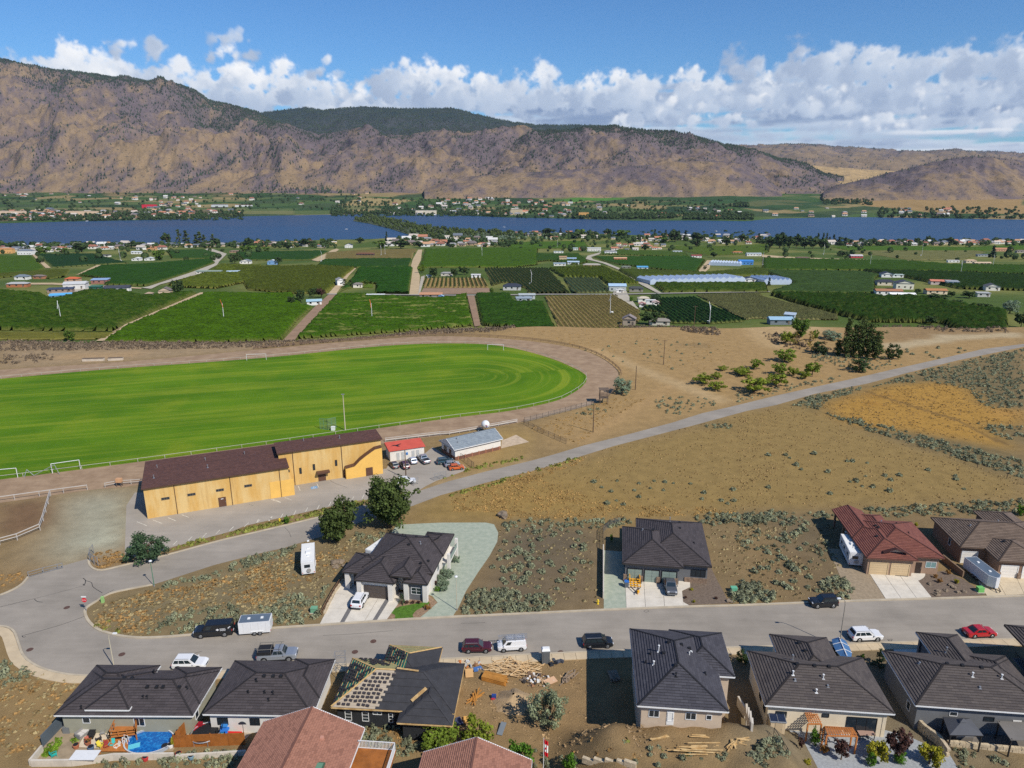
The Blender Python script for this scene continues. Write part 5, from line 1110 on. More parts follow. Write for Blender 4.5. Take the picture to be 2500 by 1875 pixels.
gs=tag(Em('grandstand',(-74.5,132.,0),math.radians(23.3)),'long yellow stucco grandstand with a brown shingled roof','grandstand')
L1,D1,L2=28.2,14.6,22.6
def prism(name,Ma,parent,base,z0,zt):

 m=MB();n=len(base);lo=[(x,y,z0)for x,y in base];hi=[(x,y,z)for(x,y),z in zip(base,zt)]
 m.face(lo[::-1]);m.face(hi)
 for i in range(n):m.face([lo[i],lo[(i+1)%n],hi[(i+1)%n],hi[i]])
 return m.build(name,Ma,parent)
prism('front_wing',YEL,gs,[(0,0),(L1,0),(L1,D1),(0,D1)],0,(6.8,6.8,6.9,6.9));prism('rear_wing',YEL,gs,[(L1-1.4,5.2),(L1+L2-1.,5.2),(L1+L2-1.,11.6),(L1-1.4,11.6)],0,(8.3,8.3,8.35,8.35))
gro=Em('roof');gro.parent=gs
Rf([(-.3,-.35,6.82),(L1+.2,-.35,6.82),(L1+.2,D1+.4,6.98),(-.3,D1+.4,6.98)],gro,R_STAND,.5,.04);Rf([(L1-1.7,4.85,8.32),(L1+L2-.7,4.85,8.32),(L1+L2-.7,11.9,8.42),(L1-1.7,11.9,8.42)],gro,R_STAND,.5,.04)
for p,q in(((-.3,-.38,6.72),(L1+.2,-.38,6.72)),((L1-1.7,4.82,8.22),(L1+L2-.7,4.82,8.22)),((-.3,-.35,6.75),(-.3,D1+.4,6.9)),((L1+L2-.7,4.85,8.25),(L1+L2-.7,11.9,8.36))):Br9('fascia',DOWN,gro,p,q,.14,.2)
for u,v in((2.2,10.2),(1.8,4.5),(11.8,10.6),(12.2,6.),(20,11),(33,10.5),(41,9)):vent(gs,gro,u,v,6.9 if u<L1 else 8.38,'pipe',Mt,.6)
for u in(5.6,16.3,26.3):Bx9('downpipe',DOWN,gs,(u,-.06,3.4),(.12,.1,6.8))
for u in(L1+1.6,L1+12.4):Bx9('downpipe',DOWN,gs,(u,5.14,4.1),(.14,.1,8.2))
fr_=(0,L1,0,D1)
for u in(3.,7.9,13.4,19.):Wn(gs,'F',fr_,u,3.6,1.5,.5,3,frame=mat('grey_frame',S(120,110,96),.7,0))
door(gs,'F',fr_,13.6,.05,1.5,2.1,BROWN_D);pt=MB();pt.box((L1-1.6,-.03,1.9),(5.,.06,3.8));pt.build('repaint_patch',YEL2,gs)
sg_=MB();sg_.box((14.35,-.09,1.8),(.5,.03,.14));sg_.build('door_sign',Wh,gs)
rr=(L1-1.4,L1+L2-1,5.2,D1+3)
for u,z in((1.6,3.4),(4.2,2.6),(7.2,3.),(12.2,3.2)):Wn(gs,'F',rr,u,z,.45,1.4 if u>2 else .6,1,frame=DARK)
door(gs,'F',rr,8.2,.05,1.7,1.9,BROWN_D);door(gs,'F',rr,14.,.05,1.5,1.9,BROWN_D)
cn=MB();cn.box((L1+7.9,4.6,2.5),(2.9,1.2,.16));cn.box((L1+7.9,4.1,2.35),(2.9,.12,.35));cn.build('door_canopy',BROWN_D,gs)
mt=MB();mt.box((L1+1.1,5.12,1.2),(.5,.15,.6));mt.build('meter_box',Mt,gs)
ux=L1+12.9;prof=[(0,0),(8.6,0),(8.6,6.6),(7.,6.4),(5.6,5.6),(4.6,5.),(3.4,4.2),(2.1,3.),(0.,2.7)]
m=MB();fr2=[(ux+a_,3.9,b_)for a_,b_ in prof];bk=[(ux+a_,5.25,b_)for a_,b_ in prof];m.face(fr2)
for i in range(len(prof)):m.face([fr2[i],bk[i],bk[(i+1)%len(prof)],fr2[(i+1)%len(prof)]])
st=m.build('stair_enclosure',YEL2,gs);m=MB()
for(a0,b0),(a1,b1)in zip(prof[2:],prof[3:]):m.bar((ux+a0,4.5,b0+.08),(ux+a1,4.5,b1+.08),1.5,.16)
m.build('stair_roof',BROWN_D,st);door(gs,'F',(ux,ux+8.6,3.9,5),4.6,.05,1.6,2.,BROWN_D)
wb=tag(Em('concession_building',(-29.9,162.6,0),math.radians(22)),'small white building with a flat red roof','building')
Wb(wb,0,8.6,0,4.6,0,2.7,STUCCO_W);m=MB();prism('roof',mat('red_roof',S(196,88,74),.8,.08,.8),wb,[(-.3,-.3),(8.9,-.3),(8.9,4.9),(-.3,4.9)],2.7,(2.9,2.9,3.3,3.3))
for u in(1.6,2.8,5.4,6.6):door(wb,'F',(0,8.6,0,4.6),u,.05,.7,2.,mat('pale_door',S(176,178,178),.6,.02))
bx_=MB();bx_.box((4.2,-.06,1.5),(.5,.12,.6));bx_.build('meter_box',mat('blue_box',S(70,120,180),.5,0),wb)
pb=MB()
for q in([(.6,2.2),(1.6,2.7),(2.4,2.4),(1.6,2.2)],[(2.,2.5),(3.3,3.),(3.5,2.7),(2.4,2.2)],[(1.7,2.3),(2.5,2.3),(2.9,1.5),(2.3,1.4)]):pb.face([(x,y,2.915+(y+.3)*.4/5.2+.01)for x,y in q])
pb.build('painted_bird',DARK,wb)
bn_=tag(Em('barn',(-14.,163.3,0),math.radians(33.5)),'long white barn with a pale grey gable roof','barn')
Wb(bn_,0,13.3,0,7.,.9,3.,STUCCO_W);Wb(bn_,.02,13.28,.02,6.98,0,.9,mat('brown_base',S(120,84,68),.9,.1),'plinth');bro=Em('roof');bro.parent=bn_
hip_block(bn_,bro,-.5,13.7,-.5,7.5,3.,.42,{'roof':R_PALE,'wall':STUCCO_W,'fascia':Wh},'gg',course=.6)
rb=(0,13.3,0,7.);door(bn_,'L',rb,4.,.05,1.1,2.1,BROWN_D);Wn(bn_,'L',rb,1.2,.9,1.5,1.3,2,frame=mat('grey_frame',S(120,110,96)))
for u in np.arange(.8,13,2.):Bx9('pilaster',mat('pink_brick',S(176,120,96),.9,.1),bn_,(u,-.03,.55),(.16,.08,1.1))
for u,v in((1.6,1.4),(2.,2.6),(7.5,3.2),(9.8,5.2)):vent(bn_,bro,u,v,3.+.42*(min(v,7-v)+.5),'pipe',Mt,.35)
bt=tag(Em('ball_sign',Qz('Z6',1850,172)),'big white globe sign on a short post behind the barn','sign');p0=MB();p0.tube([(0,0,0),(0,0,1.2)],[.12,.12],8);p0.build('post',Mt,bt)
bmh=bmesh.new();bmesh.ops.create_uvsphere(bmh,u_segments=24,v_segments=16,radius=1.15);me=bpy.data.meshes.new('globe');bmh.to_mesh(me);bmh.free();me.materials.append(Mw);me.polygons.foreach_set('use_smooth',[True]*len(me.polygons));o=link('globe',me,bt);o.location=(0,0,2.2)
lg=MB();lg.tube([(.1,-1.12,2.1),(.2,-1.15,2.3),(.35,-1.12,2.25),(.5,-1.06,2.05)],[.1,.14,.12,.07],8);lg.build('emblem',mat('emblem_red',S(150,60,80),.5,0),bt);lg=MB();lg.tube([(.3,-1.13,2.),(.5,-1.07,1.85),(.62,-1.,1.9)],[.1,.12,.08],8);lg.build('emblem',mat('emblem_blue',S(70,80,150),.5,0),bt)
# -------------- vehicles
def Pm(name,col,metal=0.,rough=.3):return mat('paint_'+name,col,rough,0.,metal=metal,coat=.5,spec=.5)
CARGLASS=mat('car_glass',(.02,.03,.035),.05,0.,spec=.7);HEADL=mat('headlight',(.7,.72,.75),.15,0.);TAILL=mat('taillight',(.45,.02,.02),.25,0.);TRIM=mat('black_trim',(.02,.02,.022),.6,0.);PLATE=mat('plate',(.6,.6,.62),.5,0.)
KINDS={'suv':dict(L=4.7,W=1.86,H=1.70,belt=1.02,tail=-2.22,rr=-1.9,rf=.25,cowl=1.05,hood=1.02,nose=.82,cl=.24,wr=.36,wb=.585),'jeep':dict(L=4.4,W=1.85,H=1.78,belt=1.10,tail=-2.12,rr=-2.,rf=.35,cowl=.85,hood=1.12,nose=1.02,cl=.28,wr=.38,wb=.60),'sedan':dict(L=4.55,W=1.78,H=1.43,belt=.90,tail=-1.55,rr=-.85,rf=.25,cowl=1.15,hood=.90,nose=.66,cl=.18,wr=.33,wb=.59),'hatch':dict(L=4.1,W=1.75,H=1.52,belt=.94,tail=-1.95,rr=-1.45,rf=.2,cowl=1.1,hood=.92,nose=.70,cl=.18,wr=.32,wb=.60),'minivan':dict(L=4.75,W=1.92,H=1.74,belt=1.02,tail=-2.28,rr=-2.,rf=.55,cowl=1.45,hood=.98,nose=.76,cl=.2,wr=.34,wb=.59),'van':dict(L=4.6,W=1.9,H=1.92,belt=1.15,tail=-2.22,rr=-2.12,rf=.95,cowl=1.55,hood=1.12,nose=.95,cl=.25,wr=.35,wb=.60),'bigvan':dict(L=5.7,W=2.02,H=2.08,belt=1.22,tail=-2.78,rr=-2.68,rf=1.,cowl=1.65,hood=1.2,nose=1.05,cl=.28,wr=.39,wb=.61),'pickup':dict(L=5.6,W=2.,H=1.88,belt=1.16,tail=-.55,rr=-.35,rf=.85,cowl=1.35,hood=1.2,nose=1.05,cl=.32,wr=.41,wb=.62,bed=True)}
def Vh(kind,lb,col,center,heading,cat='car',group=None,scale=1.,glass_rear=True,name=None,side_glass=True,trim_low=None):
 K=KINDS[kind];L,W,H=K['L'],K['W'],K['H'];hl=L/2;hw=W/2
 root=tag(Em(name or{'van':'van','bigvan':'van','pickup':'pickup_truck','sedan':'car','hatch':'car'}.get(kind,'car'),center,heading),lb,cat,group);root.scale=(scale,)*3
 cl,belt=K['cl'],K['belt'];paint_=col
 st=[(-hl,.86,cl+.22,belt-.12),(-hl+.06,.94,cl+.05,belt-.03),(-hl+.35,.99,cl,belt),(-hl*.45,1.,cl,belt),(0,1.,cl,belt),(K['cowl'],.99,cl,max(K['hood'],belt-.03)),(hl-.45,.96,cl,(K['hood']+K['nose'])/2+.06),(hl-.12,.88,cl+.02,K['nose']+.04),(hl,.74,cl+.14,K['nose']-.1)]
 def ring(x,k,zb,zt):w=hw*k;return[(x,-w*.92,zb),(x,-w,zb+.16),(x,-w,zt-.16),(x,-w*.93,zt),(x,w*.93,zt),(x,w,zt-.16),(x,w,zb+.16),(x,w*.92,zb)]
 m=MB();R=[ring(*s)for s in st];n=8
 for a_,b_ in zip(R,R[1:]):
  for j in range(n):m.face([a_[j],a_[(j+1)%n],b_[(j+1)%n],b_[j]])
 m.face(R[0][::-1]);m.face(R[-1]);body=m.build('body',paint_,root)
 bev=body.modifiers.new('bevel','BEVEL');bev.width=.035;bev.segments=2;bev.limit_method='ANGLE';bev.angle_limit=.5
 rw=hw*(.80 if kind not in('van','bigvan')else .86);bw=hw*.95;zt=H;tail,rr,rf,cw=K['tail'],K['rr'],K['rf'],K['cowl']
 lo=[(tail-.05,-bw,belt-.05),(cw,-bw*.97,belt-.05),(cw,bw*.97,belt-.05),(tail-.05,bw,belt-.05)];hi=[(rr,-rw,zt-.06),(rf,-rw,zt-.05),(rf,rw,zt-.05),(rr,rw,zt-.06)]
 cr=[((a_[0])*.97,a_[1]*.86,zt)for a_ in hi];m=MB()
 for i in range(4):j_=(i+1)%4;m.face([lo[i],lo[j_],hi[j_],hi[i]]);m.face([hi[i],hi[j_],cr[j_],cr[i]])
 m.face(cr);m.face(lo[::-1]);m.build('cabin',paint_,root)
 V3=Vc
 def pane(nm,q,off):
  q=[V3(p)for p in q];nn=(q[1]-q[0]).cross(q[3]-q[0]).normalized();c_=sum(q,V3())/4
  if nn.dot(c_-V3((c_.x*.5 if nm=='side_window' else 0,0,belt)))<0:nn=-nn
  mm=MB();mm.face([p+nn*off for p in q]);return mm.build(nm,CARGLASS,root,fix=False)
 def quad(a_,b_,c_,d_,s0,s1,t0,t1):
  A,B,C,D=map(V3,(a_,b_,c_,d_));f=lambda s,t:A.lerp(B,s).lerp(D.lerp(C,s),t);return[f(s0,t0),f(s1,t0),f(s1,t1),f(s0,t1)]
 pane('windshield',quad(lo[1],lo[2],hi[2],hi[1],.06,.94,.12,.95),.012)
 if glass_rear:pane('rear_window',quad(lo[3],lo[0],hi[0],hi[3],.1,.9,.3 if kind!='sedan' else .15,.92),.012)
 spans={'sedan':((.12,.47),(.5,.84)),'pickup':((.05,.42),(.46,.86)),'van':((.70,.90),),'bigvan':((.72,.90),)}.get(kind,((.05,.28),(.31,.58),(.61,.88)))
 for i in((0,1,1,0),(3,2,2,3)):
  for s0,s1 in spans:
   q=quad(lo[i[0]],lo[i[1]],hi[i[2]],hi[i[3]],s0,s1,.22,.90);off=V3((0,-1 if i[0]==0 else 1,.25)).normalized()*.014;mm=MB();mm.face([p+off for p in q]);mm.build('side_window',CARGLASS,root,fix=False)
 for s in(-1,1):
  Bx9('headlight',HEADL,root,(hl-.12,s*hw*.66,K['nose']-.06),(.2,hw*.36,.16));Bx9('taillight',TAILL,root,(-hl+.06,s*hw*.78,belt-.2),(.14,hw*.26,.26))
  Bx9('wing_mirror',paint_,root,(cw-.25,s*(hw+.08),belt+.06),(.16,.2,.15))
  Bx9('side_sill',TRIM,root,(0.,s*(hw-.005),cl+.1),(L*.5,.04,.14))
 Bx9('grille',TRIM,root,(hl-.04,0,K['nose']-.2),(.14,hw*.95,.2));Bx9('number_plate',PLATE,root,(-hl-.01,0,cl+.3),(.06,.5,.14))
 Bx9('bumper',trim_low or TRIM,root,(-hl+.02,0,cl+.12),(.12,W*.9,.2))
 if kind in('suv','jeep','minivan'):
  for s in(-1,1):Br9('roof_rail',TRIM if kind=='jeep' else Mt,root,(rr+.15,s*rw*.9,zt+.05),(rf-.1,s*rw*.9,zt+.05),.05,.05)
 if K.get('bed'):
  m=MB();x0,x1,wz=-hl+.12,tail-.12,belt
  m.face([(x0,-hw*.84,belt-.42),(x1,-hw*.84,belt-.42),(x1,hw*.84,belt-.42),(x0,hw*.84,belt-.42)]);
  m.box(((x0+x1)/2,-hw*.9,belt+.02),(x1-x0,.12,.08));m.box(((x0+x1)/2,hw*.9,belt+.02),(x1-x0,.12,.08));m.box((x0,0,belt+.02),(.1,W*.9,.08));m.build('bed_rail',paint_,root)
  Bx9('bed_liner',TRIM,root,((x0+x1)/2,0,belt+.012),(x1-x0-.14,W*.82,.03))
 wx=L*K['wb']/2;r_=K['wr']
 for sx in(-1,1):
  for sy_ in(-1,1):
   w_=Tb9('wheel',RUBBER,root,[(sx*wx,sy_*(hw-.2),r_),(sx*wx,sy_*(hw+.015),r_)],[r_,r_],18);Tb9('rim',RIM,w_,[(sx*wx,sy_*(hw+.012),r_),(sx*wx,sy_*(hw+.03),r_)],[r_*.66,r_*.6],14)
   Tb9('wheel_arch',TRIM,root,[(sx*wx,sy_*(hw-.12),r_+.02),(sx*wx,sy_*(hw+.006),r_+.02)],[r_*1.22,r_*1.22],20)
 return root
def Bw(k,rear,front,W,away=True):
 a_,b_=Qp(k,*rear),Qp(k,*front);d_=(b_-a_);h_=math.atan2(d_.y,d_.x);n_=Vc((-d_.y,d_.x,0)).normalized()
 if(n_.y<0)==away:n_=-n_
 c_=(a_+b_)/2+n_*(W/2-.1);c_.z=.014;return c_,h_
CAR_WHITE=Pm('white',(.72,.72,.72));CAR_BLACK=Pm('black',(.012,.013,.015));CAR_MAROON=Pm('maroon',(.07,.012,.02));CAR_RED=Pm('red',(.42,.015,.02));CAR_SILVER=Pm('silver',(.38,.41,.45),.5);CAR_GREY=Pm('grey',(.14,.15,.165),.4)
CAR_TEAL=Pm('teal',(.02,.06,.085));CAR_ORANGE=Pm('orange',(.55,.11,.015));CAR_DKGREY=Pm('slate',(.05,.06,.065));CAR_BLUEW=Pm('pale_blue',(.45,.52,.62),.2)
c0,h0=Bw('Z1',(1733,646),(1553,660),2.)
bv=Vh('bigvan','black cargo van with white side lettering parked before the white trailer',CAR_BLACK,c0,h0,'van')
def Tx(parent,s,loc,rot,size,Ma,name='lettering'):
 cu=bpy.data.curves.new(name,'FONT');cu.body=s;cu.size=size;cu.extrude=.004;cu.align_x='CENTER';o=bpy.data.objects.new('tmp_text',cu);COL.objects.link(o)
 dg=bpy.context.evaluated_depsgraph_get();me=bpy.data.meshes.new_from_object(o.evaluated_get(dg));bpy.data.objects.remove(o);me.materials.clear();me.materials.append(Ma);t_=link(name,me,parent);t_.location=loc;t_.rotation_euler=rot;return t_
LET=mat('white_lettering',(.7,.7,.7),.5,0.)
em=MB();rl_=random.Random(3)
for z_ in(1.50,1.34,1.20):
 x_=-1.15
 while x_>-1.95:w_=rl_.uniform(.05,.15);em.face([(x_,-0.+.99,z_),(x_-w_,.99,z_),(x_-w_,.99,z_-.09),(x_,.99,z_-.09)]);x_-=w_+.035
em.build('lettering',LET,bv,fix=False)
em=MB();em.face([(-.55,.985,1.3),(-.8,.985,1.52),(-1.05,.985,1.3),(-.8,.985,1.12)]);em.build('emblem',LET,bv,fix=False);em=MB();[em.face([(-2.3-i*.16,.96,1.4+i*.12),(-2.42-i*.16,.96,1.4+i*.12),(-2.46-i*.1,.95,1.62+i*.08),(-2.36-i*.1,.95,1.62+i*.08)])for i in range(3)];em.build('lettering',LET,bv,fix=False)
def box_trailer(lb,center,heading,L,W,H,roof_m,vnose=0.,axles=2,name='cargo_trailer',cat='trailer',body=None,vents=2,tongue=True,base=.45):
 root=tag(Em(name,center,heading),lb,cat);hl,hw=L/2,W/2;body=body or Mw
 pr=[(-hl,-hw),(hl-vnose,-hw),(hl,-hw*.25 if vnose else-hw),(hl,hw*.25 if vnose else hw),(hl-vnose,hw),(-hl,hw)]
 if not vnose:pr=[(-hl,-hw),(hl,-hw),(hl,hw),(-hl,hw)]
 m=MB();lo=[(x,y,base)for x,y in pr];hi=[(x,y,H)for x,y in pr];n=len(pr);m.face(lo[::-1]);m.face(hi)
 for i in range(n):m.face([lo[i],lo[(i+1)%n],hi[(i+1)%n],hi[i]])
 b_=m.build('body',body,root);bev=b_.modifiers.new('bevel','BEVEL');bev.width=.06;bev.segments=2
 Fc9('roof_panel',roof_m,root,[(x*.965,y*.94,H+.012)for x,y in pr])
 for i in range(vents):Bx9('roof_vent',Wh,root,(-hl*.45+i*L*.42,0,H+.07),(.42,.42,.14),taper=.85)
 for k in range(int(L/1.1)):
  for s in(-1,1):Bx9('seam',mat('seam_grey',S(190,190,192),.6,0),root,(-hl+.6+k*1.1,s*(hw+.004),(base+H)/2),(.03,.012,H-base-.2))
 for s in(-1,1):
  for k in range(axles):
   x=-.35-(.8*(k-(axles-1)/2));w_=Tb9('wheel',RUBBER,root,[(x,s*(hw-.16),.34),(x,s*(hw+.05),.34)],[.34,.34],16);Tb9('rim',RIM,w_,[(x,s*(hw+.05),.34),(x,s*(hw+.07),.34)],[.2,.18],12)
  Bx9('mudguard',Wh,root,(-.35,s*(hw+.03),.74),(axles*.85+.2,.12,.1))
  Bx9('taillight',TAILL,root,(-hl-.02,s*hw*.85,base+.25),(.05,.12,.2))
 Bx9('rear_door',body,root,(-hl-.015,0,(base+H)/2),(.03,W*.84,H-base-.25))
 if tongue:m=MB();m.bar((hl-.2,-.5,.45),(hl+1.,0,.45),.1,.1);m.bar((hl-.2,.5,.45),(hl+1.,0,.45),.1,.1);m.tube([(hl+.8,0,.1),(hl+.8,0,.7)],[.05,.05],8);m.build('tongue',TRIM,root)
 return root
DKROOF=mat('slate_blue_roof',S(92,106,122),.5,.08,.6)
c1=Qp('Z1',1955,640);c1+=Vc((.1,1.1,0));c1.z=.014
box_trailer('white enclosed cargo trailer hitched to the black van',c1,h0,4.6,2.15,2.35,DKROOF,tongue=True)
c,hd=Bw('Z1',(1385,908),(1525,906),1.86);Vh('suv','white car half hidden behind the pool house roof',CAR_WHITE,c,hd)
c,hd=Bw('Z2',(440,850),(668,838),2.);pk=Vh('pickup','silver pickup truck with a black box and ladder rack',CAR_SILVER,c,hd,'pickup')
Bx9('tool_box',TRIM,pk,(-1.7,0,1.45),(2.,1.86,.6));m=MB()
for s in(-1,1):m.bar((-2.6,s*.85,2.15),(.8,s*.85,2.15),.06,.06);[m.bar((x,s*.85,1.2),(x,s*.85,2.15),.05,.05)for x in(-2.5,-.7,.5)]
for x in(-2.5,-.7,.5):m.bar((x,-.85,2.15),(x,.85,2.15),.05,.05)
m.build('ladder_rack',mat('rack_grey',S(120,116,110),.5,0),pk)
p5,q5=Qp('Z2',1222,420),Qp('Z2',1262,352);d5=q5-p5;n5=Vc((-d5.y,d5.x,0)).normalized();c=(p5+q5)/2+n5*.85;c.z=.08
Vh('suv','white crossover parked on the banded driveway',CAR_WHITE,c,math.atan2(d5.y,d5.x))
c,hd=Bw('Z3',(140,778),(268,776),1.86);Vh('suv','dark red crossover parked by the pile of scrap lumber',CAR_MAROON,c,hd,scale=.93)
c,hd=Bw('Z3',(540,762),(413,770),1.9);wv=Vh('van','white work van with ladders on its roof rack',CAR_WHITE,c,hd,'van',scale=.93)
m=MB()
for s in(-1,1):m.bar((-1.9,s*.7,2.12),(.8,s*.7,2.12),.05,.05)
for x in(-1.8,-.5,.7):m.bar((x,-.75,2.12),(x,.75,2.12),.05,.05);[m.bar((x,s*.72,1.9),(x,s*.72,2.12),.04,.04)for s in(-1,1)]
m.build('roof_rack',Mt,wv)
for y in(-.5,.25):
 m=MB();[m.bar((-2.5,y+s,2.22),(2.2,y+s,2.22),.06,.08)for s in(0,.36)];[m.bar((-2.3+k*.35,y,2.22),(-2.3+k*.35,y+.36,2.22),.04,.04)for k in range(13)];m.build('ladder',Mt,wv)
c,hd=Bw('Z3',(1072,742),(1212,737),1.92);Vh('minivan','black minivan parked on the street left of the tall beige house',CAR_BLACK,c,hd,scale=.95)
c,hd=Bw('Z4',(742,425),(613,430),1.85);Vh('jeep','boxy black off-roader parked at the far kerb',CAR_BLACK,c,hd)
c,hd=Bw('Z4',(940,690),(1075,685),1.86);Vh('suv','white crossover parked below the tall street lamp',CAR_WHITE,c,hd,scale=1.02)
c,hd=Bw('Z4',(1830,660),(1957,655),1.78);Vh('sedan','bright red sedan at the right end of the street',CAR_RED,c,hd,scale=1.02)
p5,q5=Qp('Z7',1368,870),Qp('Z7',1396,975);d5=q5-p5;c=(p5+q5)/2+Vc((-.05,.5,0));c.z=.08
Vh('pickup','silver grey pickup truck parked before the triple garage',CAR_GREY,c,math.atan2(d5.y,d5.x),'pickup',scale=.95)
lotc=[('hatch',CAR_DKGREY,(1140,447),118,'small grey car nearest the grandstand end'),('suv',CAR_MAROON,(1222,448),115,'dark red car beside the small white building'),('hatch',CAR_BLUEW,(1286,412),112,'pale blue car parked between the red car and the pickup'),('pickup',CAR_SILVER,(1372,405),118,'silver pickup parked beside the red roofed building'),('suv',CAR_TEAL,(1537,420),20,'dark teal car nearest the barn'),('hatch',CAR_SILVER,(1590,440),20,'silver car between the teal and orange cars'),('hatch',CAR_ORANGE,(1625,466),15,'orange hatchback beside the chain link fence'),('suv',CAR_WHITE,(1238,575),15,'white car showing above the tall tree crown')]
for kd,col,(x,y),dg,lab in lotc:
 c=Qp('Z6',x,y)+Vc((0,.5,0));c.z=.012;Vh(kd,lab,col,c,math.radians(dg),'pickup' if kd=='pickup' else 'car',scale=.9)
RVROOF=mat('rv_roof',S(224,224,222),.6,.04)
def camper(lb,center,heading,L,W=2.3,H=2.9,spare=True,side=True):
 o=box_trailer(lb,center,heading,L,W,H,RVROOF,0,2,'travel_trailer','camper',vents=3);hl,hw=L/2,W/2
 Bx9('rear_window',GLASS,o,(-hl-.03,.15,1.95),(.04,1.,.6));Bx9('air_conditioner',Wh,o,(-hl*.1,0,H+.16),(.9,.8,.26),taper=.85)
 for s in(-1,1):
  for x in(-hl*.6,hl*.05,hl*.6):Bx9('window',GLASS,o,(x,s*(hw+.006),1.9),(.9,.02,.55))
  Bx9('stripe',mat('grey_stripe',S(120,116,124),.5,0),o,(0,s*(hw+.007),1.25),(L*.9,.012,.16))
 if spare:Tb9('spare_wheel',mat('spare_cover',S(150,148,146),.6,0),o,[(-hl-.03,-.1,1.15),(-hl-.22,-.1,1.15)],[.36,.36],18)
 return o
p5,q5=Qp('Z8',908,748),Qp('Z8',835,600);d5=q5-p5;hd=math.atan2(d5.y,d5.x);c=p5+d5.normalized()*3.7;c.z=.03
camper('white travel trailer with a round spare wheel beside the red roofed house',c,hd,7.)
p5,q5=Qp('Z6',487,1290),Qp('Z6',490,1150);d5=q5-p5;c=p5+d5.normalized()*3.6;c.z=0.
camper('white travel trailer standing alone on the weedy lot',c,math.atan2(d5.y,d5.x),6.6)
c=Qz('Z6',1030,1075,2.);c.z=0;camper('white camper peeping out behind the sprawling dark house',c,math.radians(62),5.,spare=False)
p5,q5=Qp('Z8',1945,905),Qp('Z8',1800,790);d5=p5-q5;c=(p5+q5)/2+Vc((.5,.3,0));c.z=.08
box_trailer('long white cargo trailer with a pointed nose on the tan driveway',c,math.atan2(d5.y,d5.x),7.,2.2,2.4,DKROOF,.9)
yt=tag(Em('frame_trailer',Qp('Z7',1105,880),math.radians(-95)),'empty yellow steel frame trailer on the triple garage driveway','trailer');YST=mat('yellow_steel',S(226,166,40),.5,.08)
m=MB()
for y in(-.85,-.3,.3,.85):m.bar((-1.5,y,.55),(1.3,y,.55),.12,.14)
for x in(-1.5,-.9,-.2,.5,1.3):m.bar((x,-.9,.62),(x,.9,.62),.12,.12)
for y in(-.85,.85):[m.bar((x,y,.55),(x,y,1.35),.1,.1)for x in(-1.4,.2)];m.bar((-1.4,y,1.35),(.2,y,1.35),.1,.1)
m.build('frame',YST,yt);m=MB();m.bar((1.3,-.85,.5),(2.9,0,.5),.1,.12);m.bar((1.3,.85,.5),(2.9,0,.5),.1,.12);m.bar((2.9,0,.5),(3.4,0,.5),.1,.1);m.build('tongue',DARK,yt);m=MB();m.tube([(2.9,.3,.1),(2.9,.3,.9)],[.07,.07],8);m.box((2.7,.35,.5),(.4,.4,.25));m.build('jack',YST,yt)
for s in(-1,1):w_=Tb9('wheel',RUBBER,yt,[(-.6,s*.95,.34),(-.6,s*1.15,.34)],[.34,.34],16);Tb9('rim',RIM,w_,[(-.6,s*1.15,.34),(-.6,s*1.17,.34)],[.2,.18],10)
bn2=tag(Em('wheelie_bin',Qp('Z7',1040,895)),'grey bin with a blue lid left of the yellow trailer','bin');Bx9('body',mat('bin_grey',S(90,96,104),.6,0),bn2,(0,0,.55),(.62,.65,1.1),taper=1.1);Bx9('lid',mat('bin_blue',S(50,110,190),.5,0),bn2,(0,0,1.14),(.72,.74,.1))
cb=tag(Em('covered_boat',Qz('Z4',808,790,0),math.radians(-100)),'boat under a blue cover with white straps','boat')
m=MB();sec=[(-2.4,.95,.9),(-1.,1.1,.9),(.6,1.05,.95),(1.7,.7,1.),(2.6,.08,1.05)]
for(x0,w0,z0),(x1,w1,z1)in zip(sec,sec[1:]):
 for s in(-1,1):m.face([(x0,s*w0,z0),(x1,s*w1,z1),(x1,s*w1*.5,.35),(x0,s*w0*.6,.35)])
m.face([(-2.4,-.95,.9),(-2.4,.95,.9),(-2.4,.57,.35),(-2.4,-.57,.35)]);m.build('hull',Mw,cb)
m=MB()
for(x0,w0,z0),(x1,w1,z1)in zip(sec,sec[1:]):
 for s in(-1,1):m.face([(x0,0,z0+.5),(x1,0,z1+.4*(w1>.5)),(x1,s*w1*1.02,z1+.02),(x0,s*w0*1.02,z0+.02)])
m.face([(-2.4,-.95,.92),(-2.4,.95,.92),(-2.4,0,1.4)]);m.build('cover',mat('boat_cover',S(70,110,156),.7,.1,1.),cb)
for x in(-1.1,.5):m=MB();m.bar((x,-1.12,.96),(x,0,1.48),.1,.04);m.bar((x,0,1.48),(x,1.12,.96),.1,.04);m.build('strap',Wh,cb)
Br9('strap',Wh,cb,(-2.3,0,1.44),(2.,0,1.46),.1,.04);m=MB();m.bar((-2.,-.7,.4),(3.4,0,.4),.1,.1);m.bar((-2.,.7,.4),(3.4,0,.4),.1,.1);m.build('trailer_frame',Mt,cb)
for s in(-1,1):Tb9('wheel',RUBBER,cb,[(-.8,s*.95,.3),(-.8,s*1.12,.3)],[.3,.3],14)
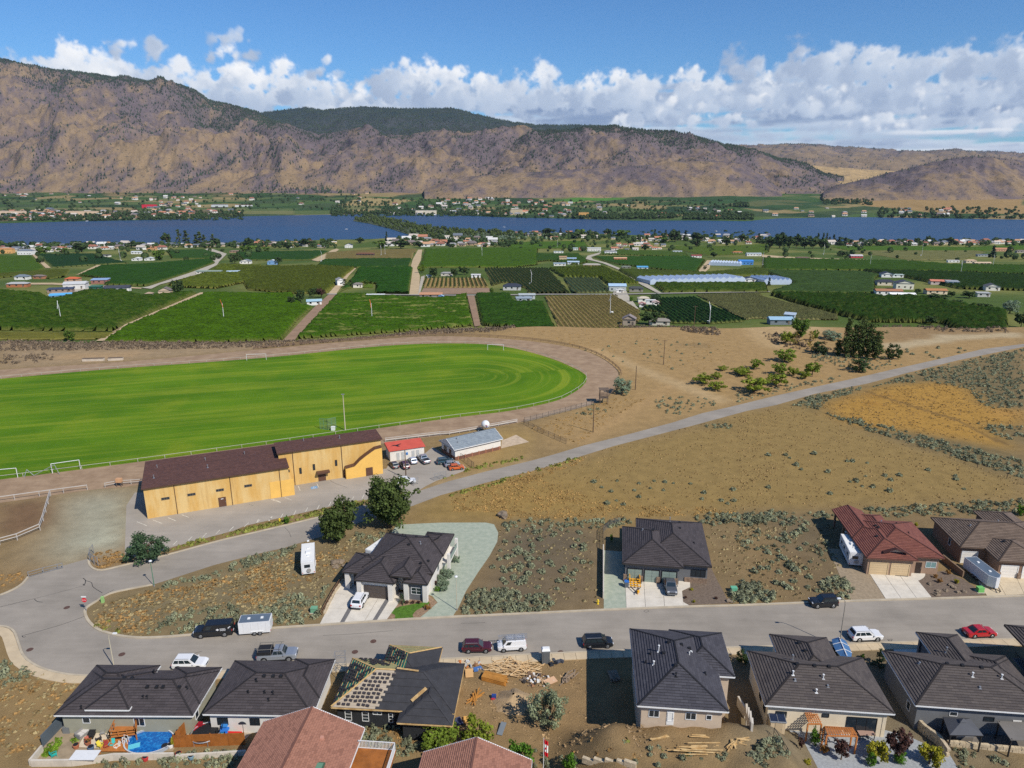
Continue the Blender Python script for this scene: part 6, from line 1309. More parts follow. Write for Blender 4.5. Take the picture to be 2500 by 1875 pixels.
# -------------- street furniture
GREENP=mat('green_pole',S(70,124,96),.6,.05);PALEP=mat('pale_pole',S(186,178,158),.6,.05);GREYP=mat('grey_pole',S(150,142,130),.6,.05)
def lamp(lb,base,h,kind='top',arm=0.,pole=GREYP,rz=0.):
 o=tag(Em('street_lamp',base,rz),lb,'street lamp','street lamps');Tb9('base',Mt,o,[(0,0,0),(0,0,.3)],[.13,.12],10)
 if kind=='top':
  Tb9('pole',pole,o,[(0,0,.25),(0,0,h)],[.07,.045],10);Tb9('lantern',Mw,o,[(0,0,h),(0,0,h+.08),(0,0,h+.22),(0,0,h+.3)],[.1,.26,.24,.06],12)
 else:
  pts=[(0,0,.25),(0,0,h*.86),(arm*.12,0,h*.94),(arm*.45,0,h*.99),(arm,0,h)];Tb9('pole',pole,o,pts,[.08,.06,.055,.05,.04],10);Bx9('lantern',Mw,o,(arm+.25*(1 if arm>0 else-1),0,h),(.6,.28,.14),taper=.8)
 return o
lamp('green post street lamp at the weedy lot',Qp('Z1',1190,257),4.7,'top',pole=GREENP);lamp('pale curved street lamp behind the pool house',Qp('Z1',880,880),5.6,'arm',.7,PALEP);lamp('thin pale street lamp beside the green gravel yard',Qp('Z2',1945,442),6.,'top',pole=PALEP);lamp('tall bent street lamp rising from behind the covered boat',Qp('Z4',784,728),8.3,'arm',-.8,GREYP)
def power_pole(lb,base,h,cross=True,rz=0.):
 o=tag(Em('power_pole',base,rz),lb,'power pole','wooden power poles');Tb9('pole',POLE_WOOD,o,[(0,0,0),(0,0,h)],[.15,.1],8)
 if cross:
  Br9('crossarm',POLE_WOOD,o,(-.9,0,h-.35),(.9,0,h-.35),.1,.12)
  for x in(-.8,0,.8):Tb9('insulator',Mt,o,[(x,0,h-.3),(x,0,h-.1)],[.05,.04],6)
 return o
for lab,k,b_,h_,cr in(('wooden pole rising from the small parking lot','Z6',(1237,535),7.2,False),('wooden pole at the foot of the dry slope by the lane','B5',(962,706),8.6,False),('wooden pole beside the silvery tree at the track bend','B5',(1247,421),8.2,False),('wooden power pole with crossarm on the sandy rise','B5',(1437,250),9.5,True),('thin power pole beside the far brush','A3',(1567,1005),12.,True)):power_pole(lab,Qp(k,*b_),h_,cr)
ss_=tag(Em('stop_sign',Qp('Z1',668,452),0),'red stop sign on a post at the junction','sign');Tb9('post',Mt,ss_,[(0,0,0),(0,0,2.4)],[.04,.04],8);so=Tb9('sign_plate',mat('sign_red',S(206,40,52),.5,0),ss_,[(0,-.05,2.15),(0,-.08,2.15)],[.42,.42],8);Tx(so,'STOP',(0,-.09,2.05),(PI/2,0,0),.27,LET);Bx9('street_name_plate',Wh,ss_,(0,-.06,2.75),(.8,.03,.22))
ub=tag(Em('utility_box',Qp('Z1',795,382)),'light green utility pedestal behind the stop sign','utility box');Bx9('cabinet',mat('utility_green',S(150,190,120),.6,.05),ub,(0,0,.5),(.4,.4,1.),taper=.92);Bx9('lid',mat('utility_green',S(150,190,120)),ub,(0,0,1.03),(.44,.44,.06))
for lab,k,p_,c_ in(('flat green transformer box left of the banded driveway','Z2',(845,455),S(110,160,130)),('green transformer box beside the dark gravel garden','Z7',(1868,930),S(100,170,140)),('bright green transformer box by the cargo trailer','Z8',(1870,930),S(110,180,100))):
 o=tag(Em('transformer_box',Qp(k,*p_)),lab,'utility box');mm=mat('box_'+lab[:12],c_,.6,.05);Bx9('cabinet',mm,o,(0,0,.4),(1.,.8,.8),taper=.95);Bx9('lid',mm,o,(0,0,.83),(1.06,.86,.07));Bx9('pad',CONC,o,(0,0,.03),(1.3,1.1,.06))
for lab,k,p_ in(('yellow fire hydrant beside the concrete retaining wall','Z7',(820,1025)),('yellow fire hydrant on the parking lot verge','Z6',(262,868))):
 o=tag(Em('fire_hydrant',Qp(k,*p_)),lab,'fire hydrant');YH=mat('hydrant_yellow',S(230,200,60),.5,.05);Tb9('barrel',YH,o,[(0,0,0),(0,0,.08),(0,0,.1),(0,0,.6),(0,0,.75),(0,0,.85)],[.2,.2,.13,.13,.17,.05],12)
 for s in(-1,1):Tb9('outlet',YH,o,[(0,0,.5),(s*.24,0,.5)],[.07,.07],8)
pt_=tag(Em('portable_toilet',Qp('Z3',736,857),math.radians(4)),'grey portable toilet with a white roof on the pavement','portable toilet');GT=mat('toilet_grey',S(112,116,118),.6,.05);Bx9('cabin',GT,pt_,(0,.55,1.05),(1.1,1.1,2.1))
m=MB();m.face([(-.6,0,2.1),(.6,0,2.1),(.45,.3,2.35),(-.45,.3,2.35)]);m.face([(-.6,1.1,2.1),(.6,1.1,2.1),(.45,.8,2.35),(-.45,.8,2.35)]);m.face([(-.6,0,2.1),(-.6,1.1,2.1),(-.45,.8,2.35),(-.45,.3,2.35)]);m.face([(.6,0,2.1),(.6,1.1,2.1),(.45,.8,2.35),(.45,.3,2.35)]);m.face([(-.45,.3,2.35),(.45,.3,2.35),(.45,.8,2.35),(-.45,.8,2.35)]);m.build('roof',Wh,pt_)
d_=Bx9('door',mat('toilet_door',S(96,100,104),.6,.05),pt_,(0,-.02,1.),(.8,.05,1.8));Bx9('handle',Mt,d_,(.3,-.06,1.1),(.08,.05,.12))
for x in(-.5,.5):Bx9('corner_rib',GT,pt_,(x,-.02,1.05),(.08,.06,2.1))
def goal(lb,k,a_,b_,h_=2.4,tilt=False):
 p,q=Qp(k,*a_),Qp(k,*b_);o=tag(Em('goal',p),lb,'goal','goal frames on the infield');d_=q-p;nb=Vc((-d_.y,d_.x,0)).normalized()*1.6
 for s_ in(Vc(),d_):Tb9('post',Mw,o,[s_,s_+Vc((0,0,h_))],[.07,.07],8);Tb9('back_stay',Mt,o,[s_+Vc((0,0,h_)),s_+nb],[.04,.04],6)
 Tb9('crossbar',Mw,o,[Vc((0,0,h_)),d_+Vc((0,0,h_))],[.07,.07],8);Tb9('ground_bar',Mt,o,[nb,d_+nb],[.04,.04],6);return o
goal('white goal frame at the left edge of the infield','Z5',(-80,545),(138,525));goal('large white goal frame right of the broken goal','Z5',(405,492),(622,460));goal('faint goal at the far bend of the infield','A2',(1972,1158),(2105,1160));goal('faint goal on the far edge of the infield','A2',(-60,1245),(105,1240))
o=tag(Em('broken_goal',Qp('Z5',188,522)),'tipped goal frame between the two standing goals','goal');v_=[Vc((0,0,0)),Vc((.3,.8,1.6)),Vc((2.,.4,.3)),Vc((6.3,1.8,2.4)),Vc((7.2,1.6,.1))]
for a_,b_ in((0,1),(1,2),(2,3),(3,4)):Tb9('bar',Mt,o,[v_[a_],v_[b_]],[.06,.06],8)
o=tag(Em('backstop',Qp('Z6',575,150)),'green chain link backstop on the infield','backstop');p_=[Qp('Z6',*a_)-o.location for a_ in((575,150),(632,157),(698,143))];GW=mat('green_mesh_frame',S(96,140,110),.6,.05)
for a_,b_ in zip(p_,p_[1:]):
 for t in(0,.5,1):q_=a_.lerp(b_,t);Tb9('post',GW,o,[q_,q_+Vc((0,0,3.2))],[.06,.06],6)
 for z in(.1,1.6,3.2):Tb9('rail',GW,o,[a_+Vc((0,0,z)),b_+Vc((0,0,z))],[.04,.04],6)
 Fc9('wire_mesh',WIRE,o,[a_,b_,b_+Vc((0,0,3.2)),a_+Vc((0,0,3.2))])
o=tag(Em('scorer_box',Qp('Z6',675,160)),'small white box at the foot of the backstop','box');Bx9('cabinet',Wh,o,(0,0,.5),(1.,.8,1.));Bx9('lid',Wh,o,(0,0,1.05),(1.1,.9,.1))
o=tag(Em('light_pole',Qp('Z6',768,160)),'slim pale pole on the infield behind the grandstand','pole');Tb9('pole',PALEP,o,[(0,0,0),(0,0,10.5)],[.16,.09],8);Bx9('floodlight',Mt,o,(0,0,10.4),(.8,.3,.2))
o=tag(Em('judges_stand',Qp('B5',1035,518)),'weathered open wooden tower at the track bend','tower');BW=mat('weathered_wood',S(104,90,78),.9,.15)
for x in(-1.2,1.2):
 for y in(0,2.2):Br9('post',BW,o,(x,y,0),(x,y,4.6),.16,.16)
for z in(2.,):Bx9('platform',BW,o,(0,1.1,z),(2.7,2.5,.12))
Bx9('roof',BW,o,(0,1.1,4.65),(3.,2.8,.12))
for z in(2.6,3.):m=MB();m.bar((-1.2,0,z),(1.2,0,z),.06,.12);m.bar((-1.2,2.2,z),(1.2,2.2,z),.06,.12);m.bar((-1.2,0,z),(-1.2,2.2,z),.06,.12);m.build('railing',BW,o)
Br9('ramp',BW,o,(1.2,1,2.),(4.4,3.4,5.2),.1,.2)
o=tag(Em('wooden_booth',Qp('Z5',925,592)),'small wooden booth on legs by the track railing','booth');Bx9('cabinet',mat('booth_tan',S(196,152,116),.8,.1),o,(0,0,1.5),(1.2,.8,.9));[m.__init__()or m.box((x,y,.55),(.1,.1,1.1))or m.build('leg',BW,o)for x in(-.5,.5)for y in(-.3,.3)]
for lab,x0,x1,y0 in(('long pale water trough beside the far track',915,1040,1245),('grey stacked boards beside the far track',700,880,1250)):
 p,q=Qp('A1',x0,y0),Qp('A1',x1,y0-5);o=tag(Em('trough',p),lab,'trough');d_=q-p;Br9('shell',mat('pale_boards',S(190,178,164),.9,.1),o,Vc((0,0,.5)),d_+Vc((0,0,.5)),1.2,1.);Br9('top_board',BW,o,Vc((0,0,1.05)),d_+Vc((0,0,1.05)),1.35,.1)
 # -------------- vegetation
def Lm(name,rgb,var=.25,tint=.45,gain=1.1,trans=.28,scale=.8):return mat('leaf_'+name,tuple(min(.9,v*gain)for v in S(*rgb)),.75,var,scale,tint=tint,trans=trans,spec=.15)
LEAF={'elm':Lm('elm',(78,92,48)),'dark':Lm('dark',(62,80,46)),'mid':Lm('mid',(88,112,46)),'light':Lm('light',(104,122,44)),'lime':Lm('lime',(118,130,46)),'olive':Lm('olive',(134,142,112)),'silver':Lm('silver',(124,140,116)),'purple':Lm('purple',(84,60,54)),'yellow':Lm('yellow',(158,152,50)),'rust':Lm('rust',(152,112,60)),'pine':Lm('pine',(58,76,54)),'poplar':Lm('poplar',(82,96,54)),'dry':Lm('dry',(150,134,76)),'juniper':Lm('juniper',(72,94,66)),'bright':Lm('bright',(84,120,40))}
BARK=mat('bark',S(98,80,64),.95,.2,3.)
SAGE_M=mat('sagebrush',tuple(v*1.02 for v in S(126,130,104)),.95,.18,.25,tint=.5,trans=.12);SAGE_B=mat('brown_brush',tuple(v*1.2 for v in S(118,104,88)),.95,.2,.25,tint=.4,trans=.1)
TUFT_G=mat('gold_grass',tuple(v*1.05 for v in S(170,140,88)),.95,.2,.2,tint=.35,trans=.2);TUFT_O=mat('rust_weed',tuple(v*1.05 for v in S(156,124,78)),.95,.2,.25,tint=.35,trans=.2);TUFT_W=mat('green_weed',tuple(v*1.1 for v in S(120,124,60)),.95,.2,.25,tint=.35,trans=.2);TUFT_B=mat('brown_grass',tuple(v*1.05 for v in S(152,128,88)),.95,.2,.2,tint=.35,trans=.2)
def quads(C,N,size,asp=1.,r=rng):

 n=len(C);t=r.normal(size=(n,3));a=np.cross(N,t);a/=np.linalg.norm(a,axis=1,keepdims=True)+1e-9;b=np.cross(N,a);s=(size*r.uniform(.6,1.35,n))[:,None]
 a=a*s*.5;b=b*s*.5*asp;V=np.stack([C-a-b,C+a-b*.6,C+a*.8+b,C-a*.7+b*.9],1).reshape(-1,3);Fa=np.arange(4*n).reshape(n,4);return V,Fa
def crown_mesh(name,Ma,clumps,per,size,seed,squash=.8,asp=1.):

 r=np.random.default_rng(seed);C=[];N=[];T=[]
 for(x,y,z,rad)in clumps:
  k=max(4,int(per*(rad/.15)**1.6));d=r.normal(size=(k,3));d/=np.linalg.norm(d,axis=1,keepdims=True);q=r.random(k)**.45;p=d*(q*rad)[:,None];p[:,2]*=squash
  C.append(p+np.array([x,y,z]));nn=d*.9+r.normal(size=(k,3))*.55+np.array([0,0,.25]);N.append(nn/np.linalg.norm(nn,axis=1,keepdims=True));T.append(np.clip(r.random()*.5+r.random(k)*.5,0,1))
 C=np.concatenate(C);N=np.concatenate(N);T=np.concatenate(T);V,Fa=quads(C,N,size,asp,r);return raw_mesh(name,V,Fa,Ma,np.repeat(T,4))
def clumps_round(n,seed,zc=.58,rx=.36,rz=.36,rad=(.09,.17),gap=0.,lump=.25):
 r=np.random.default_rng(seed);out=[]
 while len(out)<n:
  d=r.normal(size=3);d/=np.linalg.norm(d);q=r.uniform(.45,1.);k=1+lump*math.sin(3.1*d[0]+seed)*math.cos(2.7*d[1]+2*d[2]);z=zc+d[2]*q*rz*k
  if z<.1:continue
  out.append((d[0]*q*rx*k,d[1]*q*rx*k,z,r.uniform(*rad)))
 return out
def clumps_column(n,seed,w=.11):
 r=np.random.default_rng(seed);return[(r.normal()*w*.45*math.sin(PI*min(1,max(.05,t*.85+.12))),r.normal()*w*.45,.06+t*.9,r.uniform(.035,.07))for t in r.random(n)]
def clumps_cone(n,seed,w=.22):
 r=np.random.default_rng(seed);out=[]
 for t in r.random(n)**1.4:a=r.uniform(0,2*PI);q=r.uniform(.3,1)*w*(1-t*.95);out.append((q*math.cos(a),q*math.sin(a),.08+t*.9,.05+.05*(1-t)))
 return out
def trunk_mesh(seed,h=.55,rad=.028,limbs=6,spread=.28,top=.75):
 r=random.Random(seed);m=MB();m.tube([(0,0,-.01),(.008,.006,h*.35),(-.01,.012,h*.7),(.005,0,h)],[rad*1.3,rad,rad*.8,rad*.5],7)
 for i in range(limbs):a=2*PI*i/limbs+r.uniform(-.3,.3);z0=h*r.uniform(.4,.8);m.tube([(0,0,z0),(spread*.5*math.cos(a),spread*.5*math.sin(a),z0+(top-z0)*.6),(spread*math.cos(a),spread*math.sin(a),top*r.uniform(.85,1.05))],[rad*.55,rad*.35,rad*.12],5)
 return m.mesh('trunk',BARK)
TT={}
def Ty(key,leafkey,form,n,per,size,seed,trunk=True,**kw):
 cl={'round':clumps_round,'column':clumps_column,'cone':clumps_cone}[form](n,seed,**kw);TT[key]=(crown_mesh('crown',LEAF[leafkey],cl,per,size,seed),trunk_mesh(seed,*((.55,.028,6,.26,.75)if form=='round' else(.8,.018,4,.08,.8)))if trunk else None)
Ty('elm','elm','round',90,150,.036,1,zc=.52,rx=.42,rz=.44,rad=(.08,.16));Ty('elm2','elm','round',120,140,.030,2,zc=.50,rx=.44,rz=.46,rad=(.07,.15),lump=.4);Ty('juniper','juniper','round',60,60,.045,3,zc=.42,rx=.62,rz=.42,rad=(.10,.18))
Ty('bush_olive','olive','round',60,80,.036,4,zc=.48,rx=.40,rz=.44,rad=(.07,.14),lump=.4);Ty('silver','silver','round',46,60,.05,5,zc=.48,rx=.44,rz=.44,rad=(.09,.16));Ty('light','light','round',30,34,.075,6,zc=.58,rx=.48,rz=.36,rad=(.10,.18));Ty('light2','lime','round',34,34,.07,7,zc=.52,rx=.52,rz=.40,rad=(.10,.17),lump=.4)
Ty('poplar','poplar','column',170,90,.028,8,w=.13);Ty('round','mid','round',40,45,.06,9,zc=.55,rx=.44,rz=.42,rad=(.10,.17));Ty('dark','dark','round',30,30,.085,10,zc=.55,rx=.46,rz=.42,rad=(.11,.2));Ty('dry','dry','column',40,50,.05,11,w=.24);Ty('darkbush','dark','round',34,45,.06,12,zc=.45,rx=.52,rz=.42,rad=(.10,.17))
Ty('fr','dark','round',14,16,.15,13,zc=.55,rx=.44,rz=.40,rad=(.13,.22));Ty('fm','mid','round',14,16,.15,14,zc=.52,rx=.50,rz=.40,rad=(.13,.22));Ty('fp','pine','cone',22,40,.10,15);Ty('fo','poplar','column',26,60,.07,16,w=.16);Ty('far_silver','silver','round',14,16,.15,17,zc=.5,rx=.55,rz=.4,rad=(.13,.22))
Ty('purple','purple','round',40,55,.055,18,zc=.58,rx=.42,rz=.36,rad=(.09,.15));Ty('yellow','yellow','round',36,55,.06,19,zc=.5,rx=.42,rz=.42,rad=(.10,.16));Ty('rust','rust','round',26,50,.07,20,zc=.45,rx=.46,rz=.40,rad=(.10,.17));Ty('bright','bright','round',44,60,.05,21,zc=.5,rx=.44,rz=.44,rad=(.09,.16));Ty('limebush','light','round',50,60,.05,22,zc=.5,rx=.5,rz=.42,rad=(.09,.16));Ty('thinpine','pine','cone',34,30,.06,23,w=.3)
def tree(kind,loc,h,w,lb,group=None,name='tree',cat='tree'):
 cm,tm=TT[kind];o=tag(Em(name,loc,ru(0,6.28)),lb,cat,group);k=w/(h*{'poplar':.30,'fo':.34,'dry':.5,'fp':.5,'thinpine':.6}.get(kind,.98));o.scale=(h*k,h*k,h)
 link('crown',cm,o)
 if tm:link('trunk',tm,o)
 return o
def zt(kind,k,x,y,hz,wz,lb,group=None,name='tree',cat='tree'):
 p=Qp(k,x,y);s=ZO[k][2];dep=p.y*CP+(CAM_H-p.z)*SP;va=math.atan2(CAM_H-p.z,p.y);h=hz/s*dep/F_PX/max(.55,math.cos(va)+.22*math.sin(va));w=wz/s*dep/F_PX
 return tree(kind,p,h,w,lb,group,name,cat)
zt('elm','Z6',722,1012,345,315,'dense green tree between the road and the white trailer, left of the pair');zt('elm2','Z6',1115,905,440,440,'tallest dark green tree beside the parking lot exit')
zt('juniper','Z5',1150,1160,235,250,'spreading dark evergreen bush at the parking lot verge',name='bush',cat='bush');zt('bush_olive','Z3',765,1350,330,300,'grey green bush on the building site',name='bush',cat='bush');zt('silver','B5',1160,447,130,125,'silvery green tree at the track bend')
zt('bright','Z6',318,880,70,55,'small bright green shrub on the parking lot verge',name='shrub',cat='shrub')
for x,y,hz,wz,kd,lab in((365,418,100,160,'light','round light green tree nearest the dark poplars'),(150,477,80,96,'light','small light green tree left of the round one'),(50,530,62,110,'light2','low spreading light green tree at the left of the grove'),(320,520,95,110,'light','light green tree in the middle of the grove'),(430,530,82,90,'light2','pale small tree between two leafy trees of the grove'),(578,525,105,125,'light','light green tree at the right of the grove'),(518,552,72,92,'light2','low bright tree at the right front of the grove'),(130,660,150,225,'light2','widest light green tree at the front of the grove'),(300,607,112,160,'light2','broad light green tree behind the widest one')):zt(kd,'B6',x,y,hz,wz,lab,'light green trees above the lane')
for x,y,hz,wz,lab in((1838,290,38,70,'tiny low tree at the top of the sandy slope'),(1700,378,84,130,'leafy low tree at the left of the sandy slope'),(1800,345,50,80,'little tree just right of the left sandy slope tree'),(1965,318,58,130,'low wide tree in the middle of the sandy slope'),(1790,425,76,110,'low tree nearest the dirt road junction')):zt('light2','B5',x,y,hz,wz,lab,'light green trees above the lane')
for x,y,hz,wz,lab in((775,375,130,70,'short poplar at the left of the dark clump'),(832,385,320,78,'tall thin poplar standing apart on the left'),(890,388,270,88,'dark poplar second from the left'),(945,392,310,92,'tall dark poplar in the middle of the clump'),(1000,398,290,92,'dark poplar right of the middle'),(1062,405,235,95,'greyer poplar at the right of the clump')):zt('poplar','B6',x,y,hz,wz,lab,'dark poplars above the lane')
for kd,x,y,hz,wz,lab in(('round',470,235,160,175,'bushy green tree left of the poplars'),('light2',375,285,120,115,'yellow green tree below the bushy green tree'),('dry',450,292,105,62,'half dry thin tree beneath the bushy tree'),('dry',555,305,130,66,'dry pale tree between bushy tree and poplars'),('light',600,260,90,50,'slim light tree left of the poplars'),('darkbush',632,358,105,130,'dark green bush at the foot of the poplars'),('darkbush',1195,402,130,125,'dark round bush right of the poplars'),('darkbush',940,497,115,165,'mixed dark bush below the poplars'),('silver',730,250,80,150,'grey green brush behind the poplars'),('dark',1495,130,70,95,'small tree at the orchard edge'),('light2',1685,142,50,80,'yellow bush at the orchard edge')):zt(kd,'B6',x,y,hz,wz,lab)
for kd,k,x,y,hz,wz,lab,nm in(('purple','Z4',1225,1590,260,220,'large purple leaved tree between the two right gardens','tree'),('purple','Z4',800,1595,170,150,'smaller purple brown shrub in the gravel garden','shrub'),('yellow','Z4',1065,1600,185,165,'yellow green shrub beside the pergola','shrub'),('bright','Z4',1030,1645,110,90,'small green shrub below the yellow one','shrub'),('yellow','Z4',1480,1630,180,190,'bright yellow shrub by the stone wall','shrub'),('rust','Z4',668,1548,92,76,'rust coloured shrub left of the pergola post','shrub'),('purple','Z4',488,1520,105,62,'thin young red leaved tree in the gravel garden','shrub'),('bright','Z4',1250,1620,95,115,'low green shrub under the purple tree','shrub'),('yellow','Z4',540,1632,50,64,'small yellow shrub at the bottom of the gravel garden','shrub'),('thinpine','Z4',1090,870,150,120,'scraggly dark conifer between the two hipped houses','tree'),('bright','Z4',965,815,42,40,'small clipped bush beside the covered boat','bush'),('darkbush','Z4',30,850,120,90,'dark bush in the gap left of the pergola house','bush'),('limebush','Z2',1830,1500,190,330,'feathery light green bush beside the unfinished house','bush'),('light2','Z3',220,1480,230,240,'bright yellow green willow bush above the brown gable','bush'),('bright','Z3',535,1680,270,230,'leafy dark green tree at the bottom edge','tree'),('bright','Z3',920,1690,150,130,'leafy green bush right of the flag','bush'),('bright','Z8',2190,345,105,95,'bright green bush behind the taupe house','bush'),('bright','Z7',925,545,70,30,'small upright shrub behind the fence','shrub'),('yellow','Z8',1378,430,40,40,'yellow bush behind the red roof','bush'),('thinpine','Z6',1205,1495,90,70,'small weeping conifer at the corner of the lawn','shrub'),('bright','Z7',1635,830,65,30,'narrow columnar shrub before the bay window','shrub'),('yellow','Z8',1690,865,38,44,'yellow bush in the brown rock garden','bush'),('rust','Z8',1625,800,50,40,'rust bush by the brown wall','bush'),('rust','Z8',1560,862,44,44,'dry gold tuft in the rock garden','bush'),('rust','Z8',1528,825,36,36,'smaller dry tuft beneath the front window','bush'),('silver','Z6',1620,1175,60,70,'blue green shrub beside the white balcony','bush'),('purple','Z6',1470,1355,40,36,'small dark red shrub by the white wall','bush'),('bright','Z6',1480,1400,36,56,'low green shrub at the gravel edge','bush'),('rust','Z6',1405,1540,46,60,'rusty shrub beside the lawn','bush'),('yellow','Z7',1545,920,22,34,'low yellow plant by the front walk','bush'),('purple','Z7',1497,985,22,30,'low purple plant by the driveway','bush'),('yellow','Z7',1562,1015,24,30,'low yellow plant near the kerb','bush'),('purple','Z7',1733,990,24,34,'purple plant in the dark gravel','bush'),('bright','Z7',1548,815,30,36,'small green shrub beneath the bay window','bush')):
 zt(kd,k,x,y,hz,wz,lab,name=nm,cat=nm)
for i,(x,y)in enumerate(((1515,1240),(1540,1275),(1500,1290),(1535,1330),(1495,1335),(1570,1255),(1520,1370))):zt('silver','Z6',x+10,y+30,62,66,'grey lavender shrub along the white house wall','lavender shrubs by the white wall','shrub','shrub')
for x in(1245,1290,1335):zt('purple','Z6',x,1500,30,36,'small round dark red shrub in a row above the lawn','dark red shrubs above the lawn','shrub','shrub')
# ---- ground cover
def bush_template(n,seed,h=.75,size=.30):
 r=np.random.default_rng(seed);d=r.normal(size=(n,3));d[:,2]=np.abs(d[:,2])*.9+.05;d/=np.linalg.norm(d,axis=1,keepdims=True);q=r.uniform(.55,1.,n)[:,None];C=d*q*np.array([.5,.5,h]);N=d+r.normal(size=(n,3))*.5;N/=np.linalg.norm(N,axis=1,keepdims=True)
 V,Fa=quads(C,N,size,1.,r);return V,Fa,np.repeat(r.uniform(-.3,.3,n),4)
def tuft_template(n,seed,h=.5,spread=.35,w=.10):
 r=np.random.default_rng(seed);V=[];Fa=[]
 for i in range(n):
  a=r.uniform(0,2*PI);p=np.array([math.cos(a),math.sin(a),0])*r.uniform(0,spread*.6);t=np.array([math.cos(a),math.sin(a),0])*spread*r.uniform(.5,1)+np.array([0,0,h*r.uniform(.6,1.)]);s_=np.array([-math.sin(a),math.cos(a),0])*w;k=len(V);V+=[p-s_,p+s_,p+t];Fa.append((k,k+1,k+2))
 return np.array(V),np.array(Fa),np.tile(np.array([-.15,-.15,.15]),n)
BT=[bush_template(42,s,.75,.21)for s in(31,32,33)];TF=[bush_template(9,s,.42,.42)for s in(41,42)]
DENS=3.6
def cover(name,lb,zones,Ma,tmpl,size,cat,seed=0,zscale=1.):

 pts=[]
 for k,o_,dens in zones:
  pl=[(p.x,p.y)for p in(Qs(k,o_)if isinstance(k,str)else o_)];n=int(poly_area(pl)*dens*DENS);
  if n:pts.append(poly_points(pl,n))
 P2=np.concatenate(pts);nz=fbm(P2[:,0]/5+seed,P2[:,1]/5,3);P2=P2[nz+rng.random(len(P2))*.7>.12]
 z=np.array([ground_h(x,y)for x,y in P2])-.03;V,Fa,tt=tmpl;n=len(P2);me=scatter_mesh(name,V,Fa,np.column_stack([P2,z]),rng.uniform(size[0],size[1],n)*np.where(rng.random(n)<.6,.6,.85),rng.uniform(0,6.28,n),Ma,rng.random(n)*.7+.15,rng.uniform(.7,1.2,n)*zscale,tt)
 return tag(link(name,me),lb,cat,kind='stuff')
cover('sagebrush','grey green sagebrush thickets round the houses',[('Z1',W_("1110 640 1180 560 1300 480 1440 430 1800 410 2212 400 2212 470 2080 520 1800 535 1540 600 1480 622"),.55),('Z2',W_("240 480 470 470 650 300 760 350 960 250 900 400 880 540 780 550 510 570 470 480"),.5),('Z1',W_("1190 275 1400 195 1700 105 1900 42 2000 0 2212 -30 2212 20 2000 90 1700 180 1400 250 1200 290"),.45),('Z6',W_("0 1160 250 1095 400 1050 330 1110 100 1190 0 1230"),.5),('Z6',W_("780 960 1000 930 1120 900 1060 1000 900 1060 800 1040"),.35),('Z7',W_("0 920 90 900 240 940 420 950 480 1020 440 1075 0 1100"),.85),('Z6',W_("1700 1420 1800 1390 1950 1390 2212 1420 2212 1560 1660 1585"),.8),('Z7',W_("60 400 300 375 1100 370 1100 400 960 435 700 450 540 480 300 470 80 470"),.42),('Z7',W_("1540 360 1700 330 2212 310 2212 390 1640 425"),.42),('Z7',W_("1900 900 2050 850 2190 980 2100 1020 1860 1020 1840 950"),.9),('Z8',W_("0 335 740 312 740 375 500 420 0 430"),.42),('Z8',W_("900 295 1500 262 2212 222 2212 330 1850 345 1500 350 1000 355"),.42),('Z8',W_("0 860 120 850 300 960 290 1005 0 1025"),.9),('Z8',W_("650 850 740 800 850 850 910 940 870 985 780 990 760 940 600 930"),.9),('Z8',W_("250 540 400 470 530 400 540 470 400 560"),.7),('Z7',W_("1700 480 2212 500 2212 640 1900 600"),.12),('Z8',W_("0 450 260 450 240 640 0 560"),.16),('Z8',W_("560 560 740 560 760 720 640 700"),.2),('Z2',W_("1160 1310 1450 1265 1740 1285 1800 1340 1700 1430 1600 1560 1500 1600 1200 1450"),.75),('Z1',W_("720 1605 1330 1580 1900 1510 1850 1659 640 1659"),.6),('Z1',W_("0 860 110 830 290 920 250 960 80 1000 0 1050"),.7),('Z4',W_("130 1500 300 1430 420 1600 300 1659 80 1659"),.9),('Z4',W_("1620 1500 1800 1540 2212 1600 2212 1659 1650 1659"),.5),('Z3',W_("650 1510 960 1560 1000 1659 640 1659"),.5)],SAGE_M,BT[0],(.7,1.55),'sagebrush')
cover('sagebrush','grey sagebrush over the right hand dry fields',[('B6',W_("420 760 560 690 900 622 1010 620 900 660 700 720 620 790"),.45),('B6',W_("680 820 1000 885 1500 1010 2212 1190 2212 1330 1500 1100 900 925"),.40),('B6',W_("1040 620 1300 525 1700 425 2212 322 2212 780 1950 780 1850 720 1800 640 1500 580 1200 590"),.20),('B6',W_("1850 900 2212 920 2212 1050 2050 1020"),.15),('B5',W_("1370 465 1750 475 1800 520 1500 600 1380 540"),.10),('B5',W_("960 520 1090 560 1000 590 800 590"),.10),('B6',W_("0 660 400 600 800 530 820 560 300 680 0 740"),.08),('B5',W_("1660 660 1900 640 1900 680 1680 690"),.25),('B6',W_("560 360 1000 400 1300 440 1000 500 600 420"),.12)],SAGE_M,BT[1],(.8,1.7),'sagebrush',3.)
cover('brown_brush','dark brown brush between the track and the orchards',[('A1',W_("0 1082 2212 1092 2212 1138 900 1158 0 1168"),.20),('A2',W_("0 1098 800 1062 1500 988 2100 962 2212 975 2000 1005 1300 1030 0 1148"),.22),('A3',W_("930 952 1400 955 1800 1010 1780 1040 1500 1005 940 966"),.25),('A1',W_("0 1200 450 1190 440 1250 0 1290"),.10),('A4',W_("0 1010 300 1030 500 1130 900 1190 600 1200 100 1120"),.10),('A4',W_("1000 950 1500 960 2100 1010 1400 1000"),.08)],SAGE_B,BT[2],(1.1,2.2),'brush',7.)
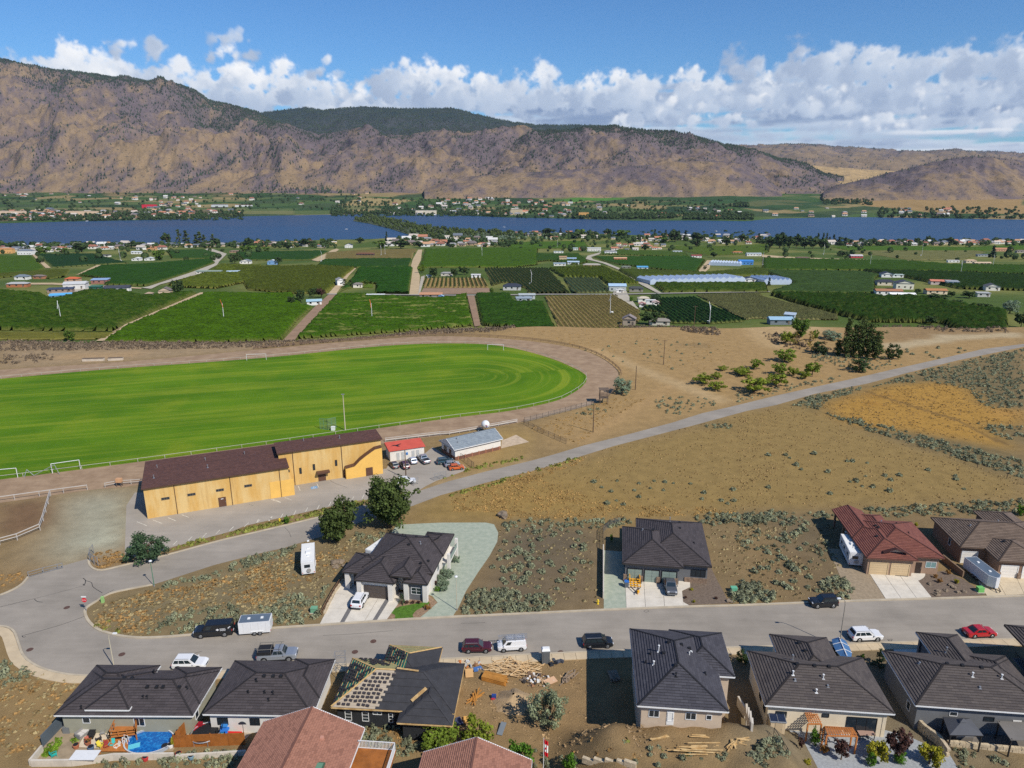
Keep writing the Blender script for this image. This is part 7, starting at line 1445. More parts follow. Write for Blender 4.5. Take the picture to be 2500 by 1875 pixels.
cover('dry_grass','golden dry grass tufts of the big field',[('B5',W_("0 1125 700 925 900 870 900 900 500 1060 300 1244 0 1244"),1.1),('Z7',W_("0 80 300 40 900 250 1900 290 1900 340 300 370 0 370"),.9),('B6',W_("620 760 1000 645 1300 592 1600 582 1800 640 1840 720 1950 780 2212 790 2212 900 1900 900 1900 1050 1500 985 1000 925 700 830"),.35),('B5',W_("500 680 880 790 1050 640 1330 480 1050 480 900 560"),.30),('A3',W_("0 990 900 975 1500 1020 2000 1150 1500 1400 900 1180 300 1060"),.05)],TUFT_G,TF[0],(.35,.95),'grass')
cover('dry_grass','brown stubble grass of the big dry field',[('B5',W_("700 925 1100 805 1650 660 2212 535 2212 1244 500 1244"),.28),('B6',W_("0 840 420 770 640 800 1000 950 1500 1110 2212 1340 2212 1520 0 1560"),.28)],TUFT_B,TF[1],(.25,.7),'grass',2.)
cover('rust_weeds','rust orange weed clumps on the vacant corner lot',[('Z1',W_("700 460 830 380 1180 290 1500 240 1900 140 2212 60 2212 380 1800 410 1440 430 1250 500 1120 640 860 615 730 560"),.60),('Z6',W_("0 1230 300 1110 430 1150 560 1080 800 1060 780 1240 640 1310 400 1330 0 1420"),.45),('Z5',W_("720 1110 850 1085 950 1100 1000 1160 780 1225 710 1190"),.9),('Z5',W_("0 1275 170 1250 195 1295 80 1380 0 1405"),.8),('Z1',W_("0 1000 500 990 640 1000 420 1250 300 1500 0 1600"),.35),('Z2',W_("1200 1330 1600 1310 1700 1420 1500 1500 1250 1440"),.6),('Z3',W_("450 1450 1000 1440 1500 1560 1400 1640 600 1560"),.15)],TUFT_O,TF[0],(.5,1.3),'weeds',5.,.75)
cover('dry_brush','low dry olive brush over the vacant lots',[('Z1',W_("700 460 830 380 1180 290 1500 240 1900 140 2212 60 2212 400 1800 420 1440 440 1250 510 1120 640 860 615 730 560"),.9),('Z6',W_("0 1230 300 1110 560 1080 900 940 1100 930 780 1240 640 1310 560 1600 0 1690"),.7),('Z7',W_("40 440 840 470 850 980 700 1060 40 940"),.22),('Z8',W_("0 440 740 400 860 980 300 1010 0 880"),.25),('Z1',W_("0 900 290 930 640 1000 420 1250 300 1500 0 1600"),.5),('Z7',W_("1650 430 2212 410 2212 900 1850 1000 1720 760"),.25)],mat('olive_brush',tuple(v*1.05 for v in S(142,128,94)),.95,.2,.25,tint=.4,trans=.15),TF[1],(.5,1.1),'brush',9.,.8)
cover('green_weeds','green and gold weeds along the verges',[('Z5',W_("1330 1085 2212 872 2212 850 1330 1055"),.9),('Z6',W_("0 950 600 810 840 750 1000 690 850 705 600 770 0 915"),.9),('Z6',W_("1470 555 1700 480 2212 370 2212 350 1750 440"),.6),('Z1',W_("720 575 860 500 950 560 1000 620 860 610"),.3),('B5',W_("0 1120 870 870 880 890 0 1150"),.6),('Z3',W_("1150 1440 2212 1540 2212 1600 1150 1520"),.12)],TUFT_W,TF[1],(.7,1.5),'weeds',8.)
cover('green_vines','leafy squash vines in the pool yard bed',[('Z1',W_("330 1580 350 1510 440 1420 510 1415 470 1480 420 1560"),6.),('Z1',W_("540 1480 590 1390 640 1340 700 1320 690 1360 620 1420 600 1490"),5.)],Lm('vine',(110,140,44)),BT[0],(.4,.8),'plants',4.)
CLOD=mat('dirt_clods',S(150,126,94),.95,.25,.6,tint=.4)
cover('dirt_clods','churned earth clods and stones of the building site',[('Z3',W_("0 860 1000 815 1050 1000 1150 1250 1500 1350 2150 1360 2200 1560 1300 1560 500 1420 150 1330"),1.1)],CLOD,TF[0],(.25,.8),'dirt',6.,.5)
SB=[raw_mesh('sagebrush_bush',*bush_template(70,60+i,.62,.20)[:2],SAGE_M,np.random.default_rng(i).random(280))for i in range(4)]
def lone(zone,n,lb,smin=.8,smax=1.7):
 group=lb;k,o_=zone;pl=[(p.x,p.y)for p in Qs(k,o_)]
 for i,(x,y)in enumerate(poly_points(pl,n)):
  o=link('sagebrush_bush',SB[i%4]);s_=ru(smin,smax);o.location=(x,y,ground_h(x,y)-.02);o.rotation_euler=(0,0,ru(0,6.28));o.scale=(s_,s_,s_*ru(.7,1.05));tag(o,lb,'bush',group)
lone(('Z7',W_("80 480 700 470 840 560 740 800 600 940 120 900 40 700")),55,'grey sagebrush bush on the bare lot left of the triple garage');lone(('Z6',W_("1960 960 2212 1000 2212 1400 1900 1380 1850 1250")),22,'grey sagebrush bush near the curve of the green gravel')
lone(('Z8',W_("0 620 240 620 420 560 560 560 600 900 420 980 150 850")),28,'grey sagebrush bush on the bare lot left of the red roofed house');lone(('Z7',W_("700 60 1900 60 1900 300 900 290")),22,'lone sagebrush bush in the big dry field');lone(('B6',W_("150 1100 1500 1180 1900 1400 200 1480")),26,'lone sagebrush bush in the lower part of the dry field');lone(('B5',W_("700 110 1400 60 1900 130 1500 300 1150 240")),34,'dark little bush on the sandy rise',.7,1.5)
lone(('Z3',W_("1100 1480 2150 1540 2150 1650 1300 1640")),14,'weed clump on the dirt bank at the bottom',.5,1.)
lone(('A4',W_("1000 1150 1900 1130 1500 1230 1000 1260")),12,'grey bush right of the dark poplars',1.,2.)
ROCKM=mat('field_rock',S(128,114,98),.95,.25,1.5,.05)
def rock(lb,k,x,y,s,group=None,n=1):
 bmr=bmesh.new();bmesh.ops.create_icosphere(bmr,subdivisions=2,radius=.5)
 for v in bmr.verts:f=1+.35*math.sin(v.co.x*7+x)*math.cos(v.co.y*6+y)+.15*math.sin(v.co.z*11+x);v.co*=f;v.co.z*=.62
 me=bpy.data.meshes.new('rock');bmr.to_mesh(me);bmr.free();me.materials.append(ROCKM);o=link('rock',me);o.location=Qp(k,x,y)+Vc((0,0,s*.12));o.scale=(s,s,s);o.rotation_euler=(0,0,x);return tag(o,lb,'rock',group)
for i,(x,y,s)in enumerate(((690,1190,1.7),(730,1180,1.4),(700,1220,1.1),(760,1210,1.))):rock('brown boulder in the heap left of the sprawling house','Z6',x,y,s,'boulders left of the sprawling house')
rock('pale flat boulder at the edge of the dry field','Z6',1985,825,2.4);rock('grey boulder at the kerb of the rock garden','Z8',1535,955,1.2);rock('white stone pad beside the dark gravel garden','Z7',1835,1008,1.1)
for i,(x,y)in enumerate(((1480,875),(1610,925),(1645,885),(1670,905),(1750,935),(1550,930),(1700,940))):rock('small rock in the brown rock garden','Z8',x,y,.8,'rocks in the brown rock garden')
dh=bmesh.new();bmesh.ops.create_cone(dh,cap_ends=False,segments=28,radius1=2.6,radius2=.15,depth=1.3)
bmesh.ops.subdivide_edges(dh,edges=dh.edges,cuts=3)
for v in dh.verts:v.co.x+=.18*math.sin(v.co.y*3+v.co.z*4);v.co.y+=.18*math.sin(v.co.x*3.3);v.co.z+=.1*math.sin(v.co.x*2+v.co.y*3)
me=bpy.data.meshes.new('dirt_heap');dh.to_mesh(me);dh.free();me.materials.append(mat('heap_dirt',S(168,144,112),.95,.15,1.2,.05));me.polygons.foreach_set('use_smooth',[True]*len(me.polygons));o=link('dirt_heap',me);o.location=Qp('Z3',480,1150)+Vc((0,0,.6));tag(o,'conical heap of pale dirt on the building site','dirt heap')
# -------------- back yards
pc=Qz('Z1',1150,1448,.5);pool=tag(Em('round_pool',(pc.x,pc.y,-.7)),'round above ground pool with bright blue water','pool');PR=2.9;pool.scale=(1,.70,1)
m=MB();n=40
for i in range(n):
 a0,a1=2*PI*i/n,2*PI*(i+1)/n;f=lambda r_,a,z:(r_*math.cos(a),r_*math.sin(a),z)
 m.face([f(PR,a0,0),f(PR,a1,0),f(PR,a1,1.2),f(PR,a0,1.2)]);m.face([f(PR-.06,a1,.2),f(PR-.06,a0,.2),f(PR-.06,a0,1.2),f(PR-.06,a1,1.2)])
m.build('pool_wall',mat('pool_shell',S(150,160,176),.5,.04),pool,fix=False);m=MB()
for i in range(n):a0,a1=2*PI*i/n,2*PI*(i+1)/n;f=lambda r_,a,z:(r_*math.cos(a),r_*math.sin(a),z);m.face([f(PR-.08,a0,1.23),f(PR-.08,a1,1.23),f(PR+.1,a1,1.23),f(PR+.1,a0,1.23)][::-1])
m.build('pool_rim',mat('pool_rim',S(190,194,200),.5,.03),pool,fix=False)
m=MB();m.face([((PR-.07)*math.cos(2*PI*i/n),(PR-.07)*math.sin(2*PI*i/n),1.)for i in range(n)])
wm_=bpy.data.materials.new('pool_water');wm_.use_nodes=True;t_=wm_.node_tree;t_.nodes.clear();g=G(t_);o_=g.new('ShaderNodeOutputMaterial');b_=g.new('ShaderNodeBsdfPrincipled');g.l.new(b_.outputs[0],o_.inputs[0]);pos=g.new('ShaderNodeNewGeometry').outputs['Position'];nn=g.noise(pos,3.,4,.6,dist=1.);g.l.new(g.mix(g.ss(nn,.45,.62),(.005,.10,.36,1),(.02,.22,.55,1)),b_.inputs['Base Color']);b_.inputs['Roughness'].default_value=.08;bn=g.new('ShaderNodeBump');bn.inputs['Distance'].default_value=.05;g.l.new(nn,bn.inputs['Height']);g.l.new(bn.outputs[0],b_.inputs['Normal'])
m.build('water',wm_,pool,fix=False);m=MB();m.tube([(-2.5,-.5,1.),(-2.6,-.5,1.9),(-3.,-.5,2.),(-3.2,-.5,.1)],[.04]*4,6);m.tube([(-2.5,.1,1.),(-2.6,.1,1.9),(-3.,.1,2.),(-3.2,.1,.1)],[.04]*4,6);[m.bar((-3.15,-.5,z),(-3.15,.1,z),.06,.03)for z in(.4,.8,1.2,1.6)];m.build('ladder',Wh,pool)
fm=tag(Em('pool_float',pc+Vc((-1.5,-.7,-.2)),.4),'pale turquoise float in the round pool','pool float');m=MB();[m.tube([(-.65,y,.05),(.65,y,.05)],[.09,.09],8)for y in(-.3,-.1,.1,.3)];m.build('mat',mat('turquoise_vinyl',S(90,176,196),.4,.05),fm)
def P1(x,y,z=0.,k='Z1'):p=Qz(k,x,y,z);p.z=z;return p
DECKW=mat('deck_wood',S(176,112,58),.7,.15,1.5)
def deck(lb,k,q4,z,nb,rails=()):
 pts=[Qz(k,x,y,z)for x,y in q4];o=tag(Em('wooden_deck',(*pts[0].xy,0)),lb,'deck');o0=Vc((pts[0].x,pts[0].y,0));a,b,c_,d_=[p-o0 for p in pts]
 for i in range(nb):
  t0,t1=(i+.06)/nb,(i+.94)/nb;m=MB();q=[a.lerp(d_,t0),b.lerp(c_,t0),b.lerp(c_,t1),a.lerp(d_,t1)];m.face(q);lo=[p-Vc((0,0,.05))for p in q]
  for j in range(4):m.face([lo[j],lo[(j+1)%4],q[(j+1)%4],q[j]])
  m.build('plank',DECKW,o)
 for p in(a,b,c_,d_):Br9('leg',DECKW,o,Vc((p.x,p.y,0)),p-Vc((0,0,.02)),.12,.12)
 for i,j in rails:
  p,q=(a,b,c_,d_)[i],(a,b,c_,d_)[j]
  for h_ in(.45,.95):Br9('rail',DECKW,o,p+Vc((0,0,h_)),q+Vc((0,0,h_)),.06,.12)
  for t in(0,.33,.66,1):m=MB();w_=p.lerp(q,t);m.bar(w_,w_+Vc((0,0,1.)),.09,.09);m.build('rail_post',DECKW,o)
 return o
deck('raised wooden deck with railings left of the pool','Z1',W_("850 1425 1050 1400 1060 1310 900 1320"),1.1,12,((1,2),(0,3),(0,1)));deck('low wooden deck at the pool edge','Z1',W_("770 1530 985 1530 990 1430 800 1440"),.35,12)
Sh('patio',[P1(600,1500),P1(780,1510),P1(860,1370),P1(680,1360)],.05,mat('pale_pavers',S(206,192,172),.9,.1,1.),lb='pale paved seating area beside the deck',cat='patio');Sh('patio',[P1(1010,1372),P1(1440,1395),P1(1480,1355),P1(1020,1345)],.05,mat('pale_pavers',S(206,192,172)),lb='pale paved strip behind the pool',cat='patio')
def chair(lb,p,col,rz=0.,group=None,kind='adirondack'):
 o=tag(Em('garden_chair',p,rz),lb,'chair',group);o.scale=(.8,.8,.8);cm=Cm(col)
 Br9('seat',cm,o,(0,-.35,.38),(0,.25,.28),.55,.06);Br9('backrest',cm,o,(0,.22,.28),(0,.55,1.),.55,.06,up=(0,1,0))
 for s in(-1,1):Br9('armrest',cm,o,(s*.34,-.35,.58),(s*.34,.35,.55),.12,.04);Br9('leg',cm,o,(s*.32,-.33,0),(s*.32,-.33,.58),.06,.06);Br9('leg',cm,o,(s*.3,.4,0),(s*.3,.3,.55),.06,.06)
 return o
for lab,x,y,c_,rz in(('red lounge chair left of the deck',725,1365,(190,60,56),.3),('red lounge chair nearest the sliding doors',772,1362,(196,66,60),-.3),('grey wicker armchair facing the fire table',795,1400,(150,150,150),-1.2),('dark armchair below the fire table',765,1450,(70,66,66),-2.4),('dark red chair on the low deck',825,1505,(140,50,46),.6),('turquoise chair on the low deck',866,1490,(60,190,190),0),('white round chair at the pool edge',905,1510,(220,214,204),-.5),('turquoise chair by the squash bed',420,1570,(50,180,170),2.2),('yellow chair at the low deck',778,1500,(214,196,70),1.2),('terracotta coloured chair by the planter',680,1470,(176,96,80),.8)):chair(lab,P1(x,y,.06),c_,rz)
def sofa(lb,p,w,rz,col):
 o=tag(Em('garden_sofa',p,rz),lb,'sofa');cm=Cm(col);Bx9('base',cm,o,(0,0,.25),(w,.8,.34))
 for i in range(int(w/.7)):Bx9('cushion',Cm((206,202,200)),o,(-w/2+.35+i*.7,-.03,.48),(.66,.72,.14))
 Bx9('backrest',cm,o,(0,.38,.6),(w,.14,.45));[m.__init__()or m.box((s*(w/2-.06),0,.5),(.14,.8,.4))or m.build('armrest',cm,o)for s in(-1,1)]
sofa('grey wicker sofa at the seating area',P1(645,1405,.06),1.6,1.2,(140,138,138))
o=tag(Em('fire_table',P1(712,1410,.06),.2),'long black fire table between the sofas','table');Bx9('base',DARK,o,(0,0,.25),(.6,1.3,.5));Bx9('table_top',TRIM,o,(0,0,.53),(.8,1.5,.06))
o=tag(Em('garden_umbrella',P1(592,1345)),'closed red umbrella by the house wall','umbrella');Tb9('pole',Mt,o,[(0,0,0),(0,0,2.6)],[.03,.03],6);Tb9('canopy',Cm((196,30,36)),o,[(0,0,.7),(0,0,1.1),(0,0,1.9),(0,0,2.5)],[.22,.26,.18,.03],10);Bx9('base',DARK,o,(0,0,.08),(.7,.7,.16))
o=tag(Em('air_conditioner',P1(516,1390)),'grey air conditioner at the left corner of the pool house','air conditioner');Bx9('cabinet',Cm((120,122,124)),o,(0,.3,.45),(.85,.85,.9));Tb9('fan_grille',DARK,o,[(0,.3,.9),(0,.3,.93)],[.34,.34],16)
o=tag(Em('kayak',P1(1300,1352)),'orange inflatable boat leaning on the house wall','kayak');Tb9('hull',Cm((226,160,50)),o,[(0,0,.1),(0,.1,.5),(0,.2,1.2),(0,.25,1.6)],[.1,.34,.34,.1],10);Tb9('seat',DARK,o,[(0,-.22,.5),(0,-.12,1.1)],[.16,.16],8)
o=tag(Em('metal_sheet',P1(645,1580,.9)),'white flat panel lying on the garden wall','panel');Bx9('panel',Mw,o,(0,.3,.1),(3.,1.5,.08));Bx9('frame',Mt,o,(0,.3,.02),(2.9,1.4,.08))
for lab,x,y,c_ in(('terracotta planter left of the fire table',590,1505,(176,110,80)),('clay planter at the sofa corner',682,1480,(170,104,76)),('blue round table by the wall',705,1520,(90,110,140)),('small red cooler below the yard wall',1125,1600,(186,60,60)),('dark barrel right of the pool',1275,1510,(56,60,84)),('white globe ornament right of the pool',1318,1500,(230,230,230)),('red cooler below the board fence',1380,1570,(180,70,56)),('blue tub below the board fence',1478,1590,(120,150,170))):
 o=tag(Em('garden_pot',P1(x,y)),lab,'pot');Tb9('pot',Cm(c_),o,[(0,0,0),(0,0,.1),(0,0,.5),(0,0,.56)],[.26,.3,.38,.36],14);Tb9('soil',DARK,o,[(0,0,.5),(0,0,.58)],[.33,.31],12)
zt('rust','Z1',680,1475,50,60,'small flowering plant beside the sofa',name='plant',cat='plant');zt('yellow','Z1',1340,1500,110,40,'tall sunflower right of the pool',name='plant',cat='plant')
tp=tag(Em('trampoline',P1(1590,1425)),'black round trampoline with a net pole','trampoline');m=MB();m.disc((0,0,.75),1.55,28,th=.03);m.build('mat',DARK,tp);m=MB();pts=[(1.75*math.cos(2*PI*i/28),1.75*math.sin(2*PI*i/28),.78)for i in range(29)];m.tube(pts,[.06]*29,6,cap=False);m.build('ring',Mt,tp)
for i in range(6):a=PI/3*i;Tb9('leg',Mt,tp,[(1.7*math.cos(a),1.7*math.sin(a),0),(1.7*math.cos(a),1.7*math.sin(a),.78)],[.04,.04],6)
m=MB();[m.bar((1.5+.12*k,-.8+.4*k,.8),(2.+.12*k,-1.2+.4*k,2.2),.06,.06)for k in range(4)];m.build('net_pole',DARK,tp)
def toy(lb,x,y,parts,name='toy',cat='toy',rz=0.):
 o=tag(Em(name,P1(x,y),rz),lb,cat)
 for nm,c_,d_,col in parts:Bx9(nm,Cm(col),o,c_,d_,taper=.9)
toy('red ride on toy by the board fence',1545,1375,[('body',(0,0,.5),(1.2,.9,.5),(200,30,50)),('seat',(0,.2,.9),(.6,.5,.4),(150,20,40)),('wheel',(-.5,-.4,.2),(.4,.2,.4),(30,30,30)),('wheel',(.5,-.4,.2),(.4,.2,.4),(30,30,30))]);toy('turquoise and blue play table',1735,1400,[('base',(0,0,.3),(.8,.6,.6),(50,190,200)),('top',(0,0,.75),(1.1,.8,.2),(50,120,210)),('roof',(0,.2,1.2),(.8,.5,.2),(60,140,220))]);toy('small blue chair by the trampoline',1640,1360,[('seat',(0,0,.3),(.5,.5,.1),(60,130,190)),('back',(0,.2,.6),(.5,.1,.5),(60,130,190))],'toy_chair')
o=tag(Em('toy_slide',P1(1810,1415),.5),'small red and blue slide','toy');Br9('slide',Cm((206,30,36)),o,(-.8,0,.9),(.9,0,.1),.5,.1);Bx9('ladder',Cm((40,110,200)),o,(-.85,0,.5),(.3,.6,1.))
o=tag(Em('satellite_dish',P1(1880,1385)),'dark satellite dish on a stand','satellite dish');Tb9('stand',DARK,o,[(0,0,0),(0,0,1.2)],[.04,.04],6);Tb9('dish',Cm((60,70,84)),o,[(0,-.05,1.3),(0,.1,1.35),(0,.18,1.37)],[.5,.35,.05],16)
toy('dark barbecue by the white wall',1920,1360,[('cart',(0,0,.45),(1.1,.5,.9),(40,40,44)),('hood',(0,0,1.05),(.8,.5,.4),(60,60,64))],'barbecue','barbecue')
Fn('rail_fence','brown rail fence along the left of the banded driveway',Qs('Z2',W_("905 480 960 380 1010 290 1075 195")),1.6,1.1,.1,[(1.,.08,.1),(.55,.06,.1)],mat('brown_rail',S(110,84,64),.8,.1));stone_wall('low block edging left of the banded driveway',Qs('Z2',W_("925 470 985 330 1070 215")),.36,.6,.34)
# -------------- building site
def planks(lb,k,x,y,n,L,spread,rz,Ma=WOOD,name='lumber_pile',z=0.,neat=False,w=.14,jit=.5):
 p=Qp(k,x,y);o=tag(Em(name,p,rz),lb,'lumber pile')
 for i in range(n):
  m=MB();l_=L*ru(.55,1.)
  if neat:r_,c_=divmod(i,8);m.bar((-L/2,c_*.17-.6,.1+r_*.11),(L/2-ru(0,.5),c_*.17-.6+ru(-.05,.05),.1+r_*.11),.15,.1)
  else:
   a=random.gauss(0,jit);cx,cy2=random.gauss(0,spread),random.gauss(0,spread*.45);zz=.08+.5*math.exp(-(cx/spread)**2)*random.random();dx,dy=math.cos(a)*l_/2,math.sin(a)*l_/2;m.bar((cx-dx,cy2-dy,zz+ru(-.05,.12)),(cx+dx,cy2+dy,zz+ru(-.05,.25)),w,.05)
  m.build('plank',Ma,o,fix=False)
 return o
planks('heap of loose pale scrap planks by the pavement','Z3',480,895,75,3.,1.7,-.05,mat('scrap_wood',S(206,166,116),.8,.25,3.,col2=S(226,198,156)));planks('neat stack of brown beams on the building site','Z3',345,985,48,3.6,1,-.35,mat('beam_wood',S(178,124,58),.75,.15,1.),neat=True);planks('scattered grey boards right of the rubbish heap','Z3',900,975,18,1.8,.7,.9,mat('grey_board',S(140,122,104),.9,.2,2.));planks('loose planks beside the unfinished house','Z3',190,1130,12,2.8,.5,1.1,mat('beam_wood',S(178,124,58)));planks('stacked grey planks in the shadow of the tall house','Z3',1262,960,24,2.2,1,-1.4,mat('grey_board',S(160,150,138)),neat=True,name='plank_stack')
for lab,k,x,y,L,rz in(('long pale plank on the dirt bank below the tall house','Z3',1605,1445,2.9,.25),('pair of pale planks on the dirt bank at the right','Z3',1915,1430,2.8,0.)):planks(lab,k,x,y,3,L,.12,rz,WOOD,'lumber_planks',jit=.06)
planks('timber shuttering boards at the foot of the dirt bank','Z3',1900,1520,10,5.,.8,-.06,WOOD,'timber_shuttering',jit=.05);planks('leaning timber frame at the right of the dirt bank','Z3',2170,1500,10,1.6,.4,.9,WOOD,'timber_trestle');planks('timber crate frame beside the pale wall','Z4',40,1460,12,1.4,.35,.3,WOOD,'timber_trestle')
def heap(lb,k,x,y,n,R,cols,name='rubbish_heap',mx=.6):
 o=tag(Em(name,Qp(k,x,y)),lb,'rubbish');
 for i in range(n):a,r_=ru(0,6.28),R*random.random()**.6;m=MB();s=ru(.15,mx);m.box((r_*math.cos(a)*1.4,r_*math.sin(a)*.8,.12+.35*(1-r_/R)*random.random()),(s,s*ru(.4,1),s*ru(.2,.7)),ru(0,3),taper=ru(.5,.95));m.build('scrap',Cm(random.choice(cols)),o)
heap('heap of white and dark rubbish on the building site','Z3',670,985,70,1.7,[(220,216,210),(60,56,54),(180,150,116),(130,116,104),(226,226,226),(150,110,80)]);heap('plastic wrapped bundles by the pavement','Z3',150,868,26,1.6,[(206,206,206),(176,178,184),(190,120,70),(140,100,70)]);heap('black tarpaulin bundle right of the portable toilet','Z3',805,848,10,.8,[(40,44,52),(70,74,84)],'tarpaulin_bundle',1.);heap('blue and grey bundle left of the scrap planks','Z3',215,905,10,.6,[(70,110,170),(150,150,160)],'tarpaulin_bundle',.7);heap('broken brown slabs near the pale dirt','Z3',640,960,14,.9,[(90,74,62),(120,96,76)],'slab_heap',.9)
for lab,k,x,y,w,h_,rz,c_ in(('plywood sheet leaning by the unfinished house','Z3',145,945,1.1,1.5,.1,(206,164,112)),('square plywood sheet lying on the dirt','Z3',140,1305,1.3,1.,.05,(206,160,90)),('pinkish plywood sheet beside the rubbish heap','Z3',775,1005,1.8,1.,.55,(206,168,136)),('grey steel trough on the dirt','Z3',392,1375,.7,1.9,-.3,(120,128,136)),('dark solar panel leaning by the unfinished house','Z3',60,1320,1.1,1.2,.5,(56,66,96))):
 o=tag(Em('plywood_sheet',Qp(k,x,y),rz),lab,'panel');ob=Bx9('panel',Cm(c_),o,(0,.2,.25),(w,h_,.05));ob.rotation_euler=(.18,0,0);Bx9('support',WOOD,o,(0,.2,.1),(w*.8,.1,.2))
o=tag(Em('tool_crate',Qp('Z3',335,1120)),'blue tool crate with a red lid on the dirt','crate');Bx9('body',Cm((40,70,140)),o,(0,0,.3),(.6,.4,.5));Bx9('lid',Cm((190,50,60)),o,(-.1,-.3,.1),(.5,.2,.2))
def on_roof(u,v,z):return Mc@Vc((u,v,z))
for lab,a,b,wdt,nn_ in(('pale planks laid along the unfinished ridge',(7.4,4.9,5.55),(10.3,4.6,5.5),.3,2),('bundle of battens on the black underlay',(10.,1.,3.85),(11.6,2.6,4.55),.5,4)):
 o=tag(Em('lumber_bundle',on_roof(*a)),lab,'lumber');d_=on_roof(*b)-on_roof(*a)
 for i in range(nn_):m=MB();off=Vc((-d_.y,d_.x,0)).normalized()*(i-nn_/2)*wdt/nn_;m.bar(off+Vc((0,0,.12)),d_+off+Vc((0,0,.12)),.1,.06);m.build('plank',WOOD,o,fix=False)
fp=Qp('Z3',715,1720);o=tag(Em('flag_pole',fp),'drooping red and white flag on a pole at the bottom edge','flag');Tb9('pole',Mw,o,[(0,0,0),(0,0,5.4)],[.05,.03],8)
FR_,FW_=Cm((200,24,40)),Cm((232,228,226))
for nm,z0,z1,mm in(('red_band',4.6,5.2,FR_),('white_field',3.6,4.6,FW_),('red_band',3.,3.6,FR_)):
 m=MB();cols=7
 for i in range(cols):x0,x1=i*.07,(i+1)*.07;y0,y1=.09*math.sin(i*2.1),.09*math.sin((i+1)*2.1);m.face([(x0+.03,y0,z0-i*.05),(x1+.03,y1,z0-(i+1)*.05),(x1+.03,y1,z1-(i+1)*.05),(x0+.03,y0,z1-i*.05)])
 m.build(nm,mm,o,fix=False)
Fc9('leaf_emblem',FR_,o,[(.2,-.12,3.8),(.36,-.14,4.),(.3,-.13,4.3),(.22,-.12,4.15),(.12,-.12,4.05)])
def pergola(lb,k,q4,z,nb,nx=5):
 pts=[Qz(k,x,y,z)for x,y in q4];o0=Vc((pts[0].x,pts[0].y,0));o=tag(Em('pergola',o0),lb,'pergola');a,b,c_,d_=[p-o0 for p in pts];PW=mat('pergola_wood',S(186,120,66),.75,.12,1.5)
 for p in(a,b,c_,d_):Br9('post',PW,o,Vc((p.x,p.y,0)),p,.16,.16)
 for p,q in((a,b),(d_,c_)):Br9('beam',PW,o,p,q,.1,.2)
 for i in range(nb):t=(i+.5)/nb;Br9('slat',PW,o,a.lerp(b,t)+Vc((0,0,.16)),d_.lerp(c_,t)+Vc((0,0,.16)),.07,.14)
 for i in range(nx):t=(i+.5)/nx;Br9('lath',PW,o,a.lerp(d_,t)+Vc((0,0,.27)),b.lerp(c_,t)+Vc((0,0,.27)),.05,.06)
pergola('orange brown pergola beside the cream wall','Z4',W_("545 1320 650 1320 600 1215 505 1215"),2.6,6,8);pergola('orange brown pergola with vines over the gravel garden','Z4',W_("690 1410 925 1415 890 1360 670 1345"),2.6,12,6)
zt('bright','Z4',590,1480,150,90,'leafy vine climbing the pergola posts',name='vine',cat='plant')
def gazebo(lb,k,q4,z,rise,col,flat=False):
 pts=[Qz(k,x,y,z)for x,y in q4];o0=Vc((pts[0].x,pts[0].y,0));o=tag(Em('gazebo',o0),lb,'gazebo');q=[p-o0 for p in pts];ct=sum(q,Vc())/4;m=MB();rm=Cm(col)
 for p in q:i_=p.lerp(ct,.08);pm=MB();pm.bar(Vc((i_.x,i_.y,0)),i_,.14,.14);pm.build('post',DARK,o)
 if flat:m.face(q);m.face([p-Vc((0,0,.12))for p in q][::-1]);[m.face([q[i]-Vc((0,0,.12)),q[(i+1)%4]-Vc((0,0,.12)),q[(i+1)%4],q[i]])for i in range(4)];m.build('roof',rm,o,fix=False)
 else:
  ap=Vc((ct.x,ct.y,z+rise));[m.face([q[i],q[(i+1)%4],ap])for i in range(4)];m.build('roof',rm,o,fix=False);m=MB();[m.face([q[i]-Vc((0,0,.15)),q[(i+1)%4]-Vc((0,0,.15)),q[(i+1)%4],q[i]])for i in range(4)];m.build('fascia',DARK,o,fix=False);m=MB();t2=[ap.lerp(p,.22)+Vc((0,0,.12))for p in q];[m.face([t2[i],t2[(i+1)%4],ap+Vc((0,0,.25))])for i in range(4)];m.build('top_vent',rm,o,fix=False)
 return o
gazebo('dark hipped gazebo over a hot tub','Z4',W_("1640 1405 1900 1410 1800 1275 1585 1262"),2.5,.9,(84,86,92));gazebo('flat grey patio roof at the right edge','Z4',W_("2110 1440 2400 1450 2330 1310 2005 1295"),2.6,0,(120,116,112),True)
o=tag(Em('hot_tub',P1(1740,1455,0,'Z4')),'grey hot tub under the hipped gazebo','hot tub');Bx9('cabinet',Cm((110,104,98)),o,(0,.6,.45),(2.1,1.6,.9));Bx9('cover',Cm((160,160,164)),o,(0,.6,.95),(2.15,1.65,.12))
o=tag(Em('hot_tub',P1(715,1365,0,'Z4')),'pale covered hot tub behind the pergola','hot tub');Bx9('cabinet',Cm((120,112,106)),o,(0,0,.45),(2.,1.6,.9));Bx9('cover',Cm((176,178,190)),o,(0,0,.95),(2.05,1.65,.12))
sd=tag(Em('garden_shed',P1(305,1410,0,'Z4'),math.radians(-5)),'small tan garden shed with solar panels on its roof','shed');Bx9('wall',Cm((206,186,156)),sd,(0,.9,1.05),(1.8,1.8,2.1));m=MB();m.face([(-1,-.1,2.1),(1,-.1,2.1),(1,1.9,2.6),(-1,1.9,2.6)]);m.face([(-1,-.1,2.),(1,-.1,2.),(1,1.9,2.5),(-1,1.9,2.5)][::-1]);m.build('roof',Mt,sd)
for x in(-.48,.48):Fc9('solar_panel',mat('solar_cell',(.02,.03,.06),.15,0),sd,[(x-.44,0,2.16),(x+.44,0,2.16),(x+.44,1.7,2.585),(x-.44,1.7,2.585)])
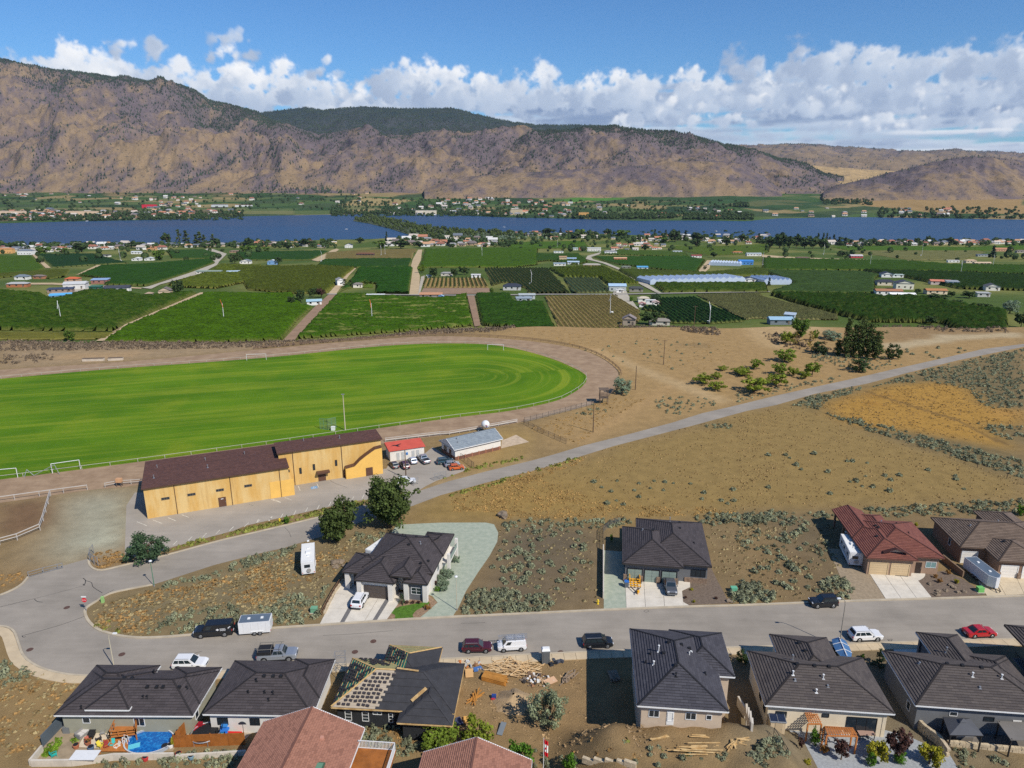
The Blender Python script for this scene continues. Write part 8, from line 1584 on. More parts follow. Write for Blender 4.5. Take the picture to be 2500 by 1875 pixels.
d_=Bx9('door',Cm((190,170,140)),sd,(.1,-.02,.95),(.9,.04,1.8));Bx9('handle',Mt,d_,(.45,-.05,1.),(.06,.05,.1))
for lab,x,y,w,d__,c_ in(('long dark table on the shaded patio',940,1345,1.6,.9,(70,64,60)),('pinkish flat bench at the patio edge',990,1425,2.,.8,(170,140,126))):
 o=tag(Em('garden_table',P1(x,y,.06,'Z4')),lab,'table');Bx9('table_top',Cm(c_),o,(0,0,.72),(w,d__,.06));[m.__init__()or m.box((sx*(w/2-.1),sy_*(d__/2-.1),.35),(.07,.07,.7))or m.build('leg',DARK,o)for sx in(-1,1)for sy_ in(-1,1)]
for lab,x,y,rz in(('left dark wicker chair on the shaded patio',865,1340,1.2),('right dark wicker chair on the shaded patio',1040,1350,-1.2),('dark wicker sofa chair behind the patio table',930,1310,0.)):chair(lab,P1(x,y,.06,'Z4'),(90,84,80),rz)
Fn('hand_rail','thin dark handrail down the gravel garden',Qs('Z4',W_("280 1400 340 1490 390 1570")),.9,.95,.05,[(.92,.05,.05),(.5,.03,.03)],DARK,cat='railing')
sc=tag(Em('scaffold',Qp('Z2',1010,960),.1),'wire scaffold tower between the dark house and the unfinished one','scaffold')
for x in(0,1.4):
 for y in(0,1.):Tb9('upright',Mt,sc,[(x,y,0),(x,y,3.6)],[.03,.03],6)
for z in(1.2,2.4,3.5):m=MB();[m.bar(p_,q_,.04,.04)for p_,q_ in(((0,0,z),(1.4,0,z)),((0,1,z),(1.4,1,z)),((0,0,z),(0,1,z)),((1.4,0,z),(1.4,1,z)))];m.build('ledger',Mt,sc)
m=MB();m.bar((0,0,1.2),(1.4,0,2.4),.03,.03);m.bar((0,1,2.4),(1.4,1,3.5),.03,.03);m.build('brace',Mt,sc)
# -------------- orchards and vineyards on the valley slope
def orchard_mat():
 m=bpy.data.materials.new('orchard_canopy');m.use_nodes=True;t=m.node_tree;t.nodes.clear();g=G(t)
 o=g.new('ShaderNodeOutputMaterial');b=g.new('ShaderNodeBsdfPrincipled');tr=g.new('ShaderNodeBsdfTranslucent');mx=g.new('ShaderNodeMixShader');mx.inputs[0].default_value=.15
 pos=g.new('ShaderNodeNewGeometry').outputs['Position'];c=g.new('ShaderNodeAttribute',attribute_name='Col').outputs['Color']
 n1=g.noise(pos,1.1,4,.75);n2=g.noise(pos,.09,4,.6);k=g.m('ADD',g.m('MULTIPLY',g.m('SUBTRACT',n1,.5),2.),g.m('ADD',g.m('MULTIPLY',g.m('SUBTRACT',n2,.5),.7),1.));cc=g.mix(1.,c,g.xyz(k,k,k),'MULTIPLY')
 g.l.new(cc,b.inputs['Base Color']);g.l.new(cc,tr.inputs[0]);b.inputs['Roughness'].default_value=.85;b.inputs['Specular IOR Level'].default_value=.1;g.l.new(b.outputs[0],mx.inputs[1]);g.l.new(tr.outputs[0],mx.inputs[2]);g.l.new(mx.outputs[0],o.inputs[0])
 bn=g.new('ShaderNodeBump');bn.inputs['Distance'].default_value=.5;g.l.new(n1,bn.inputs['Height']);g.l.new(bn.outputs[0],b.inputs['Normal']);return m
ORCH=orchard_mat()
DKG,BRG,MIG,OLV,GRY,TANV,VIN=(52,88,26),(84,122,22),(62,98,30),(98,112,46),(92,112,66),(140,128,82),(44,72,34);SOIL,GSOIL=(150,128,88),(112,116,62)
def Fd(lb,k,ol,leaf,soil=GSOIL,rows=None,sp=4.,h=3.,cat='orchard',name='orchard_rows',fill=.75,rough=.9,blotch=None,keep=1.):
 pl=Qs(k,ol)if isinstance(k,str)else ol;P2=[(p.x,p.y)for p in pl];cy_=sum(p[1]for p in P2)/len(P2)
 if rows:a_,b_=Qp(rows[0],*rows[1]),Qp(rows[0],*rows[2]);th=math.atan2(b_.y-a_.y,b_.x-a_.x)
 else:th=.12
 ct,st_=math.cos(th),math.sin(th);U=[x*ct+y*st_ for x,y in P2];Vv=[-x*st_+y*ct for x,y in P2]
 near=cy_<900;dv=sp/5 if(rows and cy_<1000)else max(1.3,cy_/420);du=max(1.1,cy_/420)
 while(max(U)-min(U))/du*(max(Vv)-min(Vv))/dv>34000:du*=1.12;dv*=(1. if rows and cy_<1000 else 1.12)
 gu,gv=np.meshgrid(np.arange(min(U),max(U),du),np.arange(min(Vv),max(Vv),dv));X=gu*ct-gv*st_;Y=gu*st_+gv*ct
 ins=inside(P2,X,Y);
 if ins.sum()<9:return
 X=X+rng.uniform(-.2,.2,X.shape)*du;n1=fbm(X/3.1,Y/3.1,3);n2=fbm(X/17,Y/17,3);hh=h*(.78+rough*.5*n1+.22*n2+rng.uniform(-.12,.12,X.shape)*rough)
 rowf=np.ones(X.shape)
 if rows:ph=(gv/sp)%1.;rowf=np.clip((np.abs(ph-.5)*-2+1-(1-fill))/.25+.5,0,1)if dv<sp*.5 else np.ones(X.shape)
 if keep<1:rowf=rowf*(rng.random(X.shape)<keep)
 er=ins.copy();er[1:]&=ins[:-1];er[:-1]&=ins[1:];er[:,1:]&=ins[:,:-1];er[:,:-1]&=ins[:,1:]
 H_=np.where(er,np.clip(hh,.3,None)*rowf,0.)+.05;Z=np.where(Y>1500,np.maximum(FOOT_Z-SLOPE*(Y-FOOT_Y),Lz+.7),FOOT_Z-SLOPE*(Y-FOOT_Y))+H_
 lc,sc_=C_(*leaf)*np.array([.92,.80,.80]),C_(*soil);w=sm(H_/h*2.2)[...,None];v_=(1+.28*n2[...,None]+.12*n1[...,None]);col=(lc*v_)*w+sc_*(1-w)
 if blotch:q=sm((fbm(X/26+4,Y/9,4)-.18)/.25)[...,None]*.6;col=col*(1-q)+C_(*blotch)*q
 ny,nx=X.shape;idx=np.arange(nx*ny).reshape(ny,nx);ok=ins[:-1,:-1]&ins[1:,:-1]&ins[:-1,1:]&ins[1:,1:];Fa=np.stack([idx[:-1,:-1],idx[:-1,1:],idx[1:,1:],idx[1:,:-1]],-1)[ok]
 used=np.unique(Fa);rem=np.zeros(nx*ny,np.int32);rem[used]=np.arange(len(used));me=raw_mesh(name,np.stack([X,Y,Z],-1).reshape(-1,3)[used],rem[Fa],ORCH,sm_=True)
 a=me.color_attributes.new('Col','FLOAT_COLOR','POINT');c4=np.ones((len(used),4),np.float32);c4[:,:3]=np.clip(col,0,1).reshape(-1,3)[used];a.data.foreach_set('color',c4.ravel())
 return tag(link(name,me),lb,cat,kind='stuff')
def src(k,pts):return[px(k,x,y)for x,y in pts]
def mixed(*segs):return Qs('S',[p for k,pts in segs for p in src(k,pts)])
Fd('dark green orchard at the left with the brown pole','A1',W_("-300 640 370 690 450 738 700 665 1050 660 1220 712 1690 672 1050 950 975 1000 -300 992"),(58,92,24),rows=('A1',(0,800),(800,790)),sp=4.6,h=3.2)
Fd('bright green orchard with the orange bladed wind machine',None,mixed(('A1',[(1740,682),(2212,690)]),('A2',W_("330 690 420 790 500 805 380 900 235 1082")),('A1',W_("1500 1096 862 1092 1060 965"))),(72,112,20),rows=('A1',(1200,1000),(2100,1000)),sp=4.2,h=2.6)
Fd('bright green orchard in the middle with pale gaps',None,mixed(('A2',W_("690 692 930 695 1330 728 1640 728 1795 690 1858 952 1500 985 345 1066 610 785"))),(66,106,22),rows=('A2',(500,950),(1500,930)),sp=4.2,h=2.6,blotch=(150,150,90))
Fd('dark green orchard below the grey sheds',None,mixed(('A2',W_("1865 692 2165 690 2200 760")),('A3',W_("70 758 300 758 508 965 0 968")),('A2',[(1915,950)])),(50,88,26),rows=('A3',(0,900),(400,890)),sp=4.,h=2.6)
Fd('tan vineyard with faint diagonal rows','A3',W_("305 702 905 692 1118 830 1120 900 1080 940 950 950 525 965"),(128,128,74),(164,142,98),rows=('A3',(400,760),(560,955)),sp=3.,h=1.3,cat='vineyard',name='vineyard_rows',fill=.5)
Fd('dark vineyard rows right of the white farmhouse','A3',W_("1130 792 1300 790 1258 725 1580 715 2010 916 1700 938 1360 930 1330 850 1130 815"),(40,76,34),(120,124,70),rows=('A3',(1400,780),(1640,930)),sp=3.2,h=2.,cat='vineyard',name='vineyard_rows',fill=.62)
Fd('pale green vineyard beside the dark vineyard',None,mixed(('A3',[(1585,692),(2130,672)]),('A4',W_("0 705 300 775 640 862 650 905 260 900")),('A3',[(2080,890),(2010,905)])),(112,122,76),(150,142,98),rows=('A3',(1700,720),(2050,860)),sp=2.8,h=1.2,cat='vineyard',name='vineyard_rows',fill=.6)
Fd('large dark orchard behind the poplars','A4',W_("60 690 900 705 990 720 1400 725 1640 785 2080 850 2135 972 1500 930 900 925 660 865 400 800"),(46,78,24),rows=('A4',(600,780),(1800,880)),sp=5.,h=3.6,rough=1.3)
Fd('grey green orchard left of the white farm buildings','A4',W_("0 492 820 502 1000 530 960 560 960 690 60 680 270 600"),(66,96,48),h=3.)
Fd('dark orchard belt behind the white farmhouses','A4',W_("830 490 1700 512 2212 535 2400 560 2400 662 1660 642 1200 545"),(42,70,26),h=3.4,rough=1.3)
Fd('green orchard below the tan lane at the right','A4',W_("0 385 300 395 800 402 1240 412 1600 440 2212 448 2400 450 2400 530 1700 500 820 487 0 485"),(62,98,28),h=3.)
Fd('pale tan vineyard near the right shore','A4',W_("740 322 1740 306 1900 332 1700 398 1250 398"),(128,136,86),(156,146,98),h=1.,cat='vineyard',name='vineyard_rows')
Fd('bright green field along the right shore','A4',W_("570 288 1100 280 1700 290 2212 262 2400 262 2400 300 1900 320 720 318"),(84,124,34),h=1.6)
Fd('dark hedge orchard before the glasshouses','A3',W_("1225 606 2180 602 2200 668 1310 672"),(56,86,28),rows=('A3',(1300,640),(2100,630)),sp=4.5,h=3.4)
Fd('smooth dark green field above the glasshouses','A3',W_("720 372 1500 368 1670 396 1600 500 1300 480 900 432 800 405"),(56,98,28),h=2.2,rough=.5)
Fd('olive orchard around the bright blue shed','A3',W_("920 478 1600 505 1680 510 2100 470 2212 480 2212 535 1160 540 1100 585"),(78,100,38),h=3.)
Fd('dark diagonal vineyard rows with the wind machine',None,mixed(('A2',[(1945,468),(2212,466)]),('A3',W_("335 468 530 678 165 680 155 640 0 590")),('A2',[(2100,590),(2005,618)])),(36,68,34),(128,124,76),rows=('A3',(60,500),(260,670)),sp=3.8,h=2.2,cat='vineyard',name='vineyard_rows',fill=.55)
Fd('olive orchard along the diagonal road','A3',W_("345 472 560 460 800 455 1110 598 1010 608 845 612 770 548 460 545"),(82,104,34),rows=('A3',(500,470),(760,540)),sp=4.5,h=3.2,fill=.7)
Fd('grey green vineyard rows beside the pale blue shed','A3',W_("465 550 765 552 880 672 540 678"),(70,98,72),(124,124,78),rows=('A3',(520,570),(640,676)),sp=3.8,h=2.,cat='vineyard',name='vineyard_rows',fill=.55)
Fd('small striped vineyard with upright rows','A2',W_("1430 550 1940 546 1985 631 1430 633"),(64,84,34),(176,150,104),rows=('A2',(1700,560),(1705,630)),sp=4.2,h=2.2,cat='vineyard',name='vineyard_rows',fill=.5)
Fd('banded green orchard right of the dirt lane','A2',W_("1435 312 2212 297 2400 300 2400 440 2212 462 1378 462 1410 400"),(74,112,28),h=3.,rough=1.2)
Fd('dark green orchard above the small green lawn','A2',W_("875 470 1345 465 1310 684 1020 684 1020 600 920 590 860 620 710 672 830 550"),(46,90,30),rows=('A2',(900,500),(1300,500)),sp=4.2,h=2.8)
Fd('dark strip of orchard below the tan field','A2',W_("525 445 580 398 960 392 1335 392 1315 462 870 466"),(52,92,34),h=2.8)
Fd('mixed olive orchard left of the tall white house','A2',W_("-180 462 500 452 855 468 790 520 620 680 330 682 -60 650"),(86,104,38),(128,124,66),rows=('A2',(0,500),(600,560)),sp=5.,h=3.2,fill=.6,rough=1.3)
Fd('dark green orchard left of the curving road','A1',W_("840 452 1180 440 1780 392 1820 420 1600 508 1250 618 870 610 890 560 660 530"),(50,92,30),h=2.8)
Fd('striped dark vineyard on the left rise','A1',W_("305 352 800 348 985 400 1100 425 820 440 435 466"),(40,76,40),(124,128,76),rows=('A1',(340,360),(900,400)),sp=5.,h=2.4,cat='vineyard',name='vineyard_rows',fill=.5)
Fd('green field at the far left','A1',W_("-300 372 270 362 385 470 300 500 -300 530"),(78,114,36),h=1.8)
Fd('rough olive field above the left farm','A1',W_("-300 540 380 485 600 480 560 540 430 560 200 530 -300 580"),(92,108,42),h=1.8)
Fd('green field beneath the lakeside poplars','A1',W_("1395 322 1720 308 1845 342 1780 386 1440 388 1420 350"),(58,98,36),h=2.)
Fd('olive orchard right of the curving road',None,mixed(('A1',[(1860,440),(2212,450)]),('A2',[(0,462),(60,640)]),('A1',W_("2212 560 1830 640 1560 632 1400 610 1700 520"))),(88,108,38),(126,122,64),rows=('A1',(1700,560),(2200,540)),sp=5.,h=3.,fill=.65)
Fd('dark green field behind the blue gabled house','A2',W_("-160 335 560 322 640 326 490 400 240 402 -100 400"),(50,90,34),h=2.4)
Fd('tan dry field around the long brown house','A2',W_("600 335 830 318 1380 302 1335 388 960 388 585 388"),(136,130,80),(160,144,96),h=.9,cat='field',name='dry_meadow')
Fd('green fields left of the far white block','A3',W_("0 250 650 235 700 290 520 300 0 305"),(82,122,36),h=1.6)
Fd('green strip right of the far white block','A3',W_("930 312 1500 332 1530 368 760 350 790 330"),(80,112,40),h=1.6)
Fd('green fields above the bright blue tarp roof','A3',W_("1310 285 1850 280 2212 262 2212 330 2150 350 1680 360 1520 330"),(92,122,42),h=1.6)
Fd('small green lawn right of the grey hipped house','A2',W_("925 602 1020 598 1005 632 910 630"),(104,138,44),h=.25,cat='lawn',name='lawn_grass')
Fd('grassy strip below the left orchard','A1',W_("-300 1005 975 1010 900 1060 760 1070 -300 1070"),(128,134,60),(150,140,84),h=.7,cat='meadow',name='rough_grass')
Fd('orchard row left of the far lane','A3',W_("660 385 680 420 560 440 350 405 0 440 0 345 350 350 600 350"),(60,96,32),h=2.8)
LANE=mat('farm_lane',S(186,164,130),.95,.12,.15);PAVED=mat('farm_road',S(176,168,152),.95,.10,.1);DIRTL=mat('brown_lane',S(146,120,98),.95,.14,.2)
def vlane(name,lb,k,ol,Ma,lift=.25):
 pl=Qs(k,ol)if isinstance(k,str)else ol;bm=bmesh.new();f=bm.faces.new([bm.verts.new((p.x,p.y,p.z+lift))for p in pl]);bmesh.ops.triangulate(bm,faces=[f]);bmesh.ops.recalc_face_normals(bm,faces=bm.faces);me=bpy.data.meshes.new(name);bm.to_mesh(me);bm.free();me.materials.append(Ma)
 if me.polygons[0].normal.z<0:me.flip_normals()
 return tag(link(name,me),lb,'lane',kind='structure')
vlane('lane','tan diagonal lane between the two left orchards','A1',W_("1745 672 1690 672 1050 945 985 1005 810 1082 880 1082 1060 965"),LANE)
vlane('lane','brown lane past the white house with pale blue roof','A2',W_("690 690 630 690 500 805 235 1088 340 1078 610 785"),DIRTL)
vlane('lane','wide tan strip down to the terracotta roof','A2',W_("1310 688 1340 470 1320 466 1340 392 1385 310 1420 310 1408 400 1375 466 1400 530 1395 690"),LANE)
vlane('lane','grey driveway beside the striped vineyard','A2',W_("1385 690 1400 690 1440 545 1440 530 1410 540"),PAVED,.4)
vlane('lane','brown strip between two dark orchards','A2',W_("1798 690 1858 690 1912 952 1862 962"),DIRTL)
vlane('road','pale winding road at the left','A1',W_("1190 632 1250 622 1590 510 1810 428 1775 392 1840 345 1730 308 1765 295 1915 345 1850 410 1830 440 1690 515 1350 605 1275 642"),PAVED)
vlane('road','pale diagonal road beside the olive orchard','A3',W_("1300 678 1250 672 1120 605 960 490 800 425 700 400 655 388 672 362 780 332 800 340 700 372 720 392 830 420 990 485 1160 590"),PAVED)
vlane('road','grey farm road crossing below the vineyards',None,mixed(('A2',W_("610 690 620 682 1000 685 1700 692 2212 688")),('A3',W_("300 684 900 684 1300 676 2212 662 2212 668 1300 684 900 692 300 692")),('A2',W_("2212 696 1700 700 1000 693"))),mat('grey_road',S(150,146,138),.95,.1,.1),.35)
vlane('lane','dirt margin below the striped vineyard','A2',W_("1430 636 1990 634 1990 682 1400 688"),DIRTL,.2)
vlane('lane','tan lane along the far right orchard','A4',W_("0 352 280 375 700 388 1240 400 1240 408 700 400 260 392 0 372"),LANE)
vlane('lane','tan track among the left farm houses','A1',W_("60 590 450 590 860 610 1200 632 1190 640 860 625 440 605 60 605"),LANE,.2)
vlane('lane','tan track left of the striped vineyard','A1',W_("270 352 300 352 430 465 385 465"),LANE,.3)
vlane('lane','tan earth bank beside the left orchard','A1',W_("640 525 820 440 860 440 690 515"),LANE,.3)
vlane('lane','dirt lane right of the olive orchard','A2',W_("485 398 600 345 660 312 700 302 720 310 600 390 540 410"),LANE,.3)
vlane('lane','tan lane rising to the dark orchard','A2',W_("620 690 700 600 790 470 865 464 800 530 690 690"),LANE,.15)
vlane('farmyard','pale yard around the glasshouse store','A3',W_("1600 500 1680 400 1720 400 1700 470 1650 510"),LANE,.3)
vlane('farmyard','grey yard before the pale blue shed','A3',W_("880 688 900 655 1000 650 1010 690 1120 835 1060 800"),PAVED,.3)
vlane('farmyard','pale yard of the left farm','A1',W_("400 690 560 620 700 600 900 620 900 655 640 665 450 740"),PAVED,.15)
# -------------- farm houses in the valley
def farm(lb,k,x,y,w,d,h,rot,roof,wall,kind='gable',rise=None,cat='house',name=None,win=True):

 p=Qp(k,x,y,.2)if isinstance(k,str)else Vc(k);f_s=(.74,.85)if isinstance(k,str)else(1,1);w,d,h=w*f_s[0],d*f_s[0],h*f_s[1];rise=rise and rise*f_s[0];o=tag(Em(name or('farm_shed' if cat=='shed' else 'farm_house'),p,math.radians(rot)),lb,cat);Wb(o,-w/2,w/2,0,d,-.6,h,Cm(wall));rise=rise if rise is not None else d*.18;rm=Cm(roof);e=.5
 m=MB();a,b,c_,dd=(-w/2-e,-e),(w/2+e,-e),(w/2+e,d+e),(-w/2-e,d+e)
 if kind=='flat':m.box((0,d/2,h+.12),(w+1,d+1,.25))
 elif kind=='shed':m.face([(*a,h),(*b,h),(*c_,h+rise),(*dd,h+rise)]);m.face([(*a,h-.2),(*dd,h-.2),(*c_,h-.2),(*b,h-.2)]);m.face([(*c_,h-.2),(*dd,h-.2),(*dd,h+rise),(*c_,h+rise)]);m.face([(*a,h-.2),(*b,h-.2),(*b,h),(*a,h)]);m.face([(*b,h-.2),(*c_,h-.2),(*c_,h+rise),(*b,h)]);m.face([(*dd,h-.2),(*a,h-.2),(*a,h),(*dd,h+rise)])
 elif kind=='gablef':
  r0,r1=(0,-e,h+rise),(0,d+e,h+rise);m.face([(*a,h),r0,r1,(*dd,h)]);m.face([(*b,h),(*c_,h),r1,r0]);m.face([(*a,h-.12),(*dd,h-.12),(*c_,h-.12),(*b,h-.12)]);g=MB();g.face([(-w/2,0,h),(w/2,0,h),(0,0,h+rise*.93)]);g.build('gable_wall',Cm(wall),o)
 else:
  hp=min(w,d)/2 if kind=='hip' else 0;r0,r1=(-w/2-e+hp,d/2,h+rise),(w/2+e-hp,d/2,h+rise);m.face([(*a,h),(*b,h),r1,r0]);m.face([(*c_,h),(*dd,h),r0,r1]);m.face([(*a,h-.12),(*dd,h-.12),(*c_,h-.12),(*b,h-.12)]);m.face([(*dd,h),(*a,h),r0]);m.face([(*b,h),(*c_,h),r1])
 m.build('roof',rm,o)
 if win:
  n=max(1,int(w/4.5))
  for i in range(n):g=MB();g.box((-w/2+w*(i+.5)/n,-.03,min(h*.58,1.7)),(1.5,.06,1.2));g.build('window',GLASS,o)
  g=MB();g.box((w*.32 if n>1 else w*.3,-.04,1.05),(1.,.08,2.1));g.build('door',Cm((110,100,92)),o)
 return o
